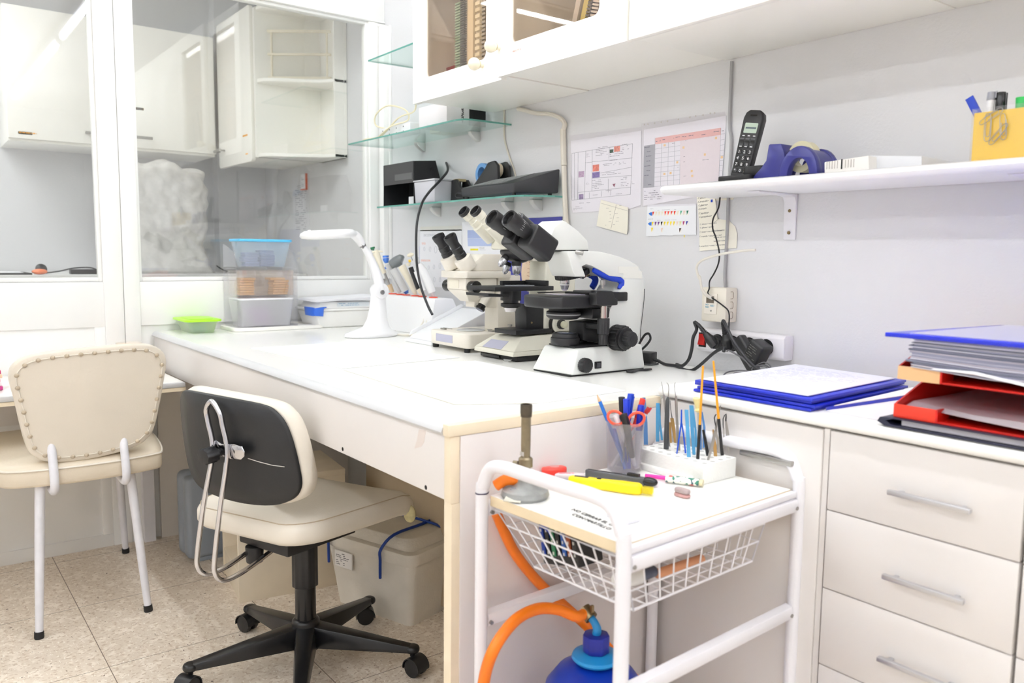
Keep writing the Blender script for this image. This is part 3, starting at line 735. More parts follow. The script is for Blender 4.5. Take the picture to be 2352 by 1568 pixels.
# hood: left, right, top, back, front flap
ptL = [(-0.142, SZ),(-0.140,1.455),(-0.045,1.463),(-0.02, SZ+0.09),(-0.02, SZ)]
for x in (0.245,0.487):
    b = MB(); b.prism(ptL, 'x', x, x+0.004); b.build('side_panel', BLK, t)
b = MB(); b.prism([(-0.142,1.455),(-0.045,1.463),(-0.045,1.460),(-0.142,1.452)], 'x', 0.249,0.487); b.build('top_panel', BLK, t)
b = MB(); b.prism([(-0.045,1.463),(-0.02, SZ+0.09),(-0.02, SZ),(-0.024, SZ),(-0.024, SZ+0.09),(-0.049,1.46)], 'x', 0.249,0.487); b.build('back_panel', BLKM, t)
b = MB(); b.box((0.249,-0.1435,1.374),(0.487,-0.1395,1.455)); fl = b.build('front_flap', mat('charcoal_sheet', (58,58,60),0.45), t)
b = MB(); b.box((0.345,-0.1445,1.388),(0.48,-0.1436,1.412)); b.build('tape_strip', mat('grey_tape', (88,88,90),0.3), fl)
b = MB(); b.box((0.36,-0.09, SZ+0.0005),(0.44,-0.055, SZ+0.035)); b.build('white_card', PAPER, label='white card standing inside the black hood', cat='card')
b = MB(); b.tube([(0.494,0.0023,1.4576)] + [(0.6324,-0.08,1.4112)] + [(0.6573,-0.13,1.3695)] + [(0.6627,-0.18,1.3237),(0.6102,-0.18,1.2818)] + [(0.6432,-0.22,1.2),(0.643,-0.22,1.0732),(0.671,-0.22,0.9863),(0.7199,-0.22,0.9173),(0.753,-0.22,0.8847)],0.0048, n=8, sub=6)
b.build('power_cable', CORD, label='thick black cable hanging from the black hood down to the desk', cat='cable')
b = MB(); b.cyl((0.4905,-0.062,1.43),(0.4935,-0.062,1.43),0.008, n=16); b.build('cable_grommet', BLKM, t)

GREYB = clear_mat('milky_grey_plastic', (214,214,220), gloss=0.05, rough=0.25, haze=0.55)
t = thing('plastic_box', 'milky grey plastic box between the black hood and the tape dispenser', 'box', (0.56,-0.09, SZ))
b = MB(); b.frustum([(0.505,-0.145, SZ),(0.645,-0.145, SZ),(0.645,-0.03, SZ),(0.505,-0.03, SZ)],[(0.50,-0.148,1.372),(0.65,-0.148,1.372),(0.65,-0.028,1.372),(0.50,-0.028,1.372)]); b.build('body', mat('smoky_plastic', (196,197,204),0.25), t, bevel=0.004)
b = MB(); b.box((0.497,-0.151,1.3725),(0.653,-0.025,1.378)); b.build('lid', mat('smoky_plastic_lid', (206,207,212),0.25), t, bevel=0.002)

t = thing('tape_dispenser', 'black tape dispenser holding blue and cream rolls on the glass shelf', 'tape dispenser', (0.78,-0.06, SZ))
pf = [(0.60+0.05, SZ),(0.655, SZ+0.082),(0.685, SZ+0.085),(0.715, SZ+0.05),(0.80, SZ+0.055),(0.86, SZ+0.10),(0.89, SZ+0.128),(0.925, SZ+0.132),(0.945, SZ+0.115),(0.955, SZ)]
b = MB(); b.prism([(x, z) for x, z in pf], 'y', -0.078,-0.066); b.prism([(x, z) for x, z in pf], 'y', -0.030,-0.018); b.box((0.65,-0.0655, SZ),(0.925,-0.0305, SZ+0.03)); b.build('body', BLK, t, bevel=0.002)
b = MB(); b.box((0.652,-0.066, SZ+0.078),(0.683,-0.03, SZ+0.087)); b.build('cutter', mat('cutter_bar', (196,180,140),0.3,0.5), t)
BLUET = mat('blue_tape', (96,150,205),0.25)
b = MB(); b.lathe([(0.024,0),(0.038,0),(0.038,0.024),(0.024,0.024),(0.024,0)],(0.825,-0.060, SZ+0.095),(0,1,0), n=32); b.build('tape_roll', BLUET, t, label='blue tape roll')
b = MB(); b.lathe([(0.012,0),(0.024,0),(0.024,0.034),(0.012,0.034),(0.012,0)],(0.90,-0.070, SZ+0.103),(0,1,0), n=32); b.build('tape_roll', mat('cream_tape', (232,216,190),0.6), t, label='cream paper tape roll')

t = thing('keypad_device', 'black wedge shaped laboratory counter with sloping top on the glass shelf', 'laboratory device', (0.95,-0.09, SZ))
# sloping case, long side seen from the room
A_ = [(0.693, SZ+0.006),(0.690, SZ+0.040),(0.700, SZ+0.046),(0.98, SZ+0.060),(1.20, SZ+0.060),(1.20, SZ+0.006)]
b = MB()
def kd(x, y, z): return (x, y, SZ+z)
b.frustum([kd(0.830,-0.146,0.008), kd(1.132,-0.146,0.008), kd(1.205,-0.020,0.008), kd(0.935,-0.084,0.008)],
          [kd(0.826,-0.149,0.038), kd(1.137,-0.149,0.038), kd(1.210,-0.018,0.087), kd(0.932,-0.082,0.064)])
cs = b.build('case', mat('charcoal_device', (52,53,57),0.4, bump=0.1, bscale=300), t, bevel=0.004)
b = MB(); sl = (0.118-0.045)/(0.162)
K00, K10, K11, K01 = [Vector(kd(*q)) for q in ((0.826,-0.149,0.038),(1.137,-0.149,0.038),(1.210,-0.018,0.087),(0.932,-0.082,0.064))]
def onk(x, v, h=0.0006):
    u = (x-0.70)/0.33; p = K00.lerp(K10, u).lerp(K01.lerp(K11, u), v); return (p.x, p.y, p.z+h)
b.frustum([onk(0.725,0.12), onk(0.93,0.12), onk(0.93,0.9), onk(0.725,0.9)],[onk(0.725,0.12,0.002), onk(0.93,0.12,0.002), onk(0.93,0.9,0.002), onk(0.725,0.9,0.002)])
kp = b.build('keypad_panel', mat('grey_keypad', (118,122,122),0.35), cs)
b = MB()
for i in range(8):
    for j in range(5):
        x = 0.74+i*0.022; v = 0.2+j*0.13
        b.frustum([onk(x, v, 0.002), onk(x+0.016, v, 0.002), onk(x+0.016, v+0.09,0.002), onk(x, v+0.09,0.002)],[onk(x+0.001, v, 0.0035), onk(x+0.015, v, 0.0035), onk(x+0.015, v+0.085,0.0035), onk(x+0.001, v+0.085,0.0035)])
o_ = b.build('keys', mat('grey_keys', (140,144,144),0.4), kp); o_['kind'] = 'stuff'
for (x, y) in ((0.85,-0.137),(1.12,-0.137),(1.18,-0.035),(0.945,-0.092)):
    b = MB(); b.cyl((x, y, SZ+0.0005),(x, y, SZ+0.009),0.007, n=12); b.build('rubber_foot', BLKM, t)
b = MB(); b.tube([(0.832,-0.142, SZ+0.02),(0.80,-0.142, SZ+0.024),(0.785,-0.143, SZ+0.016),(0.80,-0.143, SZ+0.006),(0.835,-0.142, SZ+0.006)],0.0035, sub=6); b.build('cable_loop', CORD, t)

# ================================================================ right wall shelf
t = thing('wall_shelf', 'white rounded edge wall shelf carrying the telephone', 'shelf', (3.0,-0.1,1.253))
HZ = 1.2775
b = MB(); b.prism([(-0.002,1.255),(-0.002,1.277),(-0.205,1.277),(-0.216,1.273),(-0.220,1.266),(-0.216,1.259),(-0.205,1.255)], 'x', 1.832,4.0)
b.build('board', mat('shelf_white', (246,246,247),0.3), t, ang=50)
for x in (2.06,2.62,3.3):
    b = MB()
    b.prism([(-0.001,1.2545),(-0.001,1.145),(-0.005,1.145),(-0.008,1.235),(-0.014,1.247),(-0.03,1.250),(-0.15,1.2515),(-0.155,1.2545)], 'x', x-0.0165, x+0.0165)
    br_ = b.build('bracket', WMET, t, bevel=0.001)
    for z in (1.215,1.162):
        b = MB(); b.cyl((x, -0.004, z),(x, -0.0085, z),0.004, n=12); b.build('screw', BRASS, br_)

# cordless phone on its cradle
t = thing('cordless_phone', 'black cordless telephone handset standing in its cradle', 'telephone', (2.04,-0.14, HZ))
b = MB(); b.prism(rrect(1.985,-0.195,2.075,-0.095,0.012), 'z', HZ, HZ+0.012); b.prism(rrect(2.03,-0.16,2.085,-0.06,0.012), 'z', HZ+0.012, HZ+0.034); cr = b.build('cradle', BLK, t, bevel=0.002)
tilt = math.radians(-10)
# handset local frame: u across (x), n out of its face, w up, leaning back and turned to the room
ph = Matrix.Translation((2.020,-0.158, HZ+0.009)) @ Matrix.Rotation(math.radians(14),4, 'Z') @ Matrix.Rotation(tilt, 4, 'X') @ Matrix.Rotation(math.radians(8),4, 'Y')
def hp(u, n, w_): return ph @ Vector((u, n, w_))
out = rrect(-0.0225,0,0.0225,0.163,0.008,4)
out = [(x*(1.0 if z < 0.02 else 1.02), z) for x, z in out]
out = [(-0.017,0),(0.017,0),(0.022,0.006),(0.0225,0.05),(0.0238,0.11),(0.0245,0.143),(0.021,0.156),(0.013,0.163),(-0.013,0.163),(-0.021,0.156),(-0.0245,0.143),(-0.0238,0.11),(-0.0225,0.05),(-0.022,0.006)]
b = MB(); b.T = ph; b.prism([(x, z) for x, z in out], 'y', 0,0.023); hs = b.build('handset', BLK, t, bevel=0.004, seg=3)
b = MB(); b.T = ph; b.prism(rrect(-0.0155,0.107,0.0165,0.131,0.002), 'y', -0.0008,0.001); b.build('display', mat('lcd_green_grey', (172,190,172),0.25), hs)
b = MB(); b.T = ph; b.box((-0.012,-0.0012,0.117),(0.014,-0.0008,0.121)); b.build('display_digits', mat('lcd_ink', (90,104,110),0.5), hs)
b = MB(); b.T = ph; b.prism(rrect(-0.0085,0.1475,0.0085,0.1515,0.0019), 'y', -0.0006,0.0); b.build('earpiece', DARKHOLE, hs)
b = MB(); b.T = ph; b.box((-0.004,-0.0006,0.0045),(0.004,0.0,0.006)); b.build('microphone_slot', DARKHOLE, hs)
KEYM = mat('phone_key', (24,24,26),0.25); KTX = mat('key_print', (225,225,228),0.5)
lab = ['1', '2', '3', '4', '5', '6', '7', '8', '9', '*', '0', '#']
R3 = ph.to_3x3()
for i in range(12):
    r, c = divmod(i, 3); u = -0.0135+c*0.0132; w_ = 0.062-r*0.0148
    b = MB(); b.T = ph; b.prism(rrect(u-0.0053, w_-0.0055, u+0.0053, w_+0.0055,0.002,3), 'y', -0.0016,0.0004); k = b.build('key', KEYM, hs, bevel=0.0005)
for i in range(12):
    r, c = divmod(i, 3); u = -0.0135+c*0.0132; w_ = 0.062-r*0.0148
    text(lab[i],0.0105, hp(u, -0.0018, w_-0.0036), R3 @ Vector((1,0,0)), R3 @ Vector((0,0,1)), KTX, hs, name='key_digit', depth=0.0003, align='CENTER')
for c in range(3):
    u = -0.0135+c*0.0132
    b = MB(); b.T = ph; b.prism(rrect(u-0.0053,0.071, u+0.0053,0.0885,0.002,3), 'y', -0.0016,0.0004); b.build('key', KEYM, hs, bevel=0.0005)
    b = MB(); b.T = ph; b.box((u-0.0055,-0.0012,0.0915),(u+0.0055,0.0,0.0945)); b.build('soft_key', BLKG, hs)
    b = MB(); b.T = ph; b.box((u-0.003,-0.0021,0.0735),(u+0.003,-0.0016,0.0755)); b.build('call_symbol', KTX, hs)
    b = MB(); b.T = ph; b.box((u-0.0022,-0.0005,0.0995),(u+0.0035,0.0,0.1015)); b.build('menu_symbol', KTX, hs)

# desktop tape dispenser in blue
NAVY = mat('navy_plastic', (52,54,132),0.28, var=0.05, scale=50)
t = thing('tape_dispenser', 'navy blue desk tape dispenser beside the telephone', 'tape dispenser', (2.155,-0.12, HZ))
b = MB()
b.prism([(2.0695,-0.16,1.2807),(2.0921,-0.16,1.3017),(2.1063,-0.16,1.3181),(2.1114,-0.16,1.3524),(2.1148,-0.16,1.3539),(2.1442,-0.16,1.352),(2.1505,-0.16,1.3381),(2.1558,-0.16,1.3215),(2.1444,-0.16,1.2863),(2.1414,-0.16,1.2788)], 'y', -0.175,-0.115); b.build('cutter_arm', NAVY, t, bevel=0.003)
b = MB()
cxx, czz = 2.196, HZ+0.002
arc = [(cxx+math.cos(a)*0.047, czz+math.sin(a)*0.062) for a in [math.radians(d) for d in range(0,181,12)]]
inn = [(cxx+math.cos(a)*0.026, czz+math.sin(a)*0.036) for a in [math.radians(d) for d in range(180,-1,-12)]]
b.prism(arc+inn, 'y', -0.185,-0.165); b.build('side_arch', NAVY, t, bevel=0.003)
b = MB(); b.prism(arc+inn, 'y', -0.110,-0.095); b.build('side_arch', NAVY, t, bevel=0.003)
b = MB(); b.prism([(cxx+math.cos(a)*0.045, czz+math.sin(a)*0.058) for a in [math.radians(d) for d in range(0,75,10)]] + [(cxx+0.005, czz+0.03),(cxx+0.03, czz+0.0)], 'y', -0.165,-0.110); b.build('rear_shell', NAVY, t)
b = MB(); b.lathe([(0.02,0),(0.034,0),(0.034,0.024),(0.02,0.024),(0.02,0)],(2.178,-0.15, HZ+0.045),(0,1,0), n=32); b.build('tape_roll', mat('yellowed_tape', (226,220,186),0.3), t)

# white unit
t = thing('wall_modem', 'low white network box with vent slots lying on the shelf', 'network box', (2.36,-0.12, HZ))
b = MB(); b.prism([(2.2632,-0.19,1.2777),(2.2618,-0.19,1.3011),(2.3593,-0.19,1.3059),(2.362,-0.19,1.2766)], 'y', -0.19,-0.03); bd = b.build('front_half', mat('warm_white_plastic', (240,238,234),0.4), t, bevel=0.002)
for i in range(14):
    p = 0.20 + i*0.0
b = MB()
for i in list(range(5)) + list(range(7,11)):
    x = 2.268 + i*0.006; b.box((x, -0.1915, HZ+0.008),(x+0.0012,-0.1901, HZ+0.024))
o_ = b.build('vent_slots', mat('slot_grey', (196,192,188),0.6), bd); o_['kind'] = 'stuff'
b = MB(); b.box((2.301,-0.1915, HZ+0.006),(2.3035,-0.19, HZ+0.026)); b.build('slide_switch', BLKM, bd)
b = MB(); b.prism([(2.3458,-0.16,1.2808),(2.3431,-0.16,1.3097),(2.4507,-0.16,1.2994),(2.4521,-0.16,1.2778)], 'y', -0.16,-0.03); b.build('rear_half', mat('cool_white_plastic', (232,234,238),0.35), t, bevel=0.002)

# yellow pen box
YEL = mat('yellow_board', (240,198,10),0.45)
t = thing('pen_box', 'yellow pen box with paper clips hooked on its rim, on the wall shelf', 'pen holder', (2.61,-0.14, HZ))
b = MB(); x0, x1, y0, y1, z1 = 2.556,2.68,-0.19,-0.10,1.363
for a, c in (((x0, y0, HZ),(x1, y0+0.002, z1)),((x0, y1-0.002, HZ),(x1, y1, z1)),((x0, y0+0.002, HZ),(x0+0.002, y1-0.002, z1)),((x1-0.002, y0+0.002, HZ),(x1, y1-0.002, z1)),((x0+0.002, y0+0.002, HZ),(x1-0.002, y1-0.002, HZ+0.002))): b.box(a, c)
b.build('card_body', YEL, t)
b = MB(); x0 -= 0.003; y0 -= 0.003; x1 += 0.003; y1 += 0.003; z1 = 1.370
for a, c in (((x0, y0, HZ),(x1, y0+0.001, z1)),((x0, y1-0.001, HZ),(x1, y1, z1)),((x0, y0+0.001, HZ),(x0+0.001, y1-0.001, z1))): b.box(a, c)
b.build('clear_sleeve', CLEARP, t)
text('T', 0.02,(2.668,-0.1935, HZ+0.015),(1,0,0),(0,0,1), mat('navy_print', (50,50,120),0.5), t, name='printed_letters')
def pen(name, label, p, q, r, m, cap=None, capf=0.35, group=None, cat='pen', tip=None):
    t = thing(name, label, cat, p, group=group); p = Vector(p); q = Vector(q)
    b = MB(); d = (q-p).normalized(); k = p.lerp(q, 1-capf) if cap else q
    if tip: b.cyl(p + d*0.012, k, r, n=12)
    else: b.cyl(p, k, r, n=12)
    b.build('barrel', m, t, bevel=0.0006)
    if tip:
        b = MB(); b.lathe([(0.0006,0),(r*0.5,0.005),(r, 0.0118)], p, d, n=12); b.build('tip', tip, t)
    if cap:
        b = MB(); b.cyl(k, q, r*1.12, r*1.02, n=12); c = b.build('cap', cap, t, bevel=0.0008)
        b = MB(); s_ = Vector((1,0,0)); o_ = k + s_*(r*1.3) + d*0.004; b.obox(o_.lerp(q+s_*(r*1.3),0.5),(0.0015,0.003,(q-k).length*0.8), d.to_track_quat('Z', 'Y').to_matrix()); b.build('clip', cap, c)
    return t
b = MB(); b.obox((2.548,-0.165,1.37),(0.014,0.004,0.06), Matrix.Rotation(math.radians(-28),3, 'Y')); b.build('blue_ruler', BLUEP, label='blue plastic strip leaning out of the yellow pen box', cat='ruler')
pen('marker_pen', 'white marker with grey end in the yellow pen box', (2.566,-0.16, HZ+0.004),(2.570,-0.16,1.402),0.0065, mat('white_pen', (236,236,238),0.35), mat('grey_pen_end', (160,162,170),0.4),0.12)
pen('marker_pen', 'black marker in the yellow pen box', (2.584,-0.155, HZ+0.004),(2.584,-0.155,1.400),0.0078, BLK, BLKG, 0.35)
pen('marker_pen', 'bright green capped marker in the yellow pen box', (2.626,-0.15, HZ+0.004),(2.618,-0.152,1.387),0.010, mat('green_cap', (40,200,90),0.35), mat('green_cap2', (30,190,84),0.35),0.2)
pen('marker_pen', 'clear barrelled pen at the right of the yellow box', (2.648,-0.15, HZ+0.004),(2.640,-0.15,1.405),0.004, CLEARP)
b = MB(); b.box((2.645,-0.16, HZ+0.004),(2.672,-0.12,1.385)); b.build('eraser_block', mat('pale_grey_foam', (206,206,204),0.7), label='pale grey block standing in the yellow pen box', cat='eraser')
def clip(c, ang, s_, nm):
    pts = [(0,0),(0,0.020),(0.0035,0.0245),(0.007,0.020),(0.007,-0.004),(0.0040,-0.008),(0.001,-0.004),(0.001,0.016),(0.0035,0.019),(0.0058,0.016),(0.0058,0.003)]
    R_ = Matrix.Rotation(ang, 3, 'Y'); b = MB()
    b.tube([Vector(c) + R_ @ (Vector((x, 0, z))*s_) for x, z in pts],0.0006, n=6, sub=3)
    b.build('paper_clip', STEEL, label=nm, cat='paper clip')
clip((2.588,-0.1955,1.347), math.radians(180),1.5, 'upright steel paper clip hooked on the yellow box')
clip((2.575,-0.1955,1.352), math.radians(60),1.3, 'steel paper clip lying across the left corner of the yellow box')
clip((2.612,-0.1955,1.345), math.radians(175),1.4, 'steel paper clip hanging on the right of the yellow box')
clip((2.612,-0.1965,1.326), math.radians(220),1.3, 'lowest steel paper clip linked below another on the yellow box')

# ================================================================ papers, cables and sockets on the wall
Y0 = -0.0012
def sheet(name, label, pts, m=None, cat='notice', th=0.0006, y=Y0, lift=None):
    """flat sheet pinned to the wall; pts are (x, y, z) corners in order"""
    xs = [p[0] for p in pts]; zs = [p[2] for p in pts]
    t = thing(name, label, cat, (sum(xs)/len(xs),0, min(zs)))
    b = MB(); b.prism([(p[0], p[2]) for p in pts], 'y', y-th, y); b.build('sheet', m or PAPER, t)
    return t, y-th
SLEEVE = clear_mat('punched_sleeve', (253,252,253), gloss=0.045, rough=0.12)
# sleeve 1 with microscopy table
t, y = sheet('wall_chart', 'plastic sleeved microscopy table taped to the wall, left of the pink headed chart', [(1.2405,0,1.4657),(1.55,-0,1.4632),(1.5563,0,1.2497),(1.5112,0,1.2401),(1.2566,-0,1.2373),(1.2498,0,1.2592)])
b = MB(); b.prism([(1.2329,0,1.4833),(1.5477,0,1.4732),(1.5538,0,1.4636),(1.5585,-0,1.244),(1.5272,0,1.2395),(1.5112,0,1.2387),(1.2567,0,1.2357),(1.2465,0,1.2593)], 'y', y-0.0022, y-0.0018); sl = b.build('sleeve', SLEEVE, t)
b = MB()
def bar3(b, p, q, w_, y, mi=0, th=0.0004):
    p = Vector((p[0], y, p[2])); q = Vector((q[0], y, q[2])); d = (q-p).normalized(); n_ = Vector((-d.z, 0, d.x))*w_/2
    c = [p-n_, q-n_, q+n_, p+n_]; b.add([v for v in c] + [v+Vector((0,-th, 0)) for v in c],[(0,1,2,3),(7,6,5,4),(0,4,5,1),(1,5,6,2),(2,6,7,3),(3,7,4,0)], mi)
for (a_, c_) in (((1.2464,0,1.4261),(1.516,0,1.4298)),((1.2464,0,1.4261),(1.2507,0,1.2777)),((1.2507,0,1.2777),(1.5128,-0,1.2828)),((1.516,0,1.4298),(1.5128,-0,1.2828)),((1.259,-0,1.4268),(1.2634,0,1.2787)),((1.2767,0,1.4258),(1.2788,0,1.2779)),((1.3123,0,1.4264),(1.311,-0,1.2786)),((1.3422,0,1.4287),(1.344,0,1.3019)),((1.4179,0,1.4289),(1.4169,0,1.3956)),((1.3434,0,1.3915),(1.5176,0,1.3884)),((1.3097,0,1.3912),(1.3434,-0,1.3906)),((1.3428,0,1.3409),(1.5155,0,1.3379)),((1.3819,0,1.3545),(1.5146,0,1.3619)),((1.2804,0,1.3008),(1.5128,0,1.3041)),((1.4169,0,1.3345),(1.4183,0,1.2935)),((1.333,0,1.298),(1.3335,-0,1.2805)),((1.3881,0,1.2995),(1.3886,0,1.2832)),((1.4287,0,1.3002),(1.4292,0,1.2841))):
    bar3(b, a_, c_, 0.0008, y)
b.build('table_lines', INKG, t)
b = MB()
SL = Vector((1,0,-0.0))
def scr(b, p, w_, h, rows, seed, y=None, **k):
    scribble(b, (p[0], y_ if y is None else y, p[2]),(1,0,0),(0,0,1), w_, h, rows, seed=seed, **k)
y_ = y
for k, (pp, ww, hh, rr) in enumerate((((1.3583,-0,1.4065),0.055,0.028,6),((1.421,0,1.3982),0.085,0.016,3),((1.4724,0,1.4137),0.035,0.020,4),((1.4087,0,1.3861),0.05,0.005,1),((1.3921,0,1.3728),0.10,0.009,2),((1.3887,0,1.3452),0.095,0.010,2),((1.3461,-0,1.3063),0.055,0.030,6),((1.4715,-0,1.3266),0.035,0.010,2),((1.4721,0,1.3079),0.035,0.014,3),((1.4011,0,1.2973),0.045,0.004,1),((1.349,0,1.2867),0.03,0.005,1),((1.4523,0,1.2844),0.04,0.005,1),((1.316,-0,1.4072),0.015,0.012,4),((1.3164,0,1.323),0.016,0.008,3),((1.2535,0,1.2637),0.12,0.006,1),((1.2588,0,1.2449),0.045,0.013,3),((1.5187,-0,1.3588),0.02,0.006,1),((1.5165,0,1.3109),0.014,0.01,2),((1.3666,0,1.422),0.012,0.004,1))):
    scr(b, pp, ww, hh, rr, k+20, size=0.42, th=0.0004)
b.build('printed_text', mat('print_grey', (120,118,132),0.7), t)
def patch(name, pts, col, t, y, var=0.35):
    b = MB(); b.prism([(p[0], p[2]) for p in pts], 'y', y-0.0005, y); return b.build(name, mat('picture_%d_%d_%d' % col, col, 0.7, var=var, scale=160), t)
patch('picture', [(1.4202,0,1.4214),(1.4362,0,1.4211),(1.4353,0,1.4113),(1.4206,0,1.4112)],(50,90,66), t, y)
patch('picture', [(1.4389,0,1.4289),(1.4645,0,1.4287),(1.4634,0,1.4128),(1.4394,0,1.4127)],(240,150,130), t, y)
patch('picture', [(1.3459,0,1.3815),(1.3745,0,1.3816),(1.3743,-0,1.3609),(1.3466,0,1.3612)],(238,130,106), t, y)
patch('picture', [(1.3453,-0,1.3586),(1.3783,0,1.3589),(1.378,0,1.3418),(1.3454,0,1.3416)],(130,112,176), t, y)
patch('picture', [(1.2803,0,1.3663),(1.3069,0,1.3659),(1.3066,0,1.3478),(1.2809,0,1.3477)],(190,160,190), t, y)
patch('picture', [(1.2848,0,1.2945),(1.305,0,1.2946),(1.3055,0,1.2788),(1.2853,0,1.2786)],(150,130,168), t, y)
patch('picture', [(1.4361,0,1.3172),(1.449,0,1.3185),(1.4431,0,1.3081)],(150,76,100), t, y)
# sleeve 2, pink headed chart
t, y = sheet('wall_chart', 'plastic sleeved chart with pink header row taped beside the telephone', [(1.5595,-0,1.4649),(1.8527,0,1.4679),(1.8523,0,1.3984),(1.8458,0,1.2707),(1.5662,0,1.2465)])
b = MB(); b.prism([(1.553,0,1.4836),(1.85,0,1.4782),(1.8538,-0,1.4653),(1.8473,0,1.239),(1.5624,0,1.2438)], 'y', y-0.0022, y-0.0018); b.build('sleeve', SLEEVE, t)
b = MB()
for k in range(11):
    u = 0.0+k/10.5
for pp in ((1.5636,-0,1.4787),(1.5773,0,1.4785),(1.6037,0,1.4781),(1.6284,0,1.4779),(1.652,0,1.4777),(1.6918,-0,1.4776),(1.7326,0,1.4784),(1.7528,0,1.4792),(1.7778,0,1.4784),(1.8022,0,1.4798),(1.8167,0,1.479)): b.cyl((pp[0], y-0.0022, pp[2]),(pp[0], y-0.0028, pp[2]),0.0022, n=10)
b.build('punched_holes', mat('hole_ring', (200,196,190),0.7), t)['kind'] = 'stuff'
patch('header_row', [(1.6061,0,1.4366),(1.8371,-0,1.4387),(1.838,0,1.4204),(1.6068,0,1.4189)],(236,190,184), t, y, 0.03)
patch('grey_column', [(1.5625,0,1.4186),(1.6057,-0,1.419),(1.6068,-0,1.2986),(1.5641,0,1.2983)],(176,178,184), t, y, 0.03)
patch('tinted_area', [(1.6989,0,1.419),(1.838,0,1.4199),(1.8364,-0,1.3017),(1.7041,0,1.2996)],(238,230,232), t, y, 0.02)
b = MB()
for (a_, c_) in (((1.5625,0,1.4186),(1.8511,0,1.4222)),((1.5623,-0,1.4053),(1.8506,0,1.4073)),((1.5628,0,1.392),(1.85,0,1.3936)),((1.5625,0,1.379),(1.8501,0,1.3799)),((1.5626,0,1.366),(1.8494,0,1.3667)),((1.5628,0,1.3526),(1.8488,0,1.3537)),((1.5625,0,1.3393),(1.8482,0,1.3407)),((1.563,0,1.3262),(1.8469,0,1.3275)),((1.5632,0,1.3137),(1.8457,0,1.3137)),((1.5633,0,1.2997),(1.8444,0,1.3007)),((1.605,0,1.4367),(1.6068,-0,1.2986)),((1.6301,0,1.4368),(1.6314,0,1.2999)),((1.6563,0,1.4372),(1.6577,-0,1.3002)),((1.6788,0,1.4375),(1.68,0,1.3002)),((1.7006,-0,1.4372),(1.7013,0,1.3011)),((1.7258,-0,1.4376),(1.7267,0,1.3014)),((1.7671,0,1.4377),(1.7686,0,1.3021)),((1.8084,0,1.4377),(1.8096,0,1.3021)),((1.8378,0,1.4379),(1.8373,0,1.3016)),((1.8535,0,1.4381),(1.8475,0,1.301))):
    bar3(b, a_, c_, 0.0006, y)
b.build('table_lines', mat('pale_line', (170,172,180),0.7), t)
b = MB(); y_ = y-0.0006
for k in range(9):
    a_ = Vector((0,0,0))
for k, pp in enumerate(((1.5644,-0,1.4107),(1.5649,-0,1.3979),(1.5654,0,1.3849),(1.5659,0,1.3713),(1.5665,-0,1.3574),(1.567,0,1.344),(1.5675,0,1.3309),(1.568,0,1.3175),(1.5686,0,1.3036))): scr(b, pp, 0.030,0.006,1,60+k, size=0.6, th=0.0004)
for k, pp in enumerate(((1.6085,0,1.4233),(1.6342,0,1.4256),(1.6639,0,1.4258),(1.6827,0,1.4273),(1.7056,0,1.4262),(1.7298,0,1.4263),(1.7737,-0,1.4242),(1.8144,0,1.4274))): scr(b, pp, 0.02,0.006,1,70+k, size=0.5, th=0.0004)
for k, pp in enumerate(((1.7113,0,1.4151),(1.7132,0,1.3729),(1.7138,0,1.3584),(1.78,0,1.3582),(1.7932,0,1.3583),(1.7155,0,1.32),(1.6673,0,1.4129),(1.688,0,1.3459))): scr(b, pp, 0.014,0.004,1,80+k, size=0.5, th=0.0004)
scr(b, ((1.5694,0,1.2617)),0.07,0.030,5,91, size=0.4, th=0.0004)
scr(b, ((1.8415,0,1.427)),0.008,0.006,1,92, size=0.5, th=0.0004)
b.build('printed_text', mat('print_grey', (120,118,132),0.7), t)
AMB = (240,200,130)
for k, pp in enumerate(((1.6421,0,1.4127),(1.712,0,1.3998),(1.7875,-0,1.3742),(1.6909,0,1.3616),(1.7441,0,1.3338),(1.6447,0,1.333),(1.6678,0,1.334),(1.7464,0,1.3205),(1.823,0,1.4139),(1.844,-0,1.3621))):
    b = MB(); b.box((pp[0]-0.0035, y-0.0006, pp[2]-0.003),(pp[0]+0.0035, y, pp[2]+0.003)); b.build('highlight', mat('amber_mark', (240,206,150),0.7), t)
text('+', 0.010,((1.8409,0,1.3594)),(1,0,0),(0,0,1), INK, t, name='plus_sign')
t['label'] = 'plastic sleeved chart with pink header row taped beside the telephone'
# cream square note
t, y = sheet('sticky_note', 'cream paper note with two handwritten columns hanging below the microscopy table', [(1.3911,0,1.2728),(1.509,0,1.2445),(1.5094,0,1.1801),(1.5059,0,1.1658),(1.3741,0,1.193)], PAPERY, cat='note', y=-0.006)
b = MB(); y_ = y
for k, pp in enumerate(((1.4131,0,1.26),(1.466,0,1.2491),(1.4158,0,1.2437),(1.4204,0,1.2332),(1.4208,0,1.2229),(1.4254,0,1.2125),(1.4279,0,1.2021),(1.4046,-0,1.1923),(1.4582,0,1.2363),(1.4544,0,1.2263),(1.4548,0,1.2131),(1.4531,-0,1.203),(1.4472,0,1.1929),(1.4475,0,1.1841))): scr(b, pp, 0.018,0.005,1,100+k, size=0.4, th=0.0004)
for (a_, c_) in (((1.3937,0,1.2617),(1.5074,0,1.2346)),((1.4596,-0,1.2551),(1.4391,0,1.1843))): bar3(b, a_, c_, 0.0007, y)
b.build('handwriting', mat('faint_ink', (170,164,160),0.7), t)
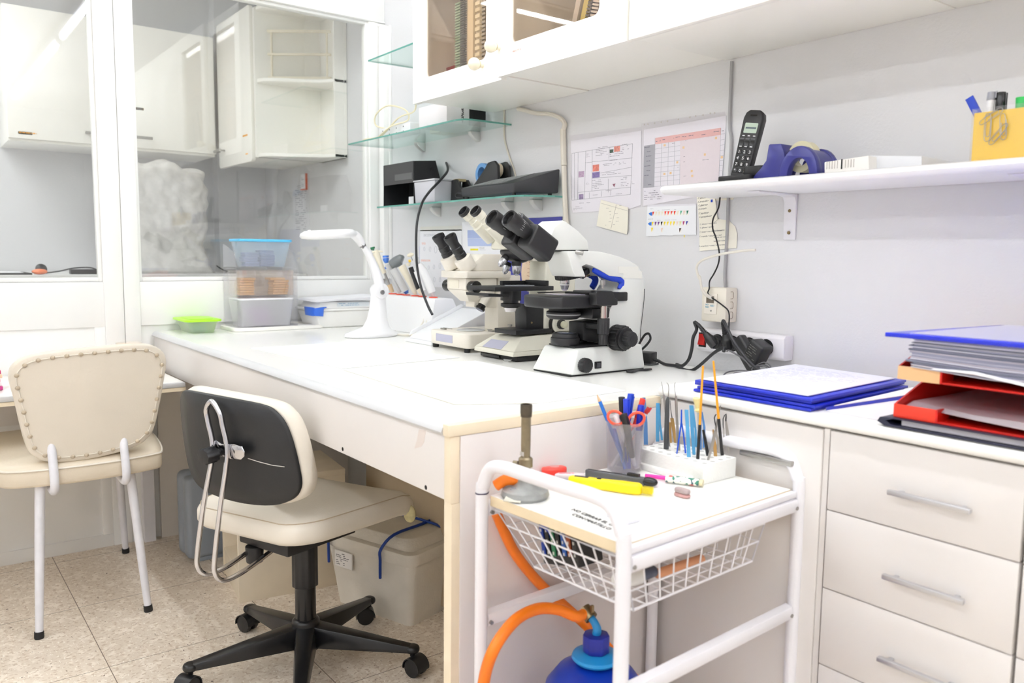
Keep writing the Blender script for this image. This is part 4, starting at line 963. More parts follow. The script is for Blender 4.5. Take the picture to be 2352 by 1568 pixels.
# reaction colour strip card
t, y = sheet('colour_card', 'white printed card with two rows of coloured reaction triangles', [(1.5834,0,1.25),(1.7634,0,1.2451),(1.7673,0,1.1602),(1.6888,0,1.162),(1.6817,0,1.1594),(1.6378,0,1.1613),(1.6267,0,1.1592),(1.5812,0,1.1597)], mat('cool_white_paper', (236,238,242),0.7), cat='card', y=-0.0022)
text('REACTION TABLE', 0.0062,((1.6565,-0,1.2415)),(1,0,0),(0,0,1), INK, t, name='card_title')
cols = dict(r=(226,70,54), c=(232,224,204), g=(100,180,150), G=(30,120,90), y=(240,214,40), p=(110,60,140), k=(40,36,34), m=(180,60,120), b=(50,60,160), w=(236,210,200), l=(220,220,150), K=(70,40,40))
def tri(pp, key, t, y, s_=0.0082):
    b = MB(); b.box((pp[0], y-0.0003, pp[2]-s_*1.1),(pp[0]+s_*0.95, y, pp[2]+s_*0.4)); c_ = b.build('square', mat('square_white', (240,238,232),0.7), t)
    b = MB(); b.prism([(pp[0], pp[2]+s_*0.4),(pp[0]+s_*0.95, pp[2]+s_*0.4),(pp[0]+s_*0.2, pp[2]-s_*1.0)], 'y', y-0.0006, y-0.00035); b.build('coloured_triangle', mat('tri_%s' % key, cols[key],0.6), c_)
for i, key in enumerate('rcccrrrrcgwG'): tri(Vector(((1.6041,0,1.2256))).lerp(Vector(((1.7312,0,1.224))), i/11), key, t, y)
for i, key in enumerate('yppkyyyywlmb'): tri(Vector(((1.6026,0,1.1965))).lerp(Vector(((1.7304,0,1.1953))), i/11), key, t, y)
for pp, key in (((1.6014,0,1.1798), 'y'),((1.639,0,1.1783), 'w'),((1.7067,0,1.1766), 'K')): tri(pp, key, t, y)
for pts in ([(1.5894,0,1.2238),(1.5957,-0,1.227),(1.6033,-0,1.2278),(1.6029,-0,1.2173),(1.596,-0,1.2189)],[(1.5875,0,1.1949),(1.5942,0,1.1986),(1.6017,-0,1.1996),(1.6014,-0,1.189),(1.5945,0,1.1903)]):
    b = MB(); b.prism([(p[0], p[2]) for p in pts], 'y', y-0.0006, y); b.build('arrow_head', mat('arrow_blue', (40,110,200),0.6), t)
b = MB(); y_ = y; scr(b, ((1.5904,0,1.2349)),0.026,0.004,1,130, size=0.4, th=0.0004); scr(b, ((1.5878,0,1.2061)),0.026,0.004,1,131, size=0.4, th=0.0004); scr(b, ((1.6182,0,1.2306)),0.10,0.0035,1,132, size=0.35, th=0.0004); scr(b, ((1.6175,-0,1.2017)),0.10,0.0035,1,133, size=0.35, th=0.0004)
b.build('small_print', INKG, t)
# handwritten note strips
t, y = sheet('handwritten_note', 'narrow cream handwritten list hanging just below the end of the wall shelf', [(1.7657,-0.004,1.2696),(1.8268,-0.004,1.2664),(1.8331,-0.004,1.2356),(1.8403,-0.004,1.1996),(1.8271,-0.004,1.1923),(1.7775,-0.004,1.1935)], PAPERY, cat='note', y=-0.004)
HW = mat('pen_ink', (60,58,62),0.7)
for i, (s_, pp) in enumerate(zip(('\u2022C.albicans\u2192', '\u2022C.tropicalis\u2192', '\u2022C.glabrata\u2192', '\u2022C.krusei\u2192', '\u2022C.lypolitica\u2192', '\u2022C.parapsilosis\u2192'),((1.7695,-0.005,1.2563),(1.7706,-0.005,1.2469),(1.7724,-0.005,1.2369),(1.7735,-0.005,1.2275),(1.7747,-0.005,1.2155),(1.7771,-0.005,1.206)))):
    text(s_.replace('\u2192', '>').replace('\u2022', '-'),0.0068,(pp[0], y, pp[2]),(1,0,0.06),(-0.06,0,1), HW, t, name='handwriting')
b = MB(); pp = ((1.8154,-0.005,1.2503)); b.box((pp[0], y-0.0006, pp[2]-0.004),(pp[0]+0.006, y, pp[2]+0.003)); b.build('blue_mark', BLUEP, t)
t, y = sheet('handwritten_note', 'larger cream handwritten sheet with a curled corner, lowest of the wall notes', [(1.7762,-0.0025,1.1962),(1.8383,-0.0025,1.2023),(1.8766,-0.0025,1.1962),(1.896,-0.0025,1.1806),(1.9037,-0.0025,1.1605),(1.9033,-0.0025,1.1254),(1.7815,-0.0025,1.117)], PAPERY, cat='note', y=-0.0022)
for i, (s_, pp) in enumerate(zip(('C. albicans > verde claro', 'C. glabrata > granate', 'C. krusei > rosa claro a rosa con', 'borde blanquecino', 'C. tropicalis > azul grisace a azul', 'verdoso con o sin', 'halo color violeta', 'C. parapsilosis > crema / marron-violaceo'),((1.7797,-0.003,1.1869),(1.7801,-0.003,1.1778),(1.78,-0.003,1.166),(1.8209,-0.003,1.1688),(1.7798,-0.003,1.1542),(1.8282,-0.003,1.1512),(1.8287,-0.003,1.1414),(1.7783,-0.003,1.128)))):
    text(s_, 0.0056,(pp[0], y, pp[2]),(1,0,0.05),(-0.05,0,1), mat('pale_pen_ink', (110,108,112),0.7), t, name='handwriting')
b = MB(); b.box(((1.8252,-0,1.2667))[:1] + (-0.002,((1.826,0,1.2501))[2]),(1.887,-0.0012,1.262)); b.build('blank_slip', PAPERY, label='small blank cream slip beside the handwritten list under the shelf', cat='note')
b = MB(); p_ = ((1.7226,0,1.1576)); b.box((p_[0],-0.0015, p_[2]-0.003),(p_[0]+0.004,-0.001, p_[2]+0.003)); b.build('paint_speck', mat('speck_yellow', (236,220,120),0.7), label='tiny yellow mark on the wall below the colour card', cat='mark')

# wall papers behind the microscopes
t, y = sheet('wall_drawing', 'punched sheet of faint pencil shape sketches on the wall behind the stereo microscope', [(0.3016,0,1.1983),(0.6128,0,1.1959),(0.6149,0,0.9703),(0.2919,0,0.9658)])
b = MB(); b.prism([(0.3028,0,1.2126),(0.6154,0,1.2107),(0.6156,0,1.1914),(0.3016,0,1.1944)], 'y', y, y+0.0004); b.build('hole_strip', mat('sleeve_strip', (222,220,214),0.5), t)
for i, (s_, pp) in enumerate(zip(('DICCIONARIO', 'TIPOS', 'GENERACION', 'FORMAS'),((0.3296,0,1.1723),(0.3128,0,1.1389),(0.3053,0,1.0698),(0.3128,0,1.0183)))):
    text(s_, 0.014 if i == 0 else 0.012,(pp[0], y, pp[2]),(1,0,0),(0,0,1), mat('faint_grey', (184,184,190),0.7) if i == 0 else mat('faint_red', (240,170,150),0.7), t, name='sheet_word')
for pp, r_ in zip(((0.3359,0,1.1213),(0.3806,0,1.1198),(0.4238,0,1.1183),(0.3235,0,1.0443),(0.3697,0,1.0452),(0.4109,0,1.0485),(0.4564,0,1.0531),(0.4999,0,1.0554),(0.3698,0,0.9958),(0.4134,0,0.9972),(0.4573,0,0.9985)),(0.008,0.010,0.014,0.007,0.008,0.009,0.011,0.01,0.009,0.010,0.009)):
    b = MB(); b.tube([(pp[0]+math.cos(a)*r_*0.7, y-0.0004, pp[2]+math.sin(a)*r_) for a in [2*PI*i/12 for i in range(12)]],0.0005, n=4, closed=True); b.build('sketch', mat('faint_pencil', (180,184,192),0.7), t)
b = MB(); p0, p1 = ((0.2965,0,1.1309),(0.2939,0,1.0437)); bar3(b, p0, p1,0.002, y); b.build('violet_line', mat('violet_line', (190,186,226),0.7), t)
t, y = sheet('identification_chart', 'white sheet with blue title block on the wall behind the microscopes', [(0.6138,0,1.2238),(1.0028,0,1.2171),(1.009,0,0.9273),(0.6288,0,0.9062)])
patch('title_block', [(0.6526,0,1.1923),(0.8856,0,1.1899),(0.8861,0,1.1614),(0.6529,0,1.162)],(172,186,226), t, y, 0.03)
patch('subtitle_block', [(0.6529,0,1.1612),(0.8862,0,1.1607),(0.8867,0,1.1321),(0.6563,0,1.1317)],(186,198,232), t, y, 0.03)
text('PRUEBAS DE IDENTIFICACION', 0.013,((0.6679,0,1.1745)),(1,0,0),(0,0,1), mat('slate_print', (90,92,120),0.7), t, name='chart_title')
text('NOMBRE DE\nENTEROBACTERIAS\nSOSPECHOSAS', 0.0075,((0.6575,0,1.157)),(1,0,0),(0,0,1), mat('slate_print', (90,92,120),0.7), t, name='chart_heading')
text('CARACTERISTICAS\nMAS RELEVANTES', 0.0075,((0.7367,0,1.1497)),(1,0,0),(0,0,1), mat('slate_print', (90,92,120),0.7), t, name='chart_heading')
patch('yellow_mark', [(0.6729,0,1.1225),(0.7247,0,1.1225),(0.7248,-0,1.1159),(0.673,0,1.1158)],(240,226,40), t, y, 0.03)
text('EXCEPTO', 0.010,((0.8597,0,1.1338)),(1,0,0),(0,0,1), mat('red_print', (220,110,110),0.7), t, name='chart_heading')
b = MB(); y_ = y
for k, pp in enumerate(((0.7335,0,1.1159),(0.7339,-0,1.0869),(0.7343,-0,1.0538),(0.7926,0,1.0875),(0.8194,0,1.0716),(0.792,0,1.0344),(0.8201,0,1.031))): scr(b, pp, 0.05,0.014,3,150+k, size=0.4, th=0.0004)
b.build('printed_text', INKG, t)
t = thing('picture_card', 'navy card with two round specimen pictures behind the white microscope', 'picture', (1.05,0,0.93))
b = MB(); b.box((0.90,-0.0032,0.92),(1.205,-0.0024,1.227)); b.build('card', mat('navy_card', (62,64,150),0.5), t)
for (a_) in ((1.0334,0,1.0421),(1.1239,0,1.0424)):
    b = MB(); b.T = Matrix.Translation((a_[0],-0.0038, a_[2])) @ Matrix.Diagonal((0.7,1,1.15,1)); b.cyl((0,0,0),(0,0.0006,0),0.058, n=40)
    pc = b.build('round_picture', mat('specimen_buff', (228,204,176),0.7, var=0.06, scale=40), t)
    b = MB(); rnd = random.Random(int(a_[0]*1000))
    for k in range(26):
        zz = rnd.uniform(-0.05,0.05); xx = rnd.uniform(-0.03,0.025)*(1-abs(zz)/0.07); L = rnd.uniform(0.004,0.018)
        bar3(b, (a_[0]+xx, 0, a_[2]+zz),(a_[0]+min(xx+L, 0.036),0, a_[2]+zz+rnd.uniform(-0.002,0.002)),0.0011,-0.0041)
    b.build('specimen_marks', mat('specimen_red', (160,80,70),0.7), pc)['kind'] = 'stuff'

# cable trunking and cables
b = MB(); b.tube([(0.9735,-0.012,1.5999),(1.0174,-0.012,1.5883),(1.0697,-0.012,1.573),(1.1429,-0.012,1.5608),(1.1939,-0.012,1.5434),(1.2203,-0.012,1.521)] + [(1.212,-0.012,1.50)],0.0085, n=8, sub=5, flat=0.8)
b.tube([(1.212,-0.012,1.505),(1.220,-0.012,1.39)],0.0095, n=8)
b.tube([(1.220,-0.012,1.388),(1.226,-0.012,1.30),(1.235,-0.012,1.22),(1.25,-0.012,1.16)],0.0085, n=8)
b.build('cable_conduit', mat('beige_conduit', (222,216,204),0.5), label='beige cable conduit curving down the wall beside the sleeved table', cat='conduit')
b = MB(); b.tube([(0.882,-0.004,1.6159),(0.8834,-0.004,1.5375),(0.8892,-0.004,1.4991),(0.9159,-0.004,1.4438),(0.9473,-0.004,1.3888),(0.9684,-0.004,1.335)] + [(1.0,-0.004,1.30)],0.0032, n=6, sub=4)
b.build('thin_wall_cable', mat('pale_beige_cord', (214,208,194),0.5), label='thin beige cable running down the wall behind the glass shelves', cat='cable')
b = MB(); b.tube([(1.868,-0.006,1.602),(1.868,-0.006,1.45),(1.876,-0.006,1.40),(1.874,-0.006,1.30),(1.874,-0.006,1.15),(1.872,-0.006,1.06),(1.878,-0.008,1.02)],0.0052, n=8, sub=4, flat=0.7)
b.build('grey_wall_cable', mat('grey_cord', (170,170,172),0.5), label='grey cable running down the wall from cabinet to beige socket', cat='cable')

# socket box
SB = mat('ivory_socket', (232,226,212),0.4)
t = thing('phone_socket', 'ivory surface mounted telephone socket with handwritten blue words', 'socket', (1.87,-0.02,0.93))
b = MB(); b.box((1.832,-0.048,0.932),(1.912,-0.0005,1.022)); bd = b.build('box', SB, t, bevel=0.004)
for i in range(3):
    zc = 1.003 - i*0.026
    b = MB(); b.tube([(1.9123,-0.030, zc+0.009),(1.9126,-0.022, zc+0.009),(1.9126,-0.019, zc+0.005),(1.9126,-0.019, zc-0.005),(1.9126,-0.022, zc-0.009),(1.9123,-0.030, zc-0.009)],0.0006, n=5); b.build('knockout', mat('knockout_brown', (150,130,110),0.6), bd)
b = MB(); b.box((1.843,-0.0515,0.952),(1.885,-0.048,1.006)); pl = b.build('plate', mat('ivory_plate', (238,232,220),0.35), t, bevel=0.0015)
b = MB(); b.box((1.851,-0.0520,0.981),(1.876,-0.0514,0.999)); b.build('jack_opening', mat('jack_dark', (110,100,86),0.6), pl)
b = MB(); b.cyl((1.868,-0.0535,0.961),(1.868,-0.0515,0.961),0.002, n=10); b.build('screw', STEEL, pl)
TEAL = mat('teal_pen', (70,160,186),0.7)
text('NO\nRED', 0.0062,(1.849,-0.0518,0.9745),(1,0,0),(0,0,1), TEAL, pl, name='handwritten_word')
text('RED', 0.0068,(1.865,-0.0518,0.9720),(1,0,0),(0,0,1), TEAL, pl, name='handwritten_word')
b = MB(); b.tube([(1.872,-0.053,0.993),(1.865,-0.072,1.004),(1.858,-0.08,1.018)],[0.004,0.0048,0.0036], n=8, sub=4)
b.tube([(1.858,-0.08,1.018)] + [(1.8496,-0.08,1.0504)] + [(1.8443,-0.075,1.0441),(1.8343,-0.075,1.0723),(1.8508,-0.075,1.0918),(1.9037,-0.075,1.1068),(1.9574,-0.075,1.1147),(1.986,-0.075,1.1181),(2.0154,-0.075,1.1192)],0.0033, n=8, sub=5)
b.build('network_cable', CORDW, label='white network cable plugged in the ivory socket, its loop standing off the wall', cat='cable')
b = MB(); b.tube([(1.87,-0.035,1.2585),(1.8658,-0.035,1.2275),(1.8501,-0.035,1.201)] + [(1.8499,-0.035,1.175),(1.8625,-0.035,1.1488),(1.8741,-0.035,1.1126),(1.8726,-0.035,1.0844),(1.8597,-0.035,1.0579),(1.8462,-0.035,1.0381)] + [(1.8644,-0.058,1.0192),(1.8603,-0.058,1.0079),(1.8697,-0.058,0.9982),(1.8917,-0.058,0.9871),(1.9121,-0.058,0.9762),(1.9261,-0.058,0.967),(1.9317,-0.058,0.9534),(1.9322,-0.058,0.9275),(1.9335,-0.058,0.8997),(1.9363,-0.058,0.8839)] + [(1.905,-0.055,0.868)],0.0020, n=6, sub=4)
b.build('telephone_cable', CORD, label='thin dark cable dropping from the shelf past the ivory socket to the strip', cat='cable')

# wall power strip
t = thing('power_strip', 'white wall mounted power strip with red switch and four black plugs', 'power strip', (1.95,-0.02,0.845))
b = MB(); b.prism([(-0.0005,0.850),(-0.0005,0.912),(-0.032,0.912),(-0.040,0.905),(-0.040,0.857),(-0.032,0.850)], 'x', 1.812,2.084); b.build('body', mat('strip_white', (238,236,240),0.3), t, bevel=0.003)
b = MB(); b.box((1.822,-0.042,0.862),(1.846,-0.0402,0.900)); sw = b.build('switch_bezel', BLK, t)
b = MB(); b.prism([(-0.0415,0.866),(-0.049,0.868),(-0.045,0.882),(-0.0445,0.896),(-0.0415,0.897)], 'x', 1.824,1.844); b.build('rocker_switch', mat('red_rocker', (190,30,26),0.25), sw)
for x in (1.884,1.932,1.984,2.034):
    b = MB(); b.lathe([(0.0,-0.0005),(0.0,0.001),(0.0205,0.001),(0.0205,-0.0005)],(x, -0.0402,0.880),(0,-1,0), n=28); b.build('socket', BLKM, t)
def plug(name, label, x, z, dirx, dirz, L, flat=False):
    t = thing(name, label, 'plug', (x, -0.045, z-0.02))
    b = MB(); b.cyl((x, -0.0415, z),(x, -0.058, z),0.0185,0.0175, n=24); b.build('plug_head', BLK, t, bevel=0.0015)
    d = Vector((dirx, -0.25, dirz)).normalized(); c = Vector((x, -0.062, z))
    b = MB(); b.tube([c - d*0.012, c+d*0.01, c+d*L*0.6, c+d*L],[0.012,0.0135,0.0105,0.0072], n=10, sub=3); b.build('plug_grip', BLK, t)
    b = MB()
    for k in range(6): q = c + d*(L+0.002+k*0.0045); b.cyl(q, q+d*0.0026,0.0068-k*0.0004, n=10)
    b.tube([c+d*(L-0.002), c+d*(L+0.030)],0.0046, n=8); b.build('strain_relief', BLK, t)
    return c+d*(L+0.028)
e1 = plug('mains_plug', 'black mains plug nearest the red switch with its cable arching left', 1.884,0.880,-0.6,0.75,0.030)
e2 = plug('mains_plug', 'black mains plug in the second socket of the wall strip', 1.932,0.880,-0.1,0.95,0.026)
t = thing('plug_adapter', 'black plug in adapter with printed rating, last on the wall strip', 'power adapter', (2.034,-0.06,0.83))
b = MB(); b.T = Matrix.Translation((2.028,-0.07,0.868)) @ Matrix.Rotation(math.radians(28),4, 'Y'); b.box((-0.020,-0.022,-0.030),(0.024,0.024,0.030)); b.build('body', BLK, t, bevel=0.006, seg=3)
b = MB(); b.T = Matrix.Translation((2.028,-0.07,0.868)) @ Matrix.Rotation(math.radians(28),4, 'Y'); scribble(b, (-0.014,-0.0222,-0.02),(1,0,0),(0,0,1),0.03,0.04,7, seed=41, size=0.4); b.build('rating_print', mat('rating_grey', (120,118,112),0.6), t)
t = thing('plug_adapter', 'long black plug in adapter hanging in the third socket of the wall strip', 'power adapter', (1.984,-0.06,0.82))
b = MB(); b.cyl((1.984,-0.0415,0.880),(1.984,-0.055,0.880),0.0185, n=24); b.T = Matrix.Translation((1.990,-0.068,0.872)) @ Matrix.Rotation(math.radians(-38),4, 'Y'); b.box((-0.018,-0.013,-0.058),(0.018,0.013,0.035)); b.build('body', BLK, t, bevel=0.006, seg=3)

# power supply and cables on the desk
t = thing('power_supply', 'black power supply brick lying on the desk behind the white microscope', 'power adapter', (1.655,-0.09,0.8005))
b = MB(); b.T = Matrix.Translation((1.640,-0.085,0.8005)) @ Matrix.Rotation(math.radians(20),4, 'Z'); b.box((-0.050,-0.024,0),(0.050,0.024,0.033)); b.build('body', BLK, t, bevel=0.003)
b = MB(); b.tube([(1.688,-0.068,0.815),(1.703,-0.064,0.809)],[0.006,0.004], n=8); b.build('strain_relief', BLK, t)
b = MB(); b.tube([(1.70,-0.066,0.812),(1.73,-0.07,0.8055),(1.775,-0.075,0.806)] + [(1.8276,-0.07,0.8002),(1.8976,-0.07,0.8542),(1.9316,-0.07,0.8723)] + [(1.93,-0.07,0.872),(1.935,-0.078,0.862)],0.0044, n=8, sub=6)
b.build('supply_cable', CORD, label='black cable rising from the power supply brick to the wall strip', cat='cable')
b = MB(); b.tube([e1, e1+Vector((-0.012,-0.002,0.006))] + [(1.8416,-0.075,0.9112),(1.8309,-0.075,0.8883),(1.8277,-0.075,0.859),(1.8186,-0.075,0.8289)] + [(1.78,-0.055,0.806),(1.75,-0.045,0.8055)],0.0044, n=8, sub=6)
b.build('arching_cable', CORD, label='black cable arching over left from the plug beside the red switch', cat='cable')
b = MB(); b.tube([e2, e2+Vector((0.004,-0.003,0.008)),(1.955,-0.095,0.925),(1.99,-0.11,0.892),(2.03,-0.12,0.862),(2.07,-0.13,0.84),(2.10,-0.13,0.8315)],0.0044, n=8, sub=6)
b.build('diagonal_cable', CORD, label='black cable slanting across the plugs down to the worktop', cat='cable')
b = MB(); b.tube([(1.575,-0.135,0.8035),(1.62,-0.13,0.8035),(1.66,-0.118,0.8035),(1.705,-0.10,0.8035),(1.715,-0.08,0.806)],0.003, n=6, sub=5)
b.build('microscope_lead', CORD, label='thin black lead from the white microscope along the desk', cat='cable')
b = MB(); b.tube([(1.7662,-0.2532,0.804),(1.7749,-0.2449,0.804),(1.7663,-0.2131,0.804),(1.7702,-0.1881,0.804),(1.7697,-0.1669,0.804)],[0.006,0.007,0.0045,0.006,0.004], n=8, sub=4, flat=0.6); b.build('cable_connector', BLK, label='flat black inline connector lying beside the white microscope base', cat='connector')
GC2 = mat('dark_grey_cord', (96,94,98),0.5)
b = MB(); b.tube([(2.0724,-0.0214,0.829),(2.0888,-0.0951,0.829),(2.0815,-0.1304,0.829),(2.036,-0.1291,0.829),(2.027,-0.1678,0.829),(2.0522,-0.223,0.829),(2.083,-0.2646,0.829),(2.1169,-0.2967,0.829),(2.085,-0.2395,0.829),(2.0509,-0.1783,0.829),(2.0703,-0.1598,0.829),(2.0935,-0.1469,0.829)] + [(2.0781,-0.08,0.8284),(2.0665,-0.08,0.8403),(2.0487,-0.08,0.8402),(2.0447,-0.08,0.8301),(2.0542,-0.08,0.8207)] , 0.0018, n=6, sub=5)
b.build('coiled_cable', GC2, label='thin grey cable coiled on the worktop beside the blue folders', cat='cable')
b = MB(); b.tube([(2.0863,-0.09,0.8292),(2.0822,-0.09,0.8448),(2.0666,-0.09,0.8496),(2.0534,-0.09,0.8453),(2.0382,-0.09,0.8359),(2.0307,-0.09,0.8273),(2.0388,-0.09,0.8235),(2.057,-0.09,0.82),(2.0744,-0.09,0.8259),(2.0807,-0.09,0.8314),(2.0648,-0.09,0.8409),(2.0381,-0.09,0.8368)],0.0016, n=6, sub=5)
b.build('loose_cable', GC2, label='thin grey cable standing in loops below the plug in adapters', cat='cable')
b = MB(); b.tube([(1.935,-0.065,0.862),(1.96,-0.09,0.868),(1.99,-0.10,0.862),(2.02,-0.105,0.852),(2.035,-0.10,0.835)],0.0022, n=6, sub=5); b.build('short_grey_cable', GC2, label='short grey cable crossing in front of the lower plugs', cat='cable')

# ================================================================ cream studded chair
t = thing('padded_chair', 'cream vinyl chair with studded back and white tubular legs at the side table', 'chair', (0.42,-1.32,0))
def spline_closed(pts, n=8):
    out = []; N = len(pts)
    for i in range(N):
        p0, p1, p2, p3 = [Vector(pts[(i+k-1) % N]) for k in range(4)]
        for j in range(n):
            u = j/n; out.append(0.5*((2*p1)+(p2-p0)*u+(2*p0-5*p1+4*p2-p3)*u*u+(3*p1-p0-3*p2+p3)*u*u*u))
    return out
# back outline in the plane x ~ 0.68 as seen from behind: (y, z)
bo = [(-1.518,0.755),(-1.500,0.792),(-1.450,0.812),(-1.32,0.823),(-1.19,0.826),(-1.135,0.812),(-1.108,0.775),(-1.118,0.70),(-1.145,0.575),(-1.170,0.535),(-1.215,0.512),(-1.32,0.497),(-1.42,0.498),(-1.465,0.518),(-1.487,0.56),(-1.507,0.68)]
outl = spline_closed([(p[0], p[1],0) for p in bo],5)
cyb = -1.312; czb = 0.66
def ring(sc, x, dx=0.0):
    return [(x + dx + (-0.10*(p.y-czb)*-0.35), cyb+(p.x-cyb)*sc, czb+(p.y-czb)*sc) for p in outl]
def lean(p): return (p[0] + (p[2]-0.5)*0.04, p[1], p[2])
def bowed(r, k): return [(x - k*((y-cyb)/0.2)**2*0.018 + (z-0.5)*0.05, y, z) for x, y, z in r]
prof = [(0.90,0.0,1),(0.972,0.0,1),(0.992,-0.004,1),(1.0,-0.014,1),(1.0,-0.030,1),(0.985,-0.042,1),(0.93,-0.050,1),(0.6,-0.056,1),(0.2,-0.057,1)]
b = MB(); rings = [bowed([(0.672+dx, y, z) for (x, y, z) in ring(s_, 0)],1) for s_, dx, _ in [(0.2,0.003,1),(0.6,0.002,1)]+prof]
N = len(outl); vs = [v for r in rings for v in r]; fs = []
for j in range(len(rings)-1):
    for i in range(N): fs.append((j*N+i, j*N+(i+1) % N, (j+1)*N+(i+1) % N, (j+1)*N+i))
fs.append(tuple(range(N))); fs.append(tuple((len(rings)-1)*N+i for i in reversed(range(N))))
b.add(vs, fs); bk = b.build('backrest', CHAIRV, t, ang=60)
b = MB(); b.tube(bowed([(0.6735, cyb+(p.x-cyb)*0.925, czb+(p.y-czb)*0.905) for p in outl],1),0.0016, n=5, closed=True); b.build('piping', CHAIRV2, bk)
STUD = mat('cream_stud', (190,176,154),0.3,0.15)
per = [Vector(v) for v in bowed([(0.6745, cyb+(p.x-cyb)*0.925, czb+(p.y-czb)*0.905) for p in outl],1)]
tot = sum((per[(i+1) % N]-per[i]).length for i in range(N)); nst = 33; step = tot/nst; acc = 0; nxt = 0.01
for i in range(N):
    a_, c_ = per[i], per[(i+1) % N]; L = (c_-a_).length
    while nxt <= acc+L and nxt < tot+0.01-1e-6:
        q = a_.lerp(c_, (nxt-acc)/L)
        s_ = MB(); s_.sphere((q.x, q.y, q.z),0.0066, n=12, sc=(0.55,1,0.9)); s_.build('stud', STUD, bk); nxt += step
    acc += L
# seat
so = [(0.10,-1.15),(0.14,-1.10),(0.36,-1.085),(0.60,-1.115),(0.66,-1.16),(0.685,-1.33),(0.665,-1.50),(0.60,-1.56),(0.36,-1.60),(0.14,-1.58),(0.10,-1.52),(0.09,-1.31)]
so = spline_closed([(x, y, 0) for x, y in so],5); scx, scy = 0.39,-1.325
def srng(s_, z): return [(scx+(p.x-scx)*s_, scy+(p.y-scy)*s_, z) for p in so]
b = MB(); rings = [srng(0.3,0.432), srng(0.93,0.432), srng(0.985,0.436), srng(1,0.444), srng(1.0,0.478), srng(0.985,0.488), srng(0.93,0.498), srng(0.6,0.507), srng(0.2,0.509)]
N2 = len(so); vs = [v for r in rings for v in r]; fs = []
for j in range(len(rings)-1):
    for i in range(N2): fs.append((j*N2+i, j*N2+(i+1) % N2,(j+1)*N2+(i+1) % N2,(j+1)*N2+i))
fs.append(tuple(reversed(range(N2)))); fs.append(tuple((len(rings)-1)*N2+i for i in range(N2)))
b.add(vs, fs); st = b.build('seat', mat('cream_vinyl_seat', (220,208,188),0.5, var=0.03, scale=9, bump=0.2, bscale=180), t, ang=60)
b = MB(); b.tube(srng(1.0,0.484),0.0035, n=6, closed=True); b.build('piping', CHAIRV2, st)
LEG = mat('worn_white_tube', (226,226,232),0.35, var=0.06, scale=25)
for (top, bot) in (((0.635,-1.455,0.43),(0.68,-1.481,0.0)),((0.63,-1.215,0.43),(0.672,-1.187,0.0)),((0.17,-1.16,0.43),(0.105,-1.132,0.0)),((0.17,-1.53,0.43),(0.105,-1.585,0.0))):
    T = Vector(top); B = Vector(bot); d = (B-T).normalized()
    b = MB(); b.tube([T, T.lerp(B, 0.5), B-d*0.018],[0.0135,0.0125,0.0105], n=16); l_ = b.build('leg', LEG, t)
    b = MB(); b.tube([B-d*0.020, B-d*0.004,(B.x, B.y, 0.0)],[0.0125,0.013,0.012], n=16); b.build('rubber_foot', BLKM, l_)
for y in (-1.425,-1.238):
    b = MB(); b.tube([(0.655, y, 0.56),(0.672, y, 0.52),(0.690, y, 0.46),(0.688, y, 0.432),(0.672, y, 0.418),(0.64, y, 0.4165),(0.55, y, 0.4195)],0.0118, n=14, sub=4); b.build('back_support', LEG, t)

# ================================================================ office chair
oc = thing('office_chair', 'swivel office chair with black shell back, cream seat and black star base', 'chair', (1.27,-0.93,0), math.radians(18))
# local frame: +y faces the desk, x across
def rr(x0, y0, x1, y1, r, z, n=6): return [(x, y, z) for x, y in rrect(x0, y0, x1, y1, r, n)]
def cushion(name, rings_, M_, parent, T=None):
    b = MB(); b.T = T; n_ = len(rings_[0]); vs = [v for r in rings_ for v in r]; fs = []
    for j in range(len(rings_)-1):
        for i in range(n_): fs.append((j*n_+i, j*n_+(i+1) % n_, (j+1)*n_+(i+1) % n_, (j+1)*n_+i))
    fs.append(tuple(reversed(range(n_)))); fs.append(tuple((len(rings_)-1)*n_+i for i in range(n_)))
    b.add(vs, fs); return b.build(name, M_, parent, local=True, ang=60)
W2 = 0.232
rings = []
for (ins, z, r) in ((0.10,0.404,0.04),(0.03,0.400,0.07),(0.008,0.405,0.085),(0.0,0.416,0.09),(0.0,0.440,0.09),(0.008,0.456,0.085),(0.03,0.468,0.07),(0.09,0.474,0.05),(0.16,0.476,0.03)):
    x0 = -W2+ins; x1 = W2-ins; y0 = -0.195+ins; y1 = 0.235-ins
    ring_ = [(x-0.01, y, z + 0.012*(x/W2)*(0 if z < 0.4 else 1) - 0.030*max(0,(y-0.10)/0.1)**1.5*(1 if z > 0.0 else 0)*0.7 + 0.010*(abs(x)/W2)**2) for x, y, _ in rr(x0, y0, x1, y1, max(0.01, r), z)]
    rings.append(ring_)
se = cushion('seat', rings, CHAIRV2, oc)
b = MB(); b.tube([(x, y, z+0.001) for x, y, z in rings[5]],0.0014, n=5, closed=True); b.build('seat_seam', mat('seam_tan', (190,174,150),0.7), se, local=True)
b = MB(); b.sphere((0.212,0.175,0.415),0.02, sc=(1,0.6,1.2)); b.build('foam_tear', mat('exposed_foam', (206,196,150),0.9, var=0.2, scale=60), se, local=True)
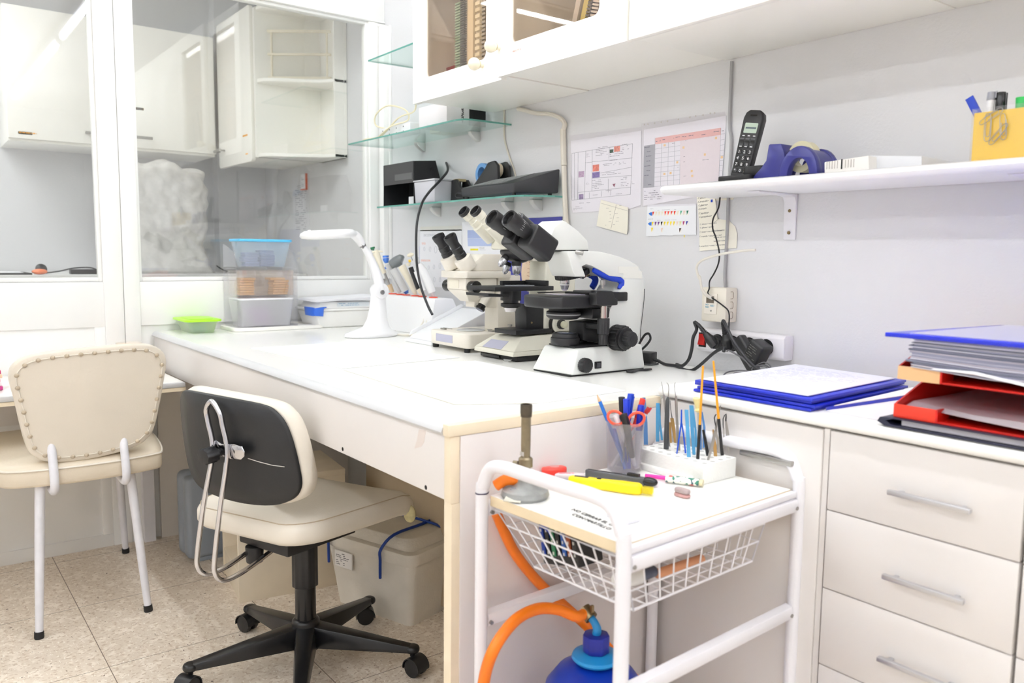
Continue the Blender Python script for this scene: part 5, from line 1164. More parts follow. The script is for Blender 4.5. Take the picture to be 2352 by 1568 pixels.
# backrest: curved black shell and cream cushion
BT = Matrix.Translation((-0.005,-0.248,0.640)) @ Matrix.Diagonal((0.98,1,0.86,1)) @ Matrix.Rotation(math.radians(4),4, 'X')
bo = [(-0.21,0.02),(-0.205,0.085),(-0.185,0.122),(-0.14,0.141),(0.0,0.148),(0.14,0.138),(0.185,0.112),(0.208,0.06),(0.222,-0.03),(0.222,-0.085),(0.195,-0.122),(0.13,-0.142),(0.0,-0.146),(-0.12,-0.138),(-0.175,-0.11),(-0.2,-0.06)]
bo = spline_closed([(x, z, 0) for x, z in bo],4)
def brng(s_, y, k=1.0): return [(p.x*s_, y + 0.9*(p.x*s_)**2*k, p.y*s_) for p in bo]
cushion('back_shell', [brng(0.3,-0.001), brng(0.7,-0.0015), brng(0.985,0.0), brng(1.0,0.003), brng(1.0,0.010), brng(0.98,0.013)], mat('scuffed_black_shell', (30,31,33),0.45, var=0.35, scale=7, bump=0.1, bscale=90), oc, BT)
cushion('back_cushion', [brng(0.97,0.0135), brng(1.01,0.018), brng(1.035,0.030), brng(1.03,0.046), brng(0.99,0.058), brng(0.85,0.068), brng(0.4,0.072)], CHAIRV2, oc, BT)
b = MB(); b.T = BT; b.tube([(0.10,0.006,-0.012),(0.13,0.0125,-0.018),(0.165,0.022,-0.024),(0.195,0.032,-0.026)],0.0012, n=4); b.build('scratch', mat('pale_scratch', (190,186,178),0.7), oc, local=True)
# chrome loop
b = MB()
lp = []
def bt(x, y, z): return BT @ Vector((x, y, z))
a1 = [bt(0.005,-0.020,0.0), bt(-0.008,-0.016,0.08), bt(-0.010,-0.016,0.112), bt(0.014,-0.016,0.138), bt(0.040,-0.016,0.112), bt(0.047,-0.016,0.08), bt(0.060,-0.020,0.0)]
left = [Vector((-0.018,-0.282,0.52)), Vector((-0.040,-0.288,0.40)), Vector((-0.045,-0.286,0.355)), Vector((-0.042,-0.262,0.330)), Vector((-0.04,-0.20,0.335)), Vector((-0.07,-0.08,0.352))]
right = [Vector((0.044,-0.282,0.52)), Vector((0.026,-0.288,0.40)), Vector((0.022,-0.286,0.355)), Vector((0.022,-0.262,0.330)), Vector((0.02,-0.20,0.335)), Vector((-0.01,-0.08,0.352))]
b.tube(list(reversed(left)) + a1 + right, 0.0062, n=12, sub=6); b.build('chrome_loop', CHROME, oc, local=True)
b = MB(); b.T = BT; b.prism([(-0.012,-0.010),(0.05,-0.016),(0.100,-0.010),(0.112,0.0),(0.115,0.014),(0.106,0.028),(0.08,0.030),(0.03,0.022),(-0.015,0.036)], 'y', -0.0135,-0.0095); b.build('clamp_plate', CHROME, oc, local=True, bevel=0.002)
b = MB(); b.T = BT
kn = []
for i in range(36):
    r_ = 0.0225 if (i//2) % 2 == 0 else 0.0205; a_ = 2*PI*i/36; kn.append((0.018+math.cos(a_)*r_, -0.004+math.sin(a_)*r_))
b.prism(kn, 'y', -0.056,-0.024); b.cyl((0.018,-0.024,-0.004),(0.018,-0.013,-0.004),0.011); b.build('adjuster_knob', BLK, oc, local=True, bevel=0.002)
# underside and column
b = MB(); b.box((-0.10,-0.13,0.358),(0.09,0.10,0.401)); b.build('seat_plate', BLK, oc, local=True, bevel=0.006)
b = MB(); b.cyl((-0.05,-0.12,0.315),(-0.05,-0.12,0.3575),0.021,0.023, n=20); b.build('adjuster_knob', BLK, oc, local=True, bevel=0.002)
b = MB(); fl = []
for i in range(48):
    r_ = 0.034 if (i//2) % 2 == 0 else 0.0325; a_ = 2*PI*i/48; fl.append((math.cos(a_)*r_, math.sin(a_)*r_))
b.prism(fl, 'z', 0.225,0.358); b.build('column_sleeve', BLK, oc, local=True, bevel=0.002)
b = MB(); b.lathe([(0.027,0.12),(0.027,0.226),(0.012,0.2262)], n=28); b.build('gas_column', BLKG, oc, local=True)
# star base
BASEM = mat('glossy_black_base', (24,24,26),0.28, var=0.2, scale=30)
b = MB(); b.lathe([(0.0,0.052),(0.036,0.052),(0.036,0.13),(0.030,0.136),(0.0,0.136)], n=32); b.build('base_hub', BASEM, oc, local=True, bevel=0.003)
for k in range(5):
    a_ = math.radians(-98+72*k) - math.radians(18)
    R_ = Matrix.Rotation(a_, 4, 'Z')
    b = MB(); b.T = R_
    b.frustum([(0.02,-0.030,0.064),(0.29,-0.017,0.062),(0.29,0.017,0.062),(0.02,0.030,0.064)],
              [(0.02,-0.024,0.122),(0.29,-0.013,0.078),(0.29,0.013,0.078),(0.02,0.024,0.122)])
    b.lathe([(0.0,0.060),(0.017,0.060),(0.019,0.066),(0.019,0.074),(0.013,0.079),(0.0,0.079)],(0.29,0,0), n=20)
    ar = b.build('base_arm', BASEM, oc, local=True, bevel=0.004)
    ca = [0.7,1.4,-0.5,2.3,0.2][k]
    T_ = R_ @ Matrix.Translation((0.29,0,0)) @ Matrix.Rotation(ca, 4, 'Z')
    b = MB(); b.T = T_
    for sy in (-1,1): b.cyl((0.012, sy*0.006,0.0245),(0.012, sy*0.020,0.0245),0.0245, n=24)
    b.build('caster_wheel', BLK, ar, bevel=0.003, local=False) if False else b.build('caster_wheel', BLK, oc, local=True, bevel=0.003)
    b = MB(); b.T = T_
    hood = [(0.012+math.cos(q)*0.028,0.0245+math.sin(q)*0.028) for q in [math.radians(d) for d in range(-10,191,15)]] + [(0.012+math.cos(q)*0.0255,0.0245+math.sin(q)*0.0255) for q in [math.radians(d) for d in range(190,-11,-15)]]
    b.prism(hood, 'y', -0.022,0.022); b.cyl((0,0,0.050),(0,0,0.062),0.0065, n=12); b.build('caster_hood', BLK, oc, local=True)

# ================================================================ trolley
TR = thing('trolley', 'white tubular steel trolley with wire basket beside the desk end', 'trolley', (2.262,-0.704,0), math.radians(3.5))
hw, hl = 0.165,0.239        # half width (x) and half length (y)
TM = chain(TR)
TZ = 0.680
def hoop(y, x0, x1, top=0.742, r=0.0115):
    b = MB(); b.tube([(x0, y, 0.03),(x0, y, 0.35),(x0, y, 0.665),(x0+0.004, y, 0.70),(x0+0.022, y, 0.732),(x0+0.055, y, top),(x0+0.12, y, top),(x1-0.12, y, top),(x1-0.055, y, top),(x1-0.022, y, 0.732),(x1-0.004, y, 0.70),(x1, y, 0.665),(x1, y, 0.35),(x1, y, 0.03)], r, n=16, sub=4)
    return b.build('end_frame', WMET, TR, local=True)
hoop(-hl, -hw, hw); hoop(hl, -hw, hw)
b = MB(); b.box((-hw+0.008,-hl+0.012, TZ-0.019),(hw-0.009, hl-0.012, TZ-0.0006)); b.build('top_board', mat('trolley_board_edge', (232,214,180),0.5, var=0.05, scale=20), TR, local=True, bevel=0.001, label='cream edged board')
b = MB(); b.box((-hw+0.008,-hl+0.012, TZ-0.0005),(hw-0.009, hl-0.012, TZ)); b.build('board_laminate', DESKTOP, TR, local=True)
for sx in (-1,1):
    for z in (0.655,0.452,0.15):
        b = MB()
        b.prism([(sx*hw-0.006, z-0.013),(sx*hw+0.006, z-0.013),(sx*hw+0.008, z),(sx*hw+0.006, z+0.009),(sx*hw-0.008, z+0.013),(sx*hw-0.010, z+0.011),(sx*hw-0.004, z-0.004)], 'y', -hl+0.012, hl-0.012)
        r_ = b.build('side_rail', WMET, TR, local=True, bevel=0.001)
        for sy in (-1,1):
            b = MB(); b.cyl((sx*hw-0.012*sx, sy*(hl-0.016), z-0.006),(sx*hw+0.009*sx, sy*(hl-0.016), z-0.006),0.0035, n=10); b.build('bolt', STEEL, r_) if False else b.build('bolt', STEEL, TR, local=True)
b = MB(); b.box((hw-0.0085,-hl+0.012, TZ-0.013),(hw+0.004, hl-0.012, TZ-0.001)); b.build('edge_rail', WMET, TR, local=True, bevel=0.003)
b = MB(); b.tube([(-hw-0.012,-hl, TZ+0.006),(-hw, -hl-0.0125, TZ+0.005),(-hw+0.013,-hl, TZ+0.006),(-hw, -hl+0.0125, TZ+0.007)],0.0012, n=6, closed=True, sub=4); b.build('wire_tie', mat('dark_violet_wire', (40,34,70),0.5), TR, local=True)
# lower wire shelf
b = MB()
for i in range(9): b.tube([(-hw+0.01+i*0.039,-hl+0.02,0.165),(-hw+0.01+i*0.039, hl-0.02,0.165)],0.002, n=6)
for j in range(2): b.tube([(-hw+0.01,-hl+0.02+j*(2*hl-0.04),0.165),(hw-0.01,-hl+0.02+j*(2*hl-0.04),0.165)],0.003, n=6)
b.build('lower_wire_shelf', WMET, TR, local=True)['kind'] = 'stuff'
for sy in (-1,1):
    for sx in (-1,1):
        b = MB(); b.sphere((sx*hw, sy*hl, 0.016),0.016, n=14); b.build('foot', mat('grey_foot', (120,120,124),0.6), TR, local=True)
# basket
WB = thing('wire_basket', 'white wire basket hanging under the trolley top', 'basket', (2.262,-0.704,0.56), math.radians(3.5))
zb, zt = 0.002,0.095
tx0, tx1, ty0, ty1 = -0.148,0.152,-0.220,0.165
bx0, bx1, by0, by1 = -0.085,0.140,-0.185,0.135
def lerp3(a, c, t_): return tuple(a[i]*(1-t_)+c[i]*t_ for i in range(3))
ct = [(tx0, ty0, zt),(tx1, ty0, zt),(tx1, ty1, zt),(tx0, ty1, zt)]; cb = [(bx0, by0, zb),(bx1, by0, zb),(bx1, by1, zb),(bx0, by1, zb)]
wr = 0.0014
b = MB(); b.tube(ct, 0.0032, n=8, closed=True); b.build('rim', WMET, WB, local=True)
for k in range(4):
    b = MB()
    a0, a1, c0, c1 = ct[k], ct[(k+1) % 4], cb[k], cb[(k+1) % 4]
    nv = 9 if k % 2 == 0 else 10
    for i in range(nv+1): b.tube([lerp3(a0, a1, i/nv), lerp3(c0, c1, i/nv)], wr, n=6)
    for z_ in (0.28,0.62,1.0): b.tube([lerp3(a0, c0, z_), lerp3(a1, c1, z_)], wr*(1.5 if z_ == 1 else 1.15), n=6)
    b.build('side_mesh', WMET, WB, local=True)
b = MB()
for i in range(10): b.tube([lerp3(cb[0], cb[1], i/9), lerp3(cb[3], cb[2], i/9)], wr, n=6)
for i in range(11): b.tube([lerp3(cb[0], cb[3], i/10), lerp3(cb[1], cb[2], i/10)], wr, n=6)
b.build('bottom_mesh', WMET, WB, local=True)

# things in the basket
def W_(x, y, z): return TM @ Vector((x, y, z))
t = thing('pocket_knife_bundle', 'black perforated rack of small tools standing in the wire basket', 'tool rack', W_(-0.02,-0.15,0.572))
b = MB()
M_ = TM @ Matrix.Translation((-0.035,-0.140,0.574)) @ Matrix.Rotation(math.radians(-12),4, 'Y')
b.T = M_; b.box((-0.045,-0.030,0),(0.045,0.030,0.072)); b.build('rack_body', BLK, t, bevel=0.004)
rnd = random.Random(5)
for k, c_ in enumerate(((30,60,150),(36,36,38),(40,120,80),(36,36,38),(40,90,170),(150,70,30),(36,36,38))):
    b = MB(); b.T = M_; x = -0.04+k*0.013; b.box((x, -0.034,0.008+rnd.random()*0.012),(x+0.009,-0.0305,0.060+rnd.random()*0.014)); b.build('tool_strip', mat('tool_%d_%d_%d' % c_, c_, 0.4), t, bevel=0.001)
    for z in (0.02,0.04,0.058):
        b = MB(); b.T = M_; b.box((x+0.0035,-0.0352, z),(x+0.006,-0.0341, z+0.005)); b.build('white_dot', mat('dot_white', (210,210,206),0.6), t)
b = MB(); b.tube([W_(-0.085,-0.175,0.655), W_(-0.075,-0.172,0.64), W_(-0.062,-0.165,0.62), W_(-0.06,-0.165,0.60)],[0.006,0.0075,0.006,0.004], n=10, sub=3); b.build('clip_tool', BLUEP, label='dark blue handled tool hooked at the front of the basket', cat='tool')
t = thing('label_tube', 'white labelled tube with dark cap lying in the wire basket', 'tube', W_(0.10,-0.12,0.573))
b = MB(); b.cyl(W_(0.09,-0.168,0.586), W_(0.095,-0.118,0.586),0.0135, n=20); tb = b.build('tube_label', mat('tube_white', (228,228,226),0.5), t, bevel=0.001)
b = MB(); b.cyl(W_(0.095,-0.117,0.586), W_(0.098,-0.085,0.586),0.011,0.009, n=20); b.build('dark_cap', mat('slate_cap', (70,76,96),0.4), t, bevel=0.001)
b = MB(); b.cyl(W_(0.099,-0.080,0.580), W_(0.105,0.035,0.580),0.008, n=14); b.build('orange_marker', mat('faded_orange', (214,150,110),0.5), bevel=0.001, label='faded orange marker lying along the basket floor', cat='pen')
t = thing('plastic_bag', 'crumpled clear plastic bag in the wire basket', 'plastic bag', W_(0.06,0.0,0.573))
b = MB(); b.sphere((0,0,0),1, n=24)
from mathutils import noise as NZ
b.v = [W_(0.045+v.x*0.06*(1+0.25*NZ.noise(v*2.2)),0.0+v.y*0.09*(1+0.25*NZ.noise(v*3+Vector((3,1,2)))),0.608+v.z*0.026*(1+0.3*NZ.noise(v*3))) for v in b.v]
b.build('film', clear_mat('bag_film', (240,240,242), gloss=0.08, rough=0.2, haze=0.14), t, ang=20)
b = MB(); b.box((0,0,0),(1,1,1)); b.v = [W_(-0.055+v.x*0.12,-0.04+v.y*0.13,0.575+v.z*0.014) for v in b.v]; b.build('flat_case', mat('taupe_case', (150,142,134),0.6), bevel=0.003, label='flat taupe case lying on the basket floor beside the tool rack', cat='case')

# ---- things on the trolley top
PZ = TZ + 0.0004
def TP(x, y, z): return (x, y, z)
# bunsen burner
t = thing('bunsen_burner', 'old brass bunsen burner on a round cast base at the trolley corner', 'burner', (*((2.1613,-0.8954,0.6804))[:2], PZ))
bx, by = ((2.1613,-0.8954,0.6804))[:2]
CAST = mat('pitted_cast_metal', (160,162,160),0.55,0.5, var=0.15, scale=60, bump=0.4, bscale=150)
AGED = mat('aged_nickel_brass', (146,134,110),0.35,0.85, var=0.2, scale=50)
b = MB(); b.lathe([(0,0),(0.040,0),(0.0425,0.005),(0.040,0.013),(0.022,0.018),(0.014,0.026),(0.011,0.036),(0,0.036)],(bx, by, PZ), n=40); b.build('base', CAST, t)
b = MB(); b.lathe([(0,0.036),(0.009,0.036),(0.009,0.052),(0.0125,0.054),(0.0125,0.068),(0.0095,0.071),(0,0.071)],(bx, by, PZ), n=24); b.cyl((bx-0.012, by-0.008, PZ+0.058),(bx-0.019, by-0.012, PZ+0.058),0.0045, n=10); b.build('air_collar', AGED, t)
b = MB(); b.lathe([(0,0.071),(0.0078,0.071),(0.0085,0.09),(0.0085,0.142),(0,0.142)],(bx, by, PZ), n=24); b.build('barrel', AGED, t)
b = MB(); b.lathe([(0,0.142),(0.0098,0.142),(0.0104,0.150),(0.0104,0.162),(0.0098,0.164),(0.0075,0.164),(0.0075,0.150),(0,0.150)],(bx, by, PZ), n=24); b.build('nozzle', mat('scorched_brass', (96,88,76),0.4,0.8, var=0.3, scale=80), t)
for s_ in (-1,1):
    b = MB(); b.box((bx+s_*0.003-0.0022, by-0.0088, PZ+0.074),(bx+s_*0.003+0.0022, by-0.0079, PZ+0.081)); b.build('air_hole', mat('burner_hole', (200,196,190),0.5), t)
b = MB(); b.frustum([(bx+0.006, by-0.052, PZ+0.002),(bx+0.030, by-0.034, PZ+0.002),(bx+0.018, by-0.014, PZ+0.0145),(bx-0.008, by-0.026, PZ+0.0145)],[(bx+0.006, by-0.0525, PZ+0.003),(bx+0.030, by-0.0345, PZ+0.003),(bx+0.018, by-0.0145, PZ+0.0155),(bx-0.008, by-0.0265, PZ+0.0155)])
fo = b.build('tape_label', mat('masking_tape', (214,210,196),0.6), t); b = MB(); scribble(b, (bx-0.002, by-0.034, PZ+0.0125),(1,0.55,0),(-0.45,0.7,0.5),0.025,0.014,3, seed=9, size=0.4); b.build('writing', mat('blue_pen', (60,110,160),0.6), fo)
# orange gas hose: trolley corner, down behind the basket, up and over to the cylinder
HOSE = mat('orange_rubber_hose', (240,122,14),0.4, var=0.04, scale=30)
b = MB(); b.tube([(bx-0.001, by+0.010, PZ+0.018),(2.160,-0.885, PZ+0.024),(2.137,-0.915, PZ+0.028),(2.122,-0.93, PZ+0.016)],0.010, n=14, sub=6); b.build('gas_hose_end', HOSE, label='short orange hose curving off the burner over the trolley corner', cat='hose')
hp_ = [(2.112,-0.905,0.672),(2.115,-0.893,0.62),(2.150,-0.86,0.52),(2.22,-0.80,0.42),(2.28,-0.74,0.35),(2.33,-0.66,0.26),(2.36,-0.6,0.16)]
b = MB(); b.tube([(2.0829,-0.9,0.6307)] + [(2.0845,-0.86,0.5509)] + [(2.0831,-0.8,0.4769)] + [(2.0853,-0.74,0.4187)] + [(2.1062,-0.7,0.3753)] + [(2.1408,-0.66,0.3233)] + [(2.1733,-0.63,0.2734)] + [(2.37,-0.60,0.2)],0.010, n=14, sub=6); b.build('gas_hose', HOSE, label='orange gas hose descending slantwise behind the wire basket', cat='hose')
# gas cylinder
GX, GY = ((2.2278,-0.78,0.3297))[0],-0.78
GZ = ((2.226,-0.78,0.3853))[2]
t = thing('gas_cylinder', 'blue camping gas cylinder with light blue collar under the trolley', 'gas cylinder', (GX, GY, 0.185))
GB = mat('deep_blue_enamel', (8,50,160),0.3, var=0.05, scale=20)
b = MB()
zc = ((2.2265,-0.78,0.3706))[2]
b.lathe([(0, zc-0.22),(0.06, zc-0.22),(0.088, zc-0.20),(0.097, zc-0.16),(0.097, zc-0.075),(0.09, zc-0.045),(0.070, zc-0.018),(0.040, zc-0.003),(0.015, zc+0.0),(0, zc)],(GX, GY, 0), n=48); b.build('body', GB, t, ang=70)
LB = mat('light_blue_plastic', (30,140,205),0.35)
z1 = ((2.2269,-0.78,0.3567))[2]; z2 = ((2.2261,-0.78,0.3812))[2]
b = MB(); b.lathe([(0.018, zc+0.001),(0.040, zc+0.004),(0.044, zc+0.009),(0.042, zc+0.014),(0.026, zc+0.019),(0.020, zc+0.020)],(GX, GY, 0), n=40); b.build('collar', LB, t)
b = MB(); kn = [((0.024 if (i//3) % 2 else 0.0228)*math.cos(2*PI*i/42)+GX, (0.024 if (i//3) % 2 else 0.0228)*math.sin(2*PI*i/42)+GY) for i in range(42)]
b.prism(kn, 'z', zc+0.020, zc+0.052); b.build('valve_knob', mat('dark_blue_plastic', (22,34,140),0.35), t, bevel=0.002)
vt = zc+0.052
b = MB(); b.tube([(GX, GY, vt),(GX+0.002, GY, vt+0.010),(GX-0.004, GY-0.001, vt+0.020),(GX-0.014, GY-0.002, vt+0.027)],[0.008,0.008,0.0072,0.007], n=12, sub=4); b.build('valve_outlet', mat('light_blue_metal', (30,130,190),0.35), t)
e_ = Vector((GX-0.014, GY-0.002, vt+0.027))
b = MB(); b.cyl(e_+Vector((0.003,0,-0.001)), e_+Vector((-0.016,-0.002,0.011)),0.0125, n=16); b.box(e_+Vector((0.002,-0.004,0.010)), e_+Vector((0.007,0.002,0.024))); b.build('hose_clamp', BRASS, t)
b = MB(); b.tube([e_+Vector((-0.010,-0.001,0.006))] + [(2.2079,-0.81,0.4564)] + [(2.1946,-0.84,0.4716)] + [(2.1881,-0.88,0.4822)] + [(2.1964,-0.93,0.4843)] + [(2.2066,-0.97,0.4722)] + [(2.2112,-1,0.4448),(2.1895,-1,0.3882),(2.1852,-1,0.3258)] + [(2.2,-0.97,0.12),(2.25,-0.93,0.02)],0.0102, n=16, sub=8); b.build('gas_hose_loop', HOSE, label='orange gas hose arching up and over from the gas cylinder valve', cat='hose')
b = MB(); bx_ = GX-0.052; b.T = Matrix.Translation((GX, GY, 0)); b.frustum([(-0.052,-0.083, zc-0.075),(-0.02,-0.0962, zc-0.075),(-0.02,-0.088, zc-0.045),(-0.05,-0.074, zc-0.045)],[(-0.0526,-0.0845, zc-0.075),(-0.0204,-0.0982, zc-0.075),(-0.0204,-0.090, zc-0.045),(-0.0506,-0.0755, zc-0.045)]); b.T = None; b.build('warning_label', mat('red_sticker', (190,40,40),0.5), t)

# writing on the trolley board
text('NO CERRAR EL GAS', 0.0125,((2.2627,-0.8783,0.6806)),(1,-0.02,0),(0.02,1,0), mat('felt_tip', (46,44,48),0.7), TR, name='handwriting')
text('CON MARTILLO', 0.0125,((2.2821,-0.8953,0.6806)),(1,-0.02,0),(0.02,1,0), mat('felt_tip', (46,44,48),0.7), TR, name='handwriting')

def lay(name, label, cat, p, q):
    p = Vector(p); q = Vector(q); d = q-p
    t = thing(name, label, cat, p); return t, p, q, Matrix.Translation((p.x, p.y, 0)) @ Matrix.Rotation(math.atan2(d.y, d.x),4, 'Z'), d.length
# yellow cutter
t, p, q, M_, L = lay('utility_knife', 'bright yellow utility knife lying at the front of the trolley top', 'utility knife', (2.151,-0.7867,0.682),(2.2806,-0.711,0.682))
YP = mat('bright_yellow_plastic', (250,222,10),0.35)
b = MB(); b.T = M_; b.prism([(0,-0.006),(0.03,-0.0095),(0.075,-0.008),(0.115,-0.0125),(0.135,-0.010),(0.140,0.0),(0.132,0.0105),(0.10,0.0115),(0.07,0.009),(0.03,0.010),(0.005,0.008)], 'z', PZ, PZ+0.019)
hd = b.build('handle', YP, t, bevel=0.0045, seg=3)
b = MB(); b.T = M_; b.box((0.012,-0.0035, PZ+0.0188),(0.038,0.0035, PZ+0.0196)); b.box((0.055,-0.003, PZ+0.0188),(0.062,0.003, PZ+0.021)); b.build('slider_slot', BLK, hd)
b = MB(); b.T = M_; b.prism([(-0.018,-0.004),(0.004,-0.005),(0.004,0.005),(-0.014,0.005)], 'z', PZ+0.008, PZ+0.0095); b.build('blade', STEEL, t)
b = MB(); b.T = M_; b.box((0.138,-0.007, PZ+0.003),(0.158,0.007, PZ+0.015)); b.build('end_clip', clear_mat('clear_yellow', (246,236,60), gloss=0.06, haze=0.35), t, bevel=0.002)
# grey cutter
t, p, q, M_, L = lay('utility_knife', 'grey utility knife with black end lying behind the yellow one', 'utility knife', (2.1249,-0.7199,0.682),(2.2596,-0.6603,0.682))
b = MB(); b.T = M_; b.prism([(0,-0.005),(0.04,-0.0075),(0.12,-0.0075),(0.12,0.0075),(0.03,0.0075),(0,0.004)], 'z', PZ, PZ+0.015); b.build('handle', mat('dark_grey_handle', (86,88,92),0.4), t, bevel=0.003)
b = MB(); b.T = M_; b.box((0.005,-0.002, PZ+0.0148),(0.10,0.002, PZ+0.0156)); b.box((0.085,-0.0045, PZ+0.0155),(0.108,0.0045, PZ+0.0195)); b.build('slider', BLK, t)
b = MB(); b.T = M_; b.sphere((0.128,0, PZ+0.0085),0.0105, n=20, sc=(1.5,1.0,0.8)); b.build('end_cap', BLKG, t)
# black pens under
for k, (a_, c_, lb) in enumerate((((2.1368,-0.8595,0.6845),(2.1665,-0.8568,0.6845), 'short black pen lying right behind the burner base'),((2.0893,-0.9003,0.6845),(2.1078,-0.8675,0.6845), 'black pen lying behind the burner base to the left'))):
    pen('ballpoint_pen', lb, a_, c_, 0.0042, BLK)
pen('lighter_wand', 'short black rod whose tip pokes out beside the yellow knife', (2.1143,-0.7904,0.684),(2.1507,-0.7791,0.684),0.0035, BLK, cat='rod')
# red correction tape and clear roller
t, p, q, M_, L = lay('correction_tape', 'red correction roller lying at the rear of the trolley top', 'correction roller', (2.0759,-0.7906,0.682),(2.0926,-0.728,0.682))
b = MB(); b.T = M_; b.prism([(0,-0.006),(0.02,-0.014),(0.045,-0.012),(0.055,-0.002),(0.05,0.012),(0.03,0.016),(0.005,0.010)], 'z', PZ, PZ+0.016); b.build('body', mat('coral_red_plastic', (238,66,54),0.3), t, bevel=0.004, seg=3)
b = MB(); b.T = M_; b.cyl((0.030,0.002, PZ+0.0162),(0.030,0.002, PZ+0.0175),0.009, n=24); b.build('spool_window', CLEARP, t)
t, p, q, M_, L = lay('glue_roller', 'clear plastic roller with coloured print beside the red one', 'glue roller', (2.1088,-0.7858,0.682),(2.1455,-0.733,0.682))
b = MB(); b.T = M_; b.prism([(0,-0.004),(0.01,-0.010),(0.045,-0.010),(0.058,-0.004),(0.058,0.004),(0.04,0.010),(0.008,0.009)], 'z', PZ, PZ+0.013); b.build('body', mat('clear_pink_plastic', (226,216,222),0.2), t, bevel=0.003)
b = MB(); b.T = M_; scribble(b, (0.010,-0.005, PZ+0.0131),(1,0,0),(0,1,0),0.04,0.010,2, seed=3, size=0.7); b.build('print', mat('red_print2', (220,90,100),0.5), t)
# floral lighter and pink pen
t, p, q, M_, L = lay('lighter', 'lighter with leafy floral sleeve in front of the white foam block', 'lighter', (2.2415,-0.6229,0.684),(2.2919,-0.5963,0.684))
def floral():
    M = mat('floral_sleeve', (238,236,226),0.35); nt = M.node_tree; n = nt.nodes; l = nt.links; pr = n['Principled BSDF']
    tc = n.new('ShaderNodeTexCoord'); v = n.new('ShaderNodeTexVoronoi'); v.inputs['Scale'].default_value = 170; l.new(tc.outputs['Object'], v.inputs['Vector'])
    r = n.new('ShaderNodeValToRGB'); e = r.color_ramp.elements; r.color_ramp.interpolation = 'CONSTANT'
    e[0].position = 0; e[0].color = rgb(240,238,228); e[1].position = 0.45; e[1].color = rgb(60,130,110)
    for ps, c in ((0.62,(236,236,226)),(0.75,(226,90,80)),(0.83,(40,90,100)),(0.92,(244,240,230))): x = e.new(ps); x.color = rgb(*c)
    sp = n.new('ShaderNodeSeparateColor'); l.new(v.outputs['Color'], sp.inputs[0]); l.new(sp.outputs[0], r.inputs['Fac']); l.new(r.outputs['Color'], pr.inputs['Base Color'])
    return M
b = MB(); b.T = M_; b.tube([(0,0, PZ+0.0075),(0.062,0, PZ+0.0075)],0.0085, n=16, flat=0.8); b.build('sleeve', floral(), t)
b = MB(); b.T = M_; b.tube([(0.0622,0, PZ+0.0075),(0.069,0, PZ+0.0075)],0.0078, n=16, flat=0.8); b.build('metal_end', mat('pale_gold', (216,206,170),0.3,0.5), t)
pen('ballpoint_pen', 'bright pink pen end showing between the grey knife and the floral lighter', (2.2006,-0.6361,0.686),(2.2384,-0.6136,0.686),0.004, mat('hot_pink', (236,60,170),0.35))
# pebble
t = thing('eraser', 'small rounded pinkish eraser on the open part of the trolley top', 'eraser', (2.3202,-0.668,0.6804))
c_ = Vector(((2.3202,-0.668,0.6804)))
b = MB(); b.prism([(c_.x+x, c_.y+y) for x, y in rrect(-0.016,-0.0085,0.016,0.0085,0.008)], 'z', PZ, PZ+0.0065); b.build('lower_half', mat('dusty_rose', (196,150,146),0.5, var=0.2, scale=60), t, bevel=0.003)
b = MB(); b.prism([(c_.x+x, c_.y+y) for x, y in rrect(-0.0158,-0.0083,0.0158,0.0083,0.0078)], 'z', PZ+0.0066, PZ+0.015); b.build('upper_half', mat('dusty_mauve', (176,158,156),0.45, var=0.25, scale=60), t, bevel=0.004, seg=3)
# white label block near the hoop
b = MB(); p_ = Vector(((2.3547,-0.85,0.69))); b.box((p_.x-0.03, p_.y-0.006, PZ+0.0),(p_.x+0.018, p_.y+0.022, PZ+0.011)); b.build('white_pad', mat('pad_white', (236,236,246),0.6), bevel=0.001, label='small white pad lying beside the near hoop of the trolley', cat='pad')

# pen cup
cx_, cy_ = 2.130,-0.622
t = thing('pen_cup', 'frosted plastic cup crowded with pens and scissors on the trolley', 'pen cup', (cx_, cy_, PZ))
H_ = 0.098
b = MB(); b.lathe([(0.0,0.0),(0.031,0.0),(0.0335,0.002),(0.0375, H_-0.003),(0.0385, H_),(0.0370, H_),(0.0365, H_-0.003),(0.0325,0.003),(0.0,0.003)],(cx_, cy_, PZ), n=48)
b.build('cup', clear_mat('frosted_cup', (240,238,240), gloss=0.05, rough=0.25, haze=0.16), t, ang=50)
UR = Vector((0.60,0.797,0)); UD = Vector((-0.797,0.60,0))     # across the view and away from it, on the floor plan
def cup(u, v, z): return Vector((cx_, cy_, PZ+z)) + UR*u + UD*v
pen('pencil', 'sharpened blue pencil leaning left in the frosted cup', cup(0.004,0.012,0.006), cup(-0.050,0.012,0.134),0.0036, mat('pencil_blue', (30,110,200),0.35))
b = MB(); d_ = (cup(-0.050,0.012,0.134)-cup(0.004,0.012,0.006)).normalized(); q_ = cup(-0.050,0.012,0.134)+d_*0.0004; b.lathe([(0.0036,0),(0.0012,0.012),(0.0002,0.016)], q_, d_, n=10); b.build('pencil_point', mat('bare_wood', (224,190,150),0.6), label='bare wooden point of the blue pencil', cat='pencil point')
pen('marker_pen', 'black capped marker standing at the back of the frosted cup', cup(0.006,0.016,0.006), cup(-0.006,0.018,0.142),0.0065, mat('clear_pen_barrel', (206,206,212),0.25), BLK, 0.42)
pen('marker_pen', 'tall blue capped marker in the frosted cup', cup(-0.008,0.005,0.006), cup(0.010,0.0,0.152),0.0065, mat('clear_pen_barrel', (206,206,212),0.25), BLUEP, 0.42)
pen('marker_pen', 'second blue capped marker just left of the tall one', cup(0.006,-0.012,0.006), cup(0.0,-0.004,0.142),0.006, BLUEP, mat('cobalt_cap', (30,60,200),0.3),0.35)
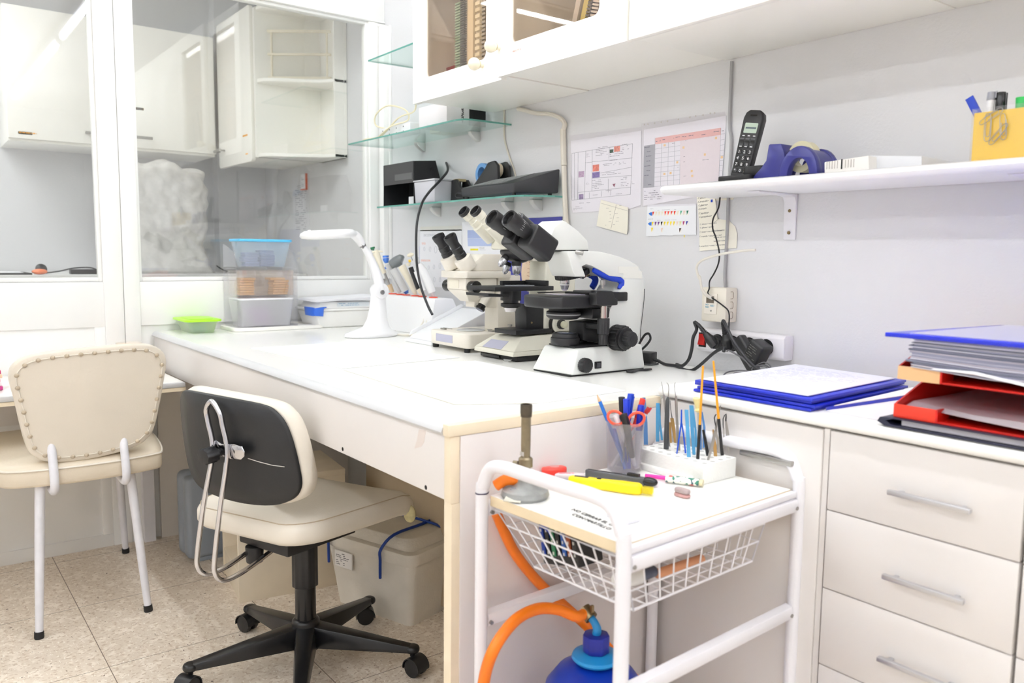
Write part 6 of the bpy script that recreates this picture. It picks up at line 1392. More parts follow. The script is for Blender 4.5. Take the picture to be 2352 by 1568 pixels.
pen('marker_pen', 'blue pointed cap pen at the right of the frosted cup', cup(0.022,-0.010,0.006), cup(0.028,-0.012,0.132),0.006, mat('clear_pen_barrel', (206,206,212),0.25), mat('royal_cap', (24,44,180),0.3),0.40)
pen('ballpoint_pen', 'red capped pen leaning right in the frosted cup', cup(0.0,0.016,0.006), cup(0.036,0.016,0.140),0.005, mat('red_barrel', (220,60,50),0.35), mat('red_cap', (226,60,48),0.35),0.3)
pen('ballpoint_pen', 'clear pen with dark red end leaning furthest right in the cup', cup(-0.024,0.0,0.006), cup(0.047,0.004,0.124),0.0042, mat('pale_barrel', (222,220,224),0.25), mat('dark_red_end', (180,36,36),0.4),0.10)
pen('ballpoint_pen', 'white barrelled pen crossing inside the frosted cup', cup(0.024,-0.010,0.006), cup(-0.022,-0.016,0.112),0.0055, mat('white_barrel', (232,232,236),0.3))
pen('ballpoint_pen', 'blue pen leaning left low inside the frosted cup', cup(0.0,-0.018,0.006), cup(-0.024,-0.014,0.085),0.004, mat('mid_blue', (60,110,200),0.35))
# scissors
sc_ = thing('scissors', 'scissors with orange red handles hanging on the rim of the cup', 'scissors', cup(-0.008,-0.022,0.01))
OR = mat('orange_red_plastic', (236,84,54),0.35)
for s_, c0 in ((-1,(-0.022,-0.022,0.108)),(1,(0.018,-0.024,0.106))):
    b = MB(); pts = [cup(c0[0]+math.cos(a_)*0.0155*(1.0), c0[1]+0.003*math.sin(a_), c0[2]+math.sin(a_)*0.0125+s_*0.003*math.cos(a_)) for a_ in [2*PI*i/16 for i in range(16)]]; b.tube(pts, 0.0028, n=8, closed=True); b.build('handle', OR, sc_)
b = MB(); b.tube([cup(0.012,-0.024,0.095), cup(-0.002,-0.024,0.085), cup(-0.006,-0.022,0.02)],[0.004,0.005,0.0025], n=8, flat=0.4); b.tube([cup(-0.010,-0.022,0.097), cup(-0.002,-0.022,0.085), cup(0.004,-0.020,0.02)],[0.004,0.005,0.0025], n=8, flat=0.4); b.build('blades', STEEL, sc_)
t = thing('staple_remover', 'black bodied cutter clipped in front of the scissors in the cup', 'cutter', cup(0.0,-0.03,0.02))
b = MB(); b.tube([cup(0.012,-0.026,0.03), cup(-0.002,-0.029,0.098), cup(-0.008,-0.029,0.118)],[0.006,0.0085,0.0075], n=4); b.build('body', BLK, t, bevel=0.0015)

# foam block
FO = mat('white_foam', (240,240,236),0.8, bump=0.5, bscale=160)
ft = thing('foam_block', 'white foam block with tweezers and probes standing in its holes', 'foam block', (2.19,-0.535, PZ), math.radians(1))
fz = PZ+0.038
b = MB(); b.box((-0.065,-0.046,0.0),(0.102,0.052,0.038)); fb_ = b.build('block', FO, ft, local=True, bevel=0.0015)
b = MB(); b.box((-0.065,-0.058,0.0),(0.080,-0.0462,0.011)); b.build('front_ledge', FO, ft, local=True, bevel=0.0015)
for i in range(8):
    for j in range(4):
        b = MB(); b.cyl((-0.055+i*0.0215,-0.036+j*0.024,0.0382),(-0.055+i*0.0215,-0.036+j*0.024,0.0379),0.005, n=12); b.build('hole', mat('foam_hole', (190,190,186),0.9), ft, local=True)
SC = 0.000193
def tool(name, label, cat, base, strokes, ref):
    """strokes: (colour, flat, [(cx, cy, radius)...]) in the plane through base that faces the room; ref is the drawing origin"""
    t = thing(name, label, cat, base)
    B_ = Vector(base)
    for k, (pn, M_, fl, pts, dv) in enumerate(strokes):
        b = MB(); P_ = [B_ + UR*((x-ref[0])*SC) + UD*dv + Vector((0,0,(ref[1]-y)*SC)) for x, y, r in pts]
        if fl:
            vs = []; 
            ext = UD*0.0009
            for p_, (x, y, r) in zip(P_, pts):
                w_ = UR*r
                vs += [p_-w_-ext, p_+w_-ext, p_+w_+ext, p_-w_+ext]
            n_ = len(P_); fs = [(0,1,2,3), tuple(4*(n_-1)+i for i in (3,2,1,0))]
            for j in range(n_-1):
                for i in range(4): fs.append((4*j+i, 4*j+(i+1) % 4,4*j+4+(i+1) % 4,4*j+4+i))
            b.add(vs, fs)
        else: b.tube(P_, [r for x, y, r in pts], n=10, sub=2)
        b.build(pn, M_, t)
    return t
SKY = mat('sky_blue_plastic', (84,160,206),0.35); MIDB = mat('steel_blue_plastic', (84,136,196),0.35); ROY = mat('royal_blue_metal', (20,80,200),0.3)
GOLD = mat('worn_gold', (190,150,90),0.35,0.7); DG = mat('dark_grey_grip', (74,76,78),0.5); OKRE = mat('amber_rod', (236,160,30),0.35)
def zf(u, v): return tuple(Vector((*(chain(ft) @ Vector((u, v, 0))).to_2d(), PZ+0.0385)))
tool('tweezers', 'steel blue plastic tweezers nearest the pen cup', 'tweezers', (2.1202,-0.5512,0.719),[('arm', MIDB, True, [(712,875, .0042),(700,640, .004),(675,372, .0034)],0.0)],(712,875))
tool('tweezers', 'sky blue tweezers second from the pen cup, slightly open', 'tweezers', (2.1137,-0.5099,0.719),[('arm', SKY, True, [(828,843, .0036),(822,640, .0034),(818,425, .0036)],0.0),('arm', SKY, True, [(878,830, .0022),(850,640, .002),(826,430, .0028)],0.002)],(828,843))
tool('dental_probe', 'thick dark grey handled probe with hooked steel tip', 'probe', (2.1676,-0.5429,0.719),[('handle', DG, False, [(915,915, .0052),(912,600, .0048),(913,420, .0042),(916,370, .0014)],0.0),('tip', STEEL, False, [(917,380, .0012),(922,300, .0009),(915,245, .0006),(898,224, .0004)],0.0)],(915,915))
tool('dental_probe', 'slim steel probe leaning left behind the grey handled one', 'probe', (2.1598,-0.524,0.719),[('handle', STEEL, False, [(955,895, .0016),(905,560, .0022),(880,370, .0024),(872,352, .001)],0.006),('tip', STEEL, False, [(873,360, .0008),(862,280, .0006),(848,212, .0004)],0.006)],(950,895))
tool('tweezers', 'bronze tweezers with thin dark points right of the grey probe', 'tweezers', (2.1457,-0.4902,0.719),[('arm', GOLD, True, [(1010,860, .002),(985,700, .0036),(965,592, .0036)],0.004),('point', BLK, False, [(968,600, .001),(950,500, .0007),(940,400, .0005)],0.004),('arm', GOLD, True, [(968,890, .002),(955,760, .0022),(950,640, .002)],0.006)],(1010,860))
tool('dental_probe', 'tall steel probe with a bent point in the middle of the foam block', 'probe', (2.1972,-0.5366,0.719),[('handle', STEEL, False, [(1050,940, .0030),(1020,620, .0024),(1003,400, .0026),(998,380, .001)],0.008),('tip', STEEL, False, [(999,385, .0009),(985,290, .0006),(982,260, .0005),(992,235, .0004)],0.008)],(1050,940))
tool('tweezers', 'royal blue tweezers standing open with points up', 'tweezers', (2.2111,-0.548,0.719),[('arm', ROY, True, [(1020,965, .0013),(1040,780, .0014),(1056,640, .0016),(1053,512, .0012)],0.0),('arm', ROY, True, [(1110,960, .0015),(1082,760, .0014),(1060,650, .0014)],0.001)],(1065,962))
tool('tweezers', 'sky blue tweezers in front of the royal blue pair', 'tweezers', (2.2371,-0.5563,0.719),[('arm', SKY, True, [(1140,995, .0036),(1120,740, .0034),(1100,520, .0036)],-0.001)],(1140,995))
tool('tweezers', 'sky blue tweezers left of the amber rod, slightly open', 'tweezers', (2.2326,-0.5351,0.719),[('arm', SKY, True, [(1195,975, .0030),(1168,720, .0034),(1148,473, .0036)],0.001),('arm', SKY, True, [(1218,900, .002),(1205,720, .002),(1160,480, .0026)],0.004)],(1195,975))
tool('tweezers', 'steel blue tweezers behind the nearer amber rod', 'tweezers', (2.2174,-0.4954,0.719),[('arm', MIDB, True, [(1268,932, .0022),(1260,700, .002),(1262,535, .0014)],0.008),('arm', MIDB, True, [(1300,915, .0018),(1300,700, .0024),(1270,540, .0014)],0.009)],(1268,932))
tool('inoculating_loop', 'nearer amber rod with black handle rising from the foam block', 'inoculating rod', (2.2556,-0.5527,0.719),[('handle', BLK, False, [(1228,1012, .0032),(1236,670, .0030)],-0.002),('rod', OKRE, False, [(1236,672, .0026),(1241,400, .0022),(1247,88, .0020)],-0.002)],(1228,1012))
tool('scalpel_handle', 'short black rod leaning left beside the nearer amber rod', 'rod', (2.2534,-0.5188,0.719),[('handle', BLK, False, [(1335,985, .0034),(1300,820, .0030),(1278,725, .0024)],0.002)],(1335,985))
tool('tweezers', 'short steel tweezers at the front right of the foam block', 'tweezers', (2.2738,-0.545,0.719),[('arm', STEEL, True, [(1330,1026, .0020),(1365,880, .0030),(1392,735, .0028)],-0.002),('arm', STEEL, True, [(1440,940, .0020),(1425,820, .0026),(1400,735, .002)],0.003)],(1330,1026))
tool('tweezers', 'short gold tweezers between the steel pair and the black handle', 'tweezers', (2.2643,-0.5099,0.719),[('arm', GOLD, True, [(1410,990, .0032),(1398,880, .003),(1375,720, .0012)],0.001)],(1410,990))
tool('inoculating_loop', 'farther amber rod with black handle, leaning left', 'inoculating rod', (2.2653,-0.4916,0.719),[('handle', BLK, False, [(1475,978, .0032),(1425,607, .0030)],0.0),('rod', OKRE, False, [(1425,610, .0026),(1385,300, .0022),(1350,25, .0019)],0.0)],(1475,978))
tool('tweezers', 'steel tweezers with black bent top behind the farther amber rod', 'tweezers', (2.2357,-0.4658,0.719),[('arm', STEEL, True, [(1438,930, .0014),(1410,700, .0022),(1432,560, .001),(1450,468, .0005)],0.006),('arm', BLK, False, [(1412,700, .0010),(1390,600, .0012),(1408,560, .001)],0.006)],(1438,930))
tool('tweezers', 'steel tweezers with black points at the right end of the foam block', 'tweezers', (2.2606,-0.4658,0.719),[('arm', STEEL, True, [(1540,955, .0016),(1525,780, .0036),(1500,620, .0016)],0.002),('arm', BLK, False, [(1500,630, .0016),(1500,556, .0012),(1472,610, .0010),(1480,720, .0008)],0.002),('arm', STEEL, True, [(1492,900, .0010),(1482,700, .0012)],0.002)],(1540,955))
tool('dropper', 'glass dropper with a pale yellow rubber bulb behind the amber rod', 'dropper', (2.2059,-0.487,0.719),[('glass_stem', clear_mat('dropper_glass', (240,244,244), gloss=0.1, haze=0.1), False, [(1250,915, .0026),(1240,540, .0030)],0.012),('rubber_bulb', mat('pale_yellow_rubber', (244,226,160),0.5), False, [(1238,545, .0032),(1236,518, .0085),(1230,500, .0045),(1222,460, .0055),(1215,400, .0078),(1215,385, .0040)],0.012)],(1250,915))

# ================================================================ things on the desk
D0 = 0.8005
def poly_sheet(name, label, pts, M_, th=0.0008, z=D0, cat='paper'):
    b = MB(); b.prism(pts, 'z', z, z+th); return b.build(name, M_, label=label, cat=cat)
poly_sheet('desk_sheet', 'large white paper sheet lying on the left half of the desk', [(0.74,-0.88),(1.31,-0.835),(1.28,-0.45),(0.72,-0.50)], mat('sheet_white', (250,250,250),0.6))
b = MB(); b.prism([(0.78,-0.875),(1.305,-0.833),(1.304,-0.829),(0.782,-0.868)], 'z', D0+0.0009, D0+0.0013); b.build('tape_line', mat('yellowed_tape_line', (244,238,214),0.5), label='yellowed tape along the front edge of the left paper sheet', cat='tape')
poly_sheet('desk_sheet', 'large white paper sheet lying on the right half of the desk', [(1.325,-0.845),(1.90,-0.872),(1.985,-0.72),(1.97,-0.46),(1.36,-0.45)], mat('sheet_white', (250,250,250),0.6))
b = MB(); b.prism([(1.34,-0.846),(1.90,-0.873),(1.985,-0.72),(1.981,-0.72),(1.897,-0.868),(1.34,-0.841)], 'z', D0+0.0009, D0+0.0013); b.build('tape_line', mat('yellowed_tape_line', (244,238,214),0.5), label='yellowed tape round the near corner of the right paper sheet', cat='tape')

# green lidded food box
t = thing('food_container', 'low clear box with lime green lid at the left end of the desk', 'container', (0.10,-0.855, D0))
def shell(b, lo, hi, z0, z1, th=0.0016):
    n = len(lo)
    cx = sum(p[0] for p in lo)/n; cy = sum(p[1] for p in lo)/n
    def ins(P, d): return [(p[0]+(cx-p[0])*d/max(abs(cx-p[0]),0.01)*1.0, p[1]+(cy-p[1])*d/max(abs(cy-p[1]),0.01)) for p in P]
    rings_ = [[(x, y, z0) for x, y in lo],[(x, y, z1) for x, y in hi],[(x, y, z1) for x, y in ins(hi, th)],[(x, y, z0+th) for x, y in ins(lo, th)]]
    vs = [v for r in rings_ for v in r]; fs = [tuple(reversed(range(n)))]
    for j in range(3):
        for i in range(n): fs.append((j*n+i, j*n+(i+1) % n, (j+1)*n+(i+1) % n, (j+1)*n+i))
    fs.append(tuple(3*n+i for i in range(n)))
    b.add(vs, fs); return b
GRB = clear_mat('pale_green_plastic', (246,251,240), gloss=0.05, rough=0.15, haze=0.30)
b = MB(); shell(b, rrect(0.035,-0.895,0.175,-0.812,0.015), rrect(0.018,-0.912,0.192,-0.80,0.02), D0,0.843); b.build('body', GRB, t)
LIME = mat('lime_lid', (176,240,44),0.35)
b = MB(); b.prism(rrect(0.008,-0.922,0.202,-0.788,0.025), 'z', 0.8435,0.851); b.prism(rrect(0.03,-0.90,0.18,-0.812,0.02), 'z', 0.851,0.8535); b.build('lid', LIME, t, bevel=0.002)
b = MB(); b.box((0.07,-0.885, D0+0.004),(0.165,-0.84,0.835)); b.build('blue_packet', mat('dusty_blue_packet', (120,146,190),0.6), t, bevel=0.003)

# white tray and acrylic drawer tower
t = thing('white_tray', 'flat white tray under the clear acrylic drawer tower', 'tray', (0.11,-0.57, D0))
b = MB(); b.prism(rrect(0.006,-0.748,0.205,-0.385,0.03), 'z', D0,0.810); b.build('base', CABW, t, bevel=0.002)
b = MB(); b.tube([(x, y, 0.811) for x, y in rrect(0.010,-0.744,0.201,-0.389,0.028)],0.0035, n=8, closed=True); b.build('rim', CABW, t)
AC = clear_mat('acrylic', (252,252,253), gloss=0.06, haze=0.03)
t = thing('acrylic_rack', 'clear acrylic drawer tower with two compartments on the white tray', 'rack', (0.08,-0.6,0.811))
ax0, ax1, ay0, ay1, a0 = 0.012,0.158,-0.722,-0.480,0.8112
for y in (ay0, ay1-0.003):
    b = MB(); b.prism([(ax0, a0),(ax1, a0),(ax1,1.045),(ax1-0.02,1.10),(ax0,1.13)], 'y', y, y+0.003); b.build('side_panel', AC, t)
for z in (a0,0.930,1.040):
    b = MB(); b.box((ax0, ay0+0.0035, z),(ax1, ay1-0.0035, z+0.003)); b.build('shelf', AC, t)
b = MB(); b.box((ax0-0.003, ay0, a0),(ax0-0.0002, ay1,1.13)); b.build('back_panel', AC, t)
def bin_(name, label, x0, x1, y0, y1, z0, z1, M_, lidM=None, lz=0.008, over=0.006, cat='container', taper=0.01):
    t = thing(name, label, cat, ((x0+x1)/2,(y0+y1)/2, z0))
    b = MB(); shell(b, rrect(x0+taper, y0+taper, x1-taper, y1-taper, 0.012), rrect(x0, y0, x1, y1,0.014), z0, z1); b.build('body', M_, t)
    if lidM:
        b = MB(); b.prism(rrect(x0-over, y0-over, x1+over, y1+over, 0.016), 'z', z1+0.0004, z1+lz); b.build('lid', lidM, t, bevel=0.002)
    return t
def slides(names, label, x0, y0, z0, n, w_, d_, h, M_, cat='specimen box', grp=None, jit=0.004, seed=1):
    rnd = random.Random(seed)
    for i in range(n):
        j = rnd.uniform(-jit, jit)
        b = MB(); b.box((x0, y0+j, z0+i*h),(x0+d_, y0+w_+j, z0+i*h+h*0.82)); b.build(names, M_, bevel=0.0006, label=label, cat=cat, group=grp)
t = bin_('storage_box', 'pale box with sky blue lid on top of the acrylic tower', 0.030,0.150,-0.700,-0.500,1.0435,1.140, clear_mat('bluish_plastic', (247,251,254), gloss=0.05, rough=0.1, haze=0.24), mat('sky_blue_lid', (96,196,244),0.35), lz=0.010, taper=0.018)
slides('slide_mailer', 'violet grey slide packs stacked left inside the blue lidded box', 0.06,-0.672,1.046,6,0.055,0.05,0.009, mat('violet_grey_card', (128,122,160),0.6), grp='slide packs stacked left inside the blue lidded box', seed=2)
slides('slide_mailer', 'violet grey slide packs stacked right inside the blue lidded box', 0.06,-0.607,1.046,7,0.055,0.05,0.009, mat('violet_grey_card', (128,122,160),0.6), grp='slide packs stacked right inside the blue lidded box', seed=3)
t = bin_('middle_drawer', 'clear drawer of tan slide boxes in the middle of the acrylic tower', 0.02,0.157,-0.712,-0.490,0.9335,1.030, clear_mat('warm_acrylic', (252,249,247), gloss=0.06, haze=0.14), taper=0.002, cat='drawer')
TAN = mat('tan_card', (206,164,112),0.6)
slides('slide_box', 'tan slide boxes stacked left in the middle drawer', 0.08,-0.70,0.936,7,0.055,0.06,0.0095, TAN, grp='tan slide boxes stacked left in the middle drawer', seed=4)
slides('slide_box', 'tan slide boxes stacked right in the middle drawer', 0.08,-0.575,0.936,7,0.060,0.06,0.0095, TAN, grp='tan slide boxes stacked right in the middle drawer', seed=5, jit=0.008)
t = bin_('lower_bin', 'milky bin of mauve slide packs in the lowest compartment', 0.02,0.156,-0.712,-0.492,0.8148,0.915, clear_mat('milky_bin', (252,252,253), gloss=0.05, rough=0.2, haze=0.42), mat('white_lid', (240,240,244),0.4), lz=0.008, over=0.0, taper=0.012)
slides('slide_pack', 'mauve slide packs lying in the milky bin', 0.07,-0.66,0.825,5,0.075,0.07,0.013, mat('mauve_card', (150,120,160),0.6), grp='mauve slide packs lying in the milky bin', seed=6, jit=0.012)

# white lock box
t = thing('lock_box', 'white plastic box with blue side clip behind the magnifier lamp', 'container', (0.11,-0.29, D0))
LW = mat('off_white_box', (243,242,239),0.4)
b = MB(); b.frustum([(0.03,-0.405, D0),(0.195,-0.405, D0),(0.195,-0.15, D0),(0.03,-0.15, D0)],[(0.012,-0.425,0.868),(0.212,-0.425,0.868),(0.212,-0.135,0.868),(0.012,-0.135,0.868)]); b.build('body', LW, t, bevel=0.008, seg=3)
b = MB(); b.box((0.008,-0.43,0.8685),(0.216,-0.13,0.878)); b.build('rim', LW, t, bevel=0.003)
b = MB(); b.frustum([(0.02,-0.415,0.8785),(0.205,-0.415,0.8785),(0.205,-0.14,0.8785),(0.02,-0.14,0.8785)],[(0.03,-0.40,0.905),(0.195,-0.40,0.905),(0.195,-0.15,0.905),(0.03,-0.15,0.905)]); b.build('lid', mat('milky_lid', (248,248,247),0.3), t, bevel=0.004)
b = MB(); b.prism([(0.13,0.850),(0.205,0.850),(0.21,0.884),(0.12,0.884)], 'y', -0.438,-0.4305); b.prism([(-0.438,0.852),(-0.40,0.848),(-0.397,0.880),(-0.385,0.882),(-0.385,0.886),(-0.40,0.886),(-0.438,0.882)], 'x', 0.2165,0.2225); b.build('side_clip', mat('clip_blue', (54,108,214),0.35), t, bevel=0.002)
b = MB(); b.box((0.2,-0.33,0.884),(0.2035,-0.19,0.901)); lb = b.build('label', mat('pale_blue_label', (226,232,236),0.6), t); b = MB(); scribble(b, (0.2037,-0.325,0.886),(0,1,0),(0,0,1),0.13,0.014,2, seed=8, size=0.6); b.build('print', mat('pale_teal', (130,170,200),0.6), lb)
t = thing('paper_stack', 'white papers lying on top of the clip sided box', 'papers', (0.11,-0.28,0.9055))
b = MB(); 
for i in range(5): b.box((0.02-0.001*i, -0.43+0.004*i, 0.9058+i*0.0028),(0.215+0.002*(i % 2),-0.12,0.9058+i*0.0028+0.0024))
b.v = [Vector((v.x, v.y, v.z+0.006*math.sin((v.y+0.3)*12))) if v.z > 0.91 else v for v in b.v]
b.build('sheets', PAPER, t)

# petri dishes and pink things on the side table
PD = clear_mat('petri_plastic', (250,248,246), gloss=0.07, haze=0.15); AG = mat('amber_agar', (246,196,110),0.3)
for i in range(8):
    t = thing('petri_dish', 'clear petri dish of amber agar stacked on the side table', 'petri dish', (0.13,-1.10,0.6685+i*0.0135), group='petri dishes stacked on the side table behind the cream chair')
    b = MB(); b.lathe([(0,0),(0.042,0),(0.043,0.001),(0.043,0.0115),(0,0.0115)],(0.13,-1.10,0.6685+i*0.0135), n=40); b.build('dish', PD, t)
    b = MB(); b.lathe([(0,0.003),(0.040,0.003),(0.040,0.006),(0,0.006)],(0.13,-1.10,0.6685+i*0.0135), n=32); b.build('agar', AG, t)
for i, c_ in enumerate(((190,60,130),(228,210,214),(196,70,90),(236,200,170),(200,60,110),(230,190,190))):
    b = MB(); b.box((0.20+0.004*(i % 2),-1.62,0.6685+i*0.0125),(0.33,-1.505-0.003*(i % 3),0.6685+i*0.0125+0.0115)); b.build('culture_box', mat('pinkish_%d' % i, c_, 0.4), bevel=0.002, label=['dark pink', 'pale pink', 'brick pink', 'peach', 'magenta', 'rose'][i]+' flat box in the stack at the far left of the side table', cat='box')

# magnifier lamp
t = thing('magnifier_lamp', 'white desk magnifier lamp with ring head and curved arm', 'lamp', (0.605,-0.385, D0))
LM = mat('lamp_white', (244,244,246),0.28)
def oval(cx, cy, rx, ry, z, n=36): return [(cx+math.cos(2*PI*i/n)*rx, cy+math.sin(2*PI*i/n)*ry, z) for i in range(n)]
b = MB(); rings_ = [oval(0.60,-0.385,0.058,0.098, D0), oval(0.60,-0.385,0.062,0.104, D0+0.004), oval(0.60,-0.385,0.060,0.100, D0+0.014), oval(0.598,-0.375,0.045,0.072, D0+0.024), oval(0.59,-0.36,0.033,0.052, D0+0.034), oval(0.585,-0.353,0.026,0.040, D0+0.06), oval(0.582,-0.348,0.021,0.033, D0+0.10), oval(0.58,-0.345,0.018,0.030, D0+0.14), oval(0.58,-0.342,0.016,0.028,0.965)]
n_ = 36; vs = [v for r in rings_ for v in r]; fs = [tuple(reversed(range(n_)))]
for j in range(len(rings_)-1):
    for i in range(n_): fs.append((j*n_+i, j*n_+(i+1) % n_, (j+1)*n_+(i+1) % n_, (j+1)*n_+i))
fs.append(tuple((len(rings_)-1)*n_+i for i in range(n_))); b.add(vs, fs); b.build('base', LM, t, ang=60)
b = MB(); b.lathe([(0,-0.0005),(0.016,0),(0.016,0.002),(0,0.002)],(0.615,-0.455, D0+0.0135),(0.1,-0.1,1)); b.build('foot_switch', mat('dark_grey_rubber', (90,90,92),0.6), t)
b = MB(); b.cyl((0.56,-0.342,0.965),(0.604,-0.342,0.965),0.029, n=32); b.build('pivot', LM, t, bevel=0.003)
b = MB(); b.cyl((0.604,-0.342,0.960),(0.609,-0.342,0.960),0.0085, n=20); b.build('pivot_screw', STEEL, t, bevel=0.001)
b = MB()
arm = [(0.58,-0.3374,0.9638),(0.58,-0.346,1.0085),(0.58,-0.3633,1.0559),(0.58,-0.384,1.0982),(0.58,-0.4046,1.126)]
b.tube(arm, [0.027,0.024,0.020,0.017,0.013], n=16, sub=5, flat=0.7); b.build('arm', LM, t)
b = MB(); b.tube([(0.58,-0.408,1.129),(0.58,-0.4182,1.1459),(0.58,-0.4368,1.164),(0.58,-0.462,1.1741)],[0.016,0.019,0.020,0.014], n=16, sub=4, flat=0.8); b.build('neck', LM, t)
b = MB(); b.tube([(0.583,-0.4147,1.1258),(0.583,-0.4026,1.1338)],0.0125, n=14); b.build('neck_collar', STEEL, t)
HC = Vector((0.575,-0.535,1.163)); HT = Matrix.Translation(HC) @ Matrix.Rotation(math.radians(4),4, 'X')
b = MB(); b.T = HT; b.lathe([(0.058,-0.008),(0.078,-0.012),(0.092,-0.010),(0.099,-0.002),(0.096,0.008),(0.082,0.016),(0.062,0.018),(0.058,0.014),(0.058,-0.008)], n=56); b.build('ring_head', LM, t, ang=60)
b = MB(); b.T = HT; b.lathe([(0,-0.004),(0.04,-0.003),(0.0575,0.0),(0.0575,0.004),(0.04,0.008),(0,0.010)], n=48); b.build('lens', clear_mat('lens_glass', (246,250,250), gloss=0.08), t, ang=60)
b = MB(); b.T = HT; b.lathe([(0.064,-0.0125),(0.070,-0.0145),(0.078,-0.0125),(0.064,-0.0125)], n=48); b.build('diffuser_ring', mat('diffuser', (236,238,236),0.4), t)
b = MB(); b.T = HT; b.cyl((0,-0.070,0.016),(0,-0.070,0.020),0.006, n=14); b.build('cover_button', LM, t)
b = MB(); b.tube([(0.62,-0.29, D0+0.004),(0.66,-0.25, D0+0.006),(0.64,-0.19, D0+0.05),(0.62,-0.175, D0+0.088),(0.65,-0.17, D0+0.075),(0.665,-0.17, D0+0.03),(0.65,-0.18, D0+0.004)],0.0032, n=8, sub=6)
b.build('lamp_cable', CORDW, label='white lamp cable arching up behind the magnifier base', cat='cable')
b = MB(); b.tube([(0.62,-0.29, D0+0.004),(0.68,-0.24, D0+0.01),(0.67,-0.20, D0+0.035),(0.66,-0.185, D0+0.055),(0.69,-0.18, D0+0.05),(0.73,-0.17, D0+0.03),(0.76,-0.15, D0+0.004)],0.0032, n=8, sub=6)
b.build('second_cable', CORDW, label='white cable curling over towards the white slope stand', cat='cable')
b = MB(); b.box((0.69,-0.27, D0+0.001),(0.712,-0.235, D0+0.009)); b.build('yellow_tag', mat('yellow_tag', (244,214,40),0.5), label='small yellow tag on the white lamp cable', cat='tag')

# pipette stand
t = thing('pipette_stand', 'white plastic pipette stand with red ringed holes', 'pipette stand', (0.48,-0.12, D0))
b = MB(); b.frustum([(0.305,-0.20, D0),(0.70,-0.20, D0),(0.70,-0.03, D0),(0.305,-0.03, D0)],[(0.285,-0.17,0.936),(0.69,-0.17,0.936),(0.69,-0.09,0.936),(0.285,-0.09,0.936)]); b.build('body', mat('stand_white', (240,240,241),0.35), t, bevel=0.003)
KS = 0.000302
def kp_(ref, base, x, y, dv=0.0): return Vector(base) + UR*((x-ref[0])*KS) + UD*dv + Vector((0,0,(ref[1]-y)*KS))
RINGM = mat('red_ring', (232,74,44),0.4)
pcol = dict(cream=mat('pip_cream', (238,230,208),0.4), grey=mat('pip_grey', (206,206,206),0.35), dgrey=mat('pip_dark_grey', (112,116,118),0.35), blue=mat('pip_blue', (70,120,206),0.35), green=mat('pip_green', (30,120,80),0.35), black=BLK, white=mat('pip_white', (236,236,236),0.35), steel=STEEL, yellow=mat('pip_yellow', (236,190,40),0.4), tan=mat('pip_tan', (226,200,160),0.5))
def pipette(label, x0, parts):
    base = tuple(Vector((*((0.3334,-0.135,0.9339))[:2],0.9365))) 
    ref = (500,875)
    t = thing('pipette', label, 'pipette', tuple(kp_(ref, base, x0,875)), group=None)
    bb = Vector((0.3334,-0.135,0.9355)); bb.z = 0.9368
    # hole position on the stand follows its long side
    px = 0.30 + (x0-500)/470.0*0.36
    bb = Vector((px, -0.135,0.9370)); ref = (x0,872)
    b = MB(); b.lathe([(0.0,0),(0.017,0),(0.016,0.004),(0.0,0.004)],(bb.x, bb.y, 0.9362), n=20); b.build('hole_ring', RINGM, t)
    for pn, key, pts in parts:
        b = MB(); b.tube([kp_(ref, bb, x, y) + Vector((0,0,0.0045)) for x, y, r in pts],[r for x, y, r in pts], n=14, sub=2 if len(pts) > 2 else 0); b.build(pn, pcol[key], t)
pipette('cream pipette with dark green button, leftmost in the stand', 510,[('tip_cone', 'tan', [(510,866, .007),(470,780, .0105),(462,762, .0105)]),('shaft', 'steel', [(462,762, .005),(400,608, .005)]),('body', 'cream', [(400,612, .0085),(345,480, .0105),(290,350, .0145),(278,332, .014)]),('finger_rest', 'cream', [(235,330, .003),(300,318, .005),(380,320, .0025)]),('button', 'green', [(255,305, .004),(248,292, .004),(245,288, .0095),(238,262, .0095)])])
pipette('grey pipette with blue button second in the stand', 590,[('tip_cone', 'grey', [(590,862, .006),(560,800, .011)]),('body', 'grey', [(560,802, .010),(480,620, .010),(420,490, .013)]),('collar', 'blue', [(415,545, .0075),(405,520, .0075)]),('button', 'blue', [(412,470, .007),(402,430, .0125),(398,405, .0125)]),('button_top', 'blue', [(400,398, .0125),(398,372, .0125)])])
pipette('electronic pipette with a dark grey head and blue tip nut', 655,[('tip_nut', 'blue', [(665,868, .006),(645,830, .0125)]),('body', 'grey', [(645,835, .015),(560,680, .015),(480,545, .015)]),('head', 'dgrey', [(450,500, .018),(520,455, .022),(585,420, .021),(615,425, .013)])])
pipette('cream curved pipette leaning against the dark grey head', 745,[('tip_cone', 'cream', [(755,870, .006),(735,830, .009)]),('body', 'cream', [(735,832, .0095),(670,690, .0125),(600,560, .015),(570,500, .015)])])
pipette('black bodied pipette with cream button', 815,[('tip_cone', 'cream', [(820,868, .005),(790,830, .008),(765,790, .009)]),('body', 'black', [(765,795, .0085),(710,640, .0095),(665,515, .0095)]),('button', 'cream', [(652,500, .004),(642,480, .008),(636,462, .009)]),('plunger', 'steel', [(690,430, .0015),(675,385, .0015)]),('plunger_disc', 'cream', [(625,372, .004),(665,358, .0085),(705,350, .004)]),('stop', 'yellow', [(640,440, .005),(670,434, .005)])])
pipette('white multi part pipette with grey thumb rest, rightmost in the stand', 920,[('tip_cone', 'grey', [(925,868, .006),(905,820, .012)]),('body', 'white', [(905,822, .015),(860,700, .017),(800,560, .016),(740,470, .011)]),('spring', 'white', [(800,800, .008),(750,690, .009),(705,560, .010)]),('thumb_rest', 'grey', [(690,545, .008),(720,525, .012),(750,520, .009)]),('button', 'grey', [(690,450, .009),(720,430, .015),(745,425, .012)])])

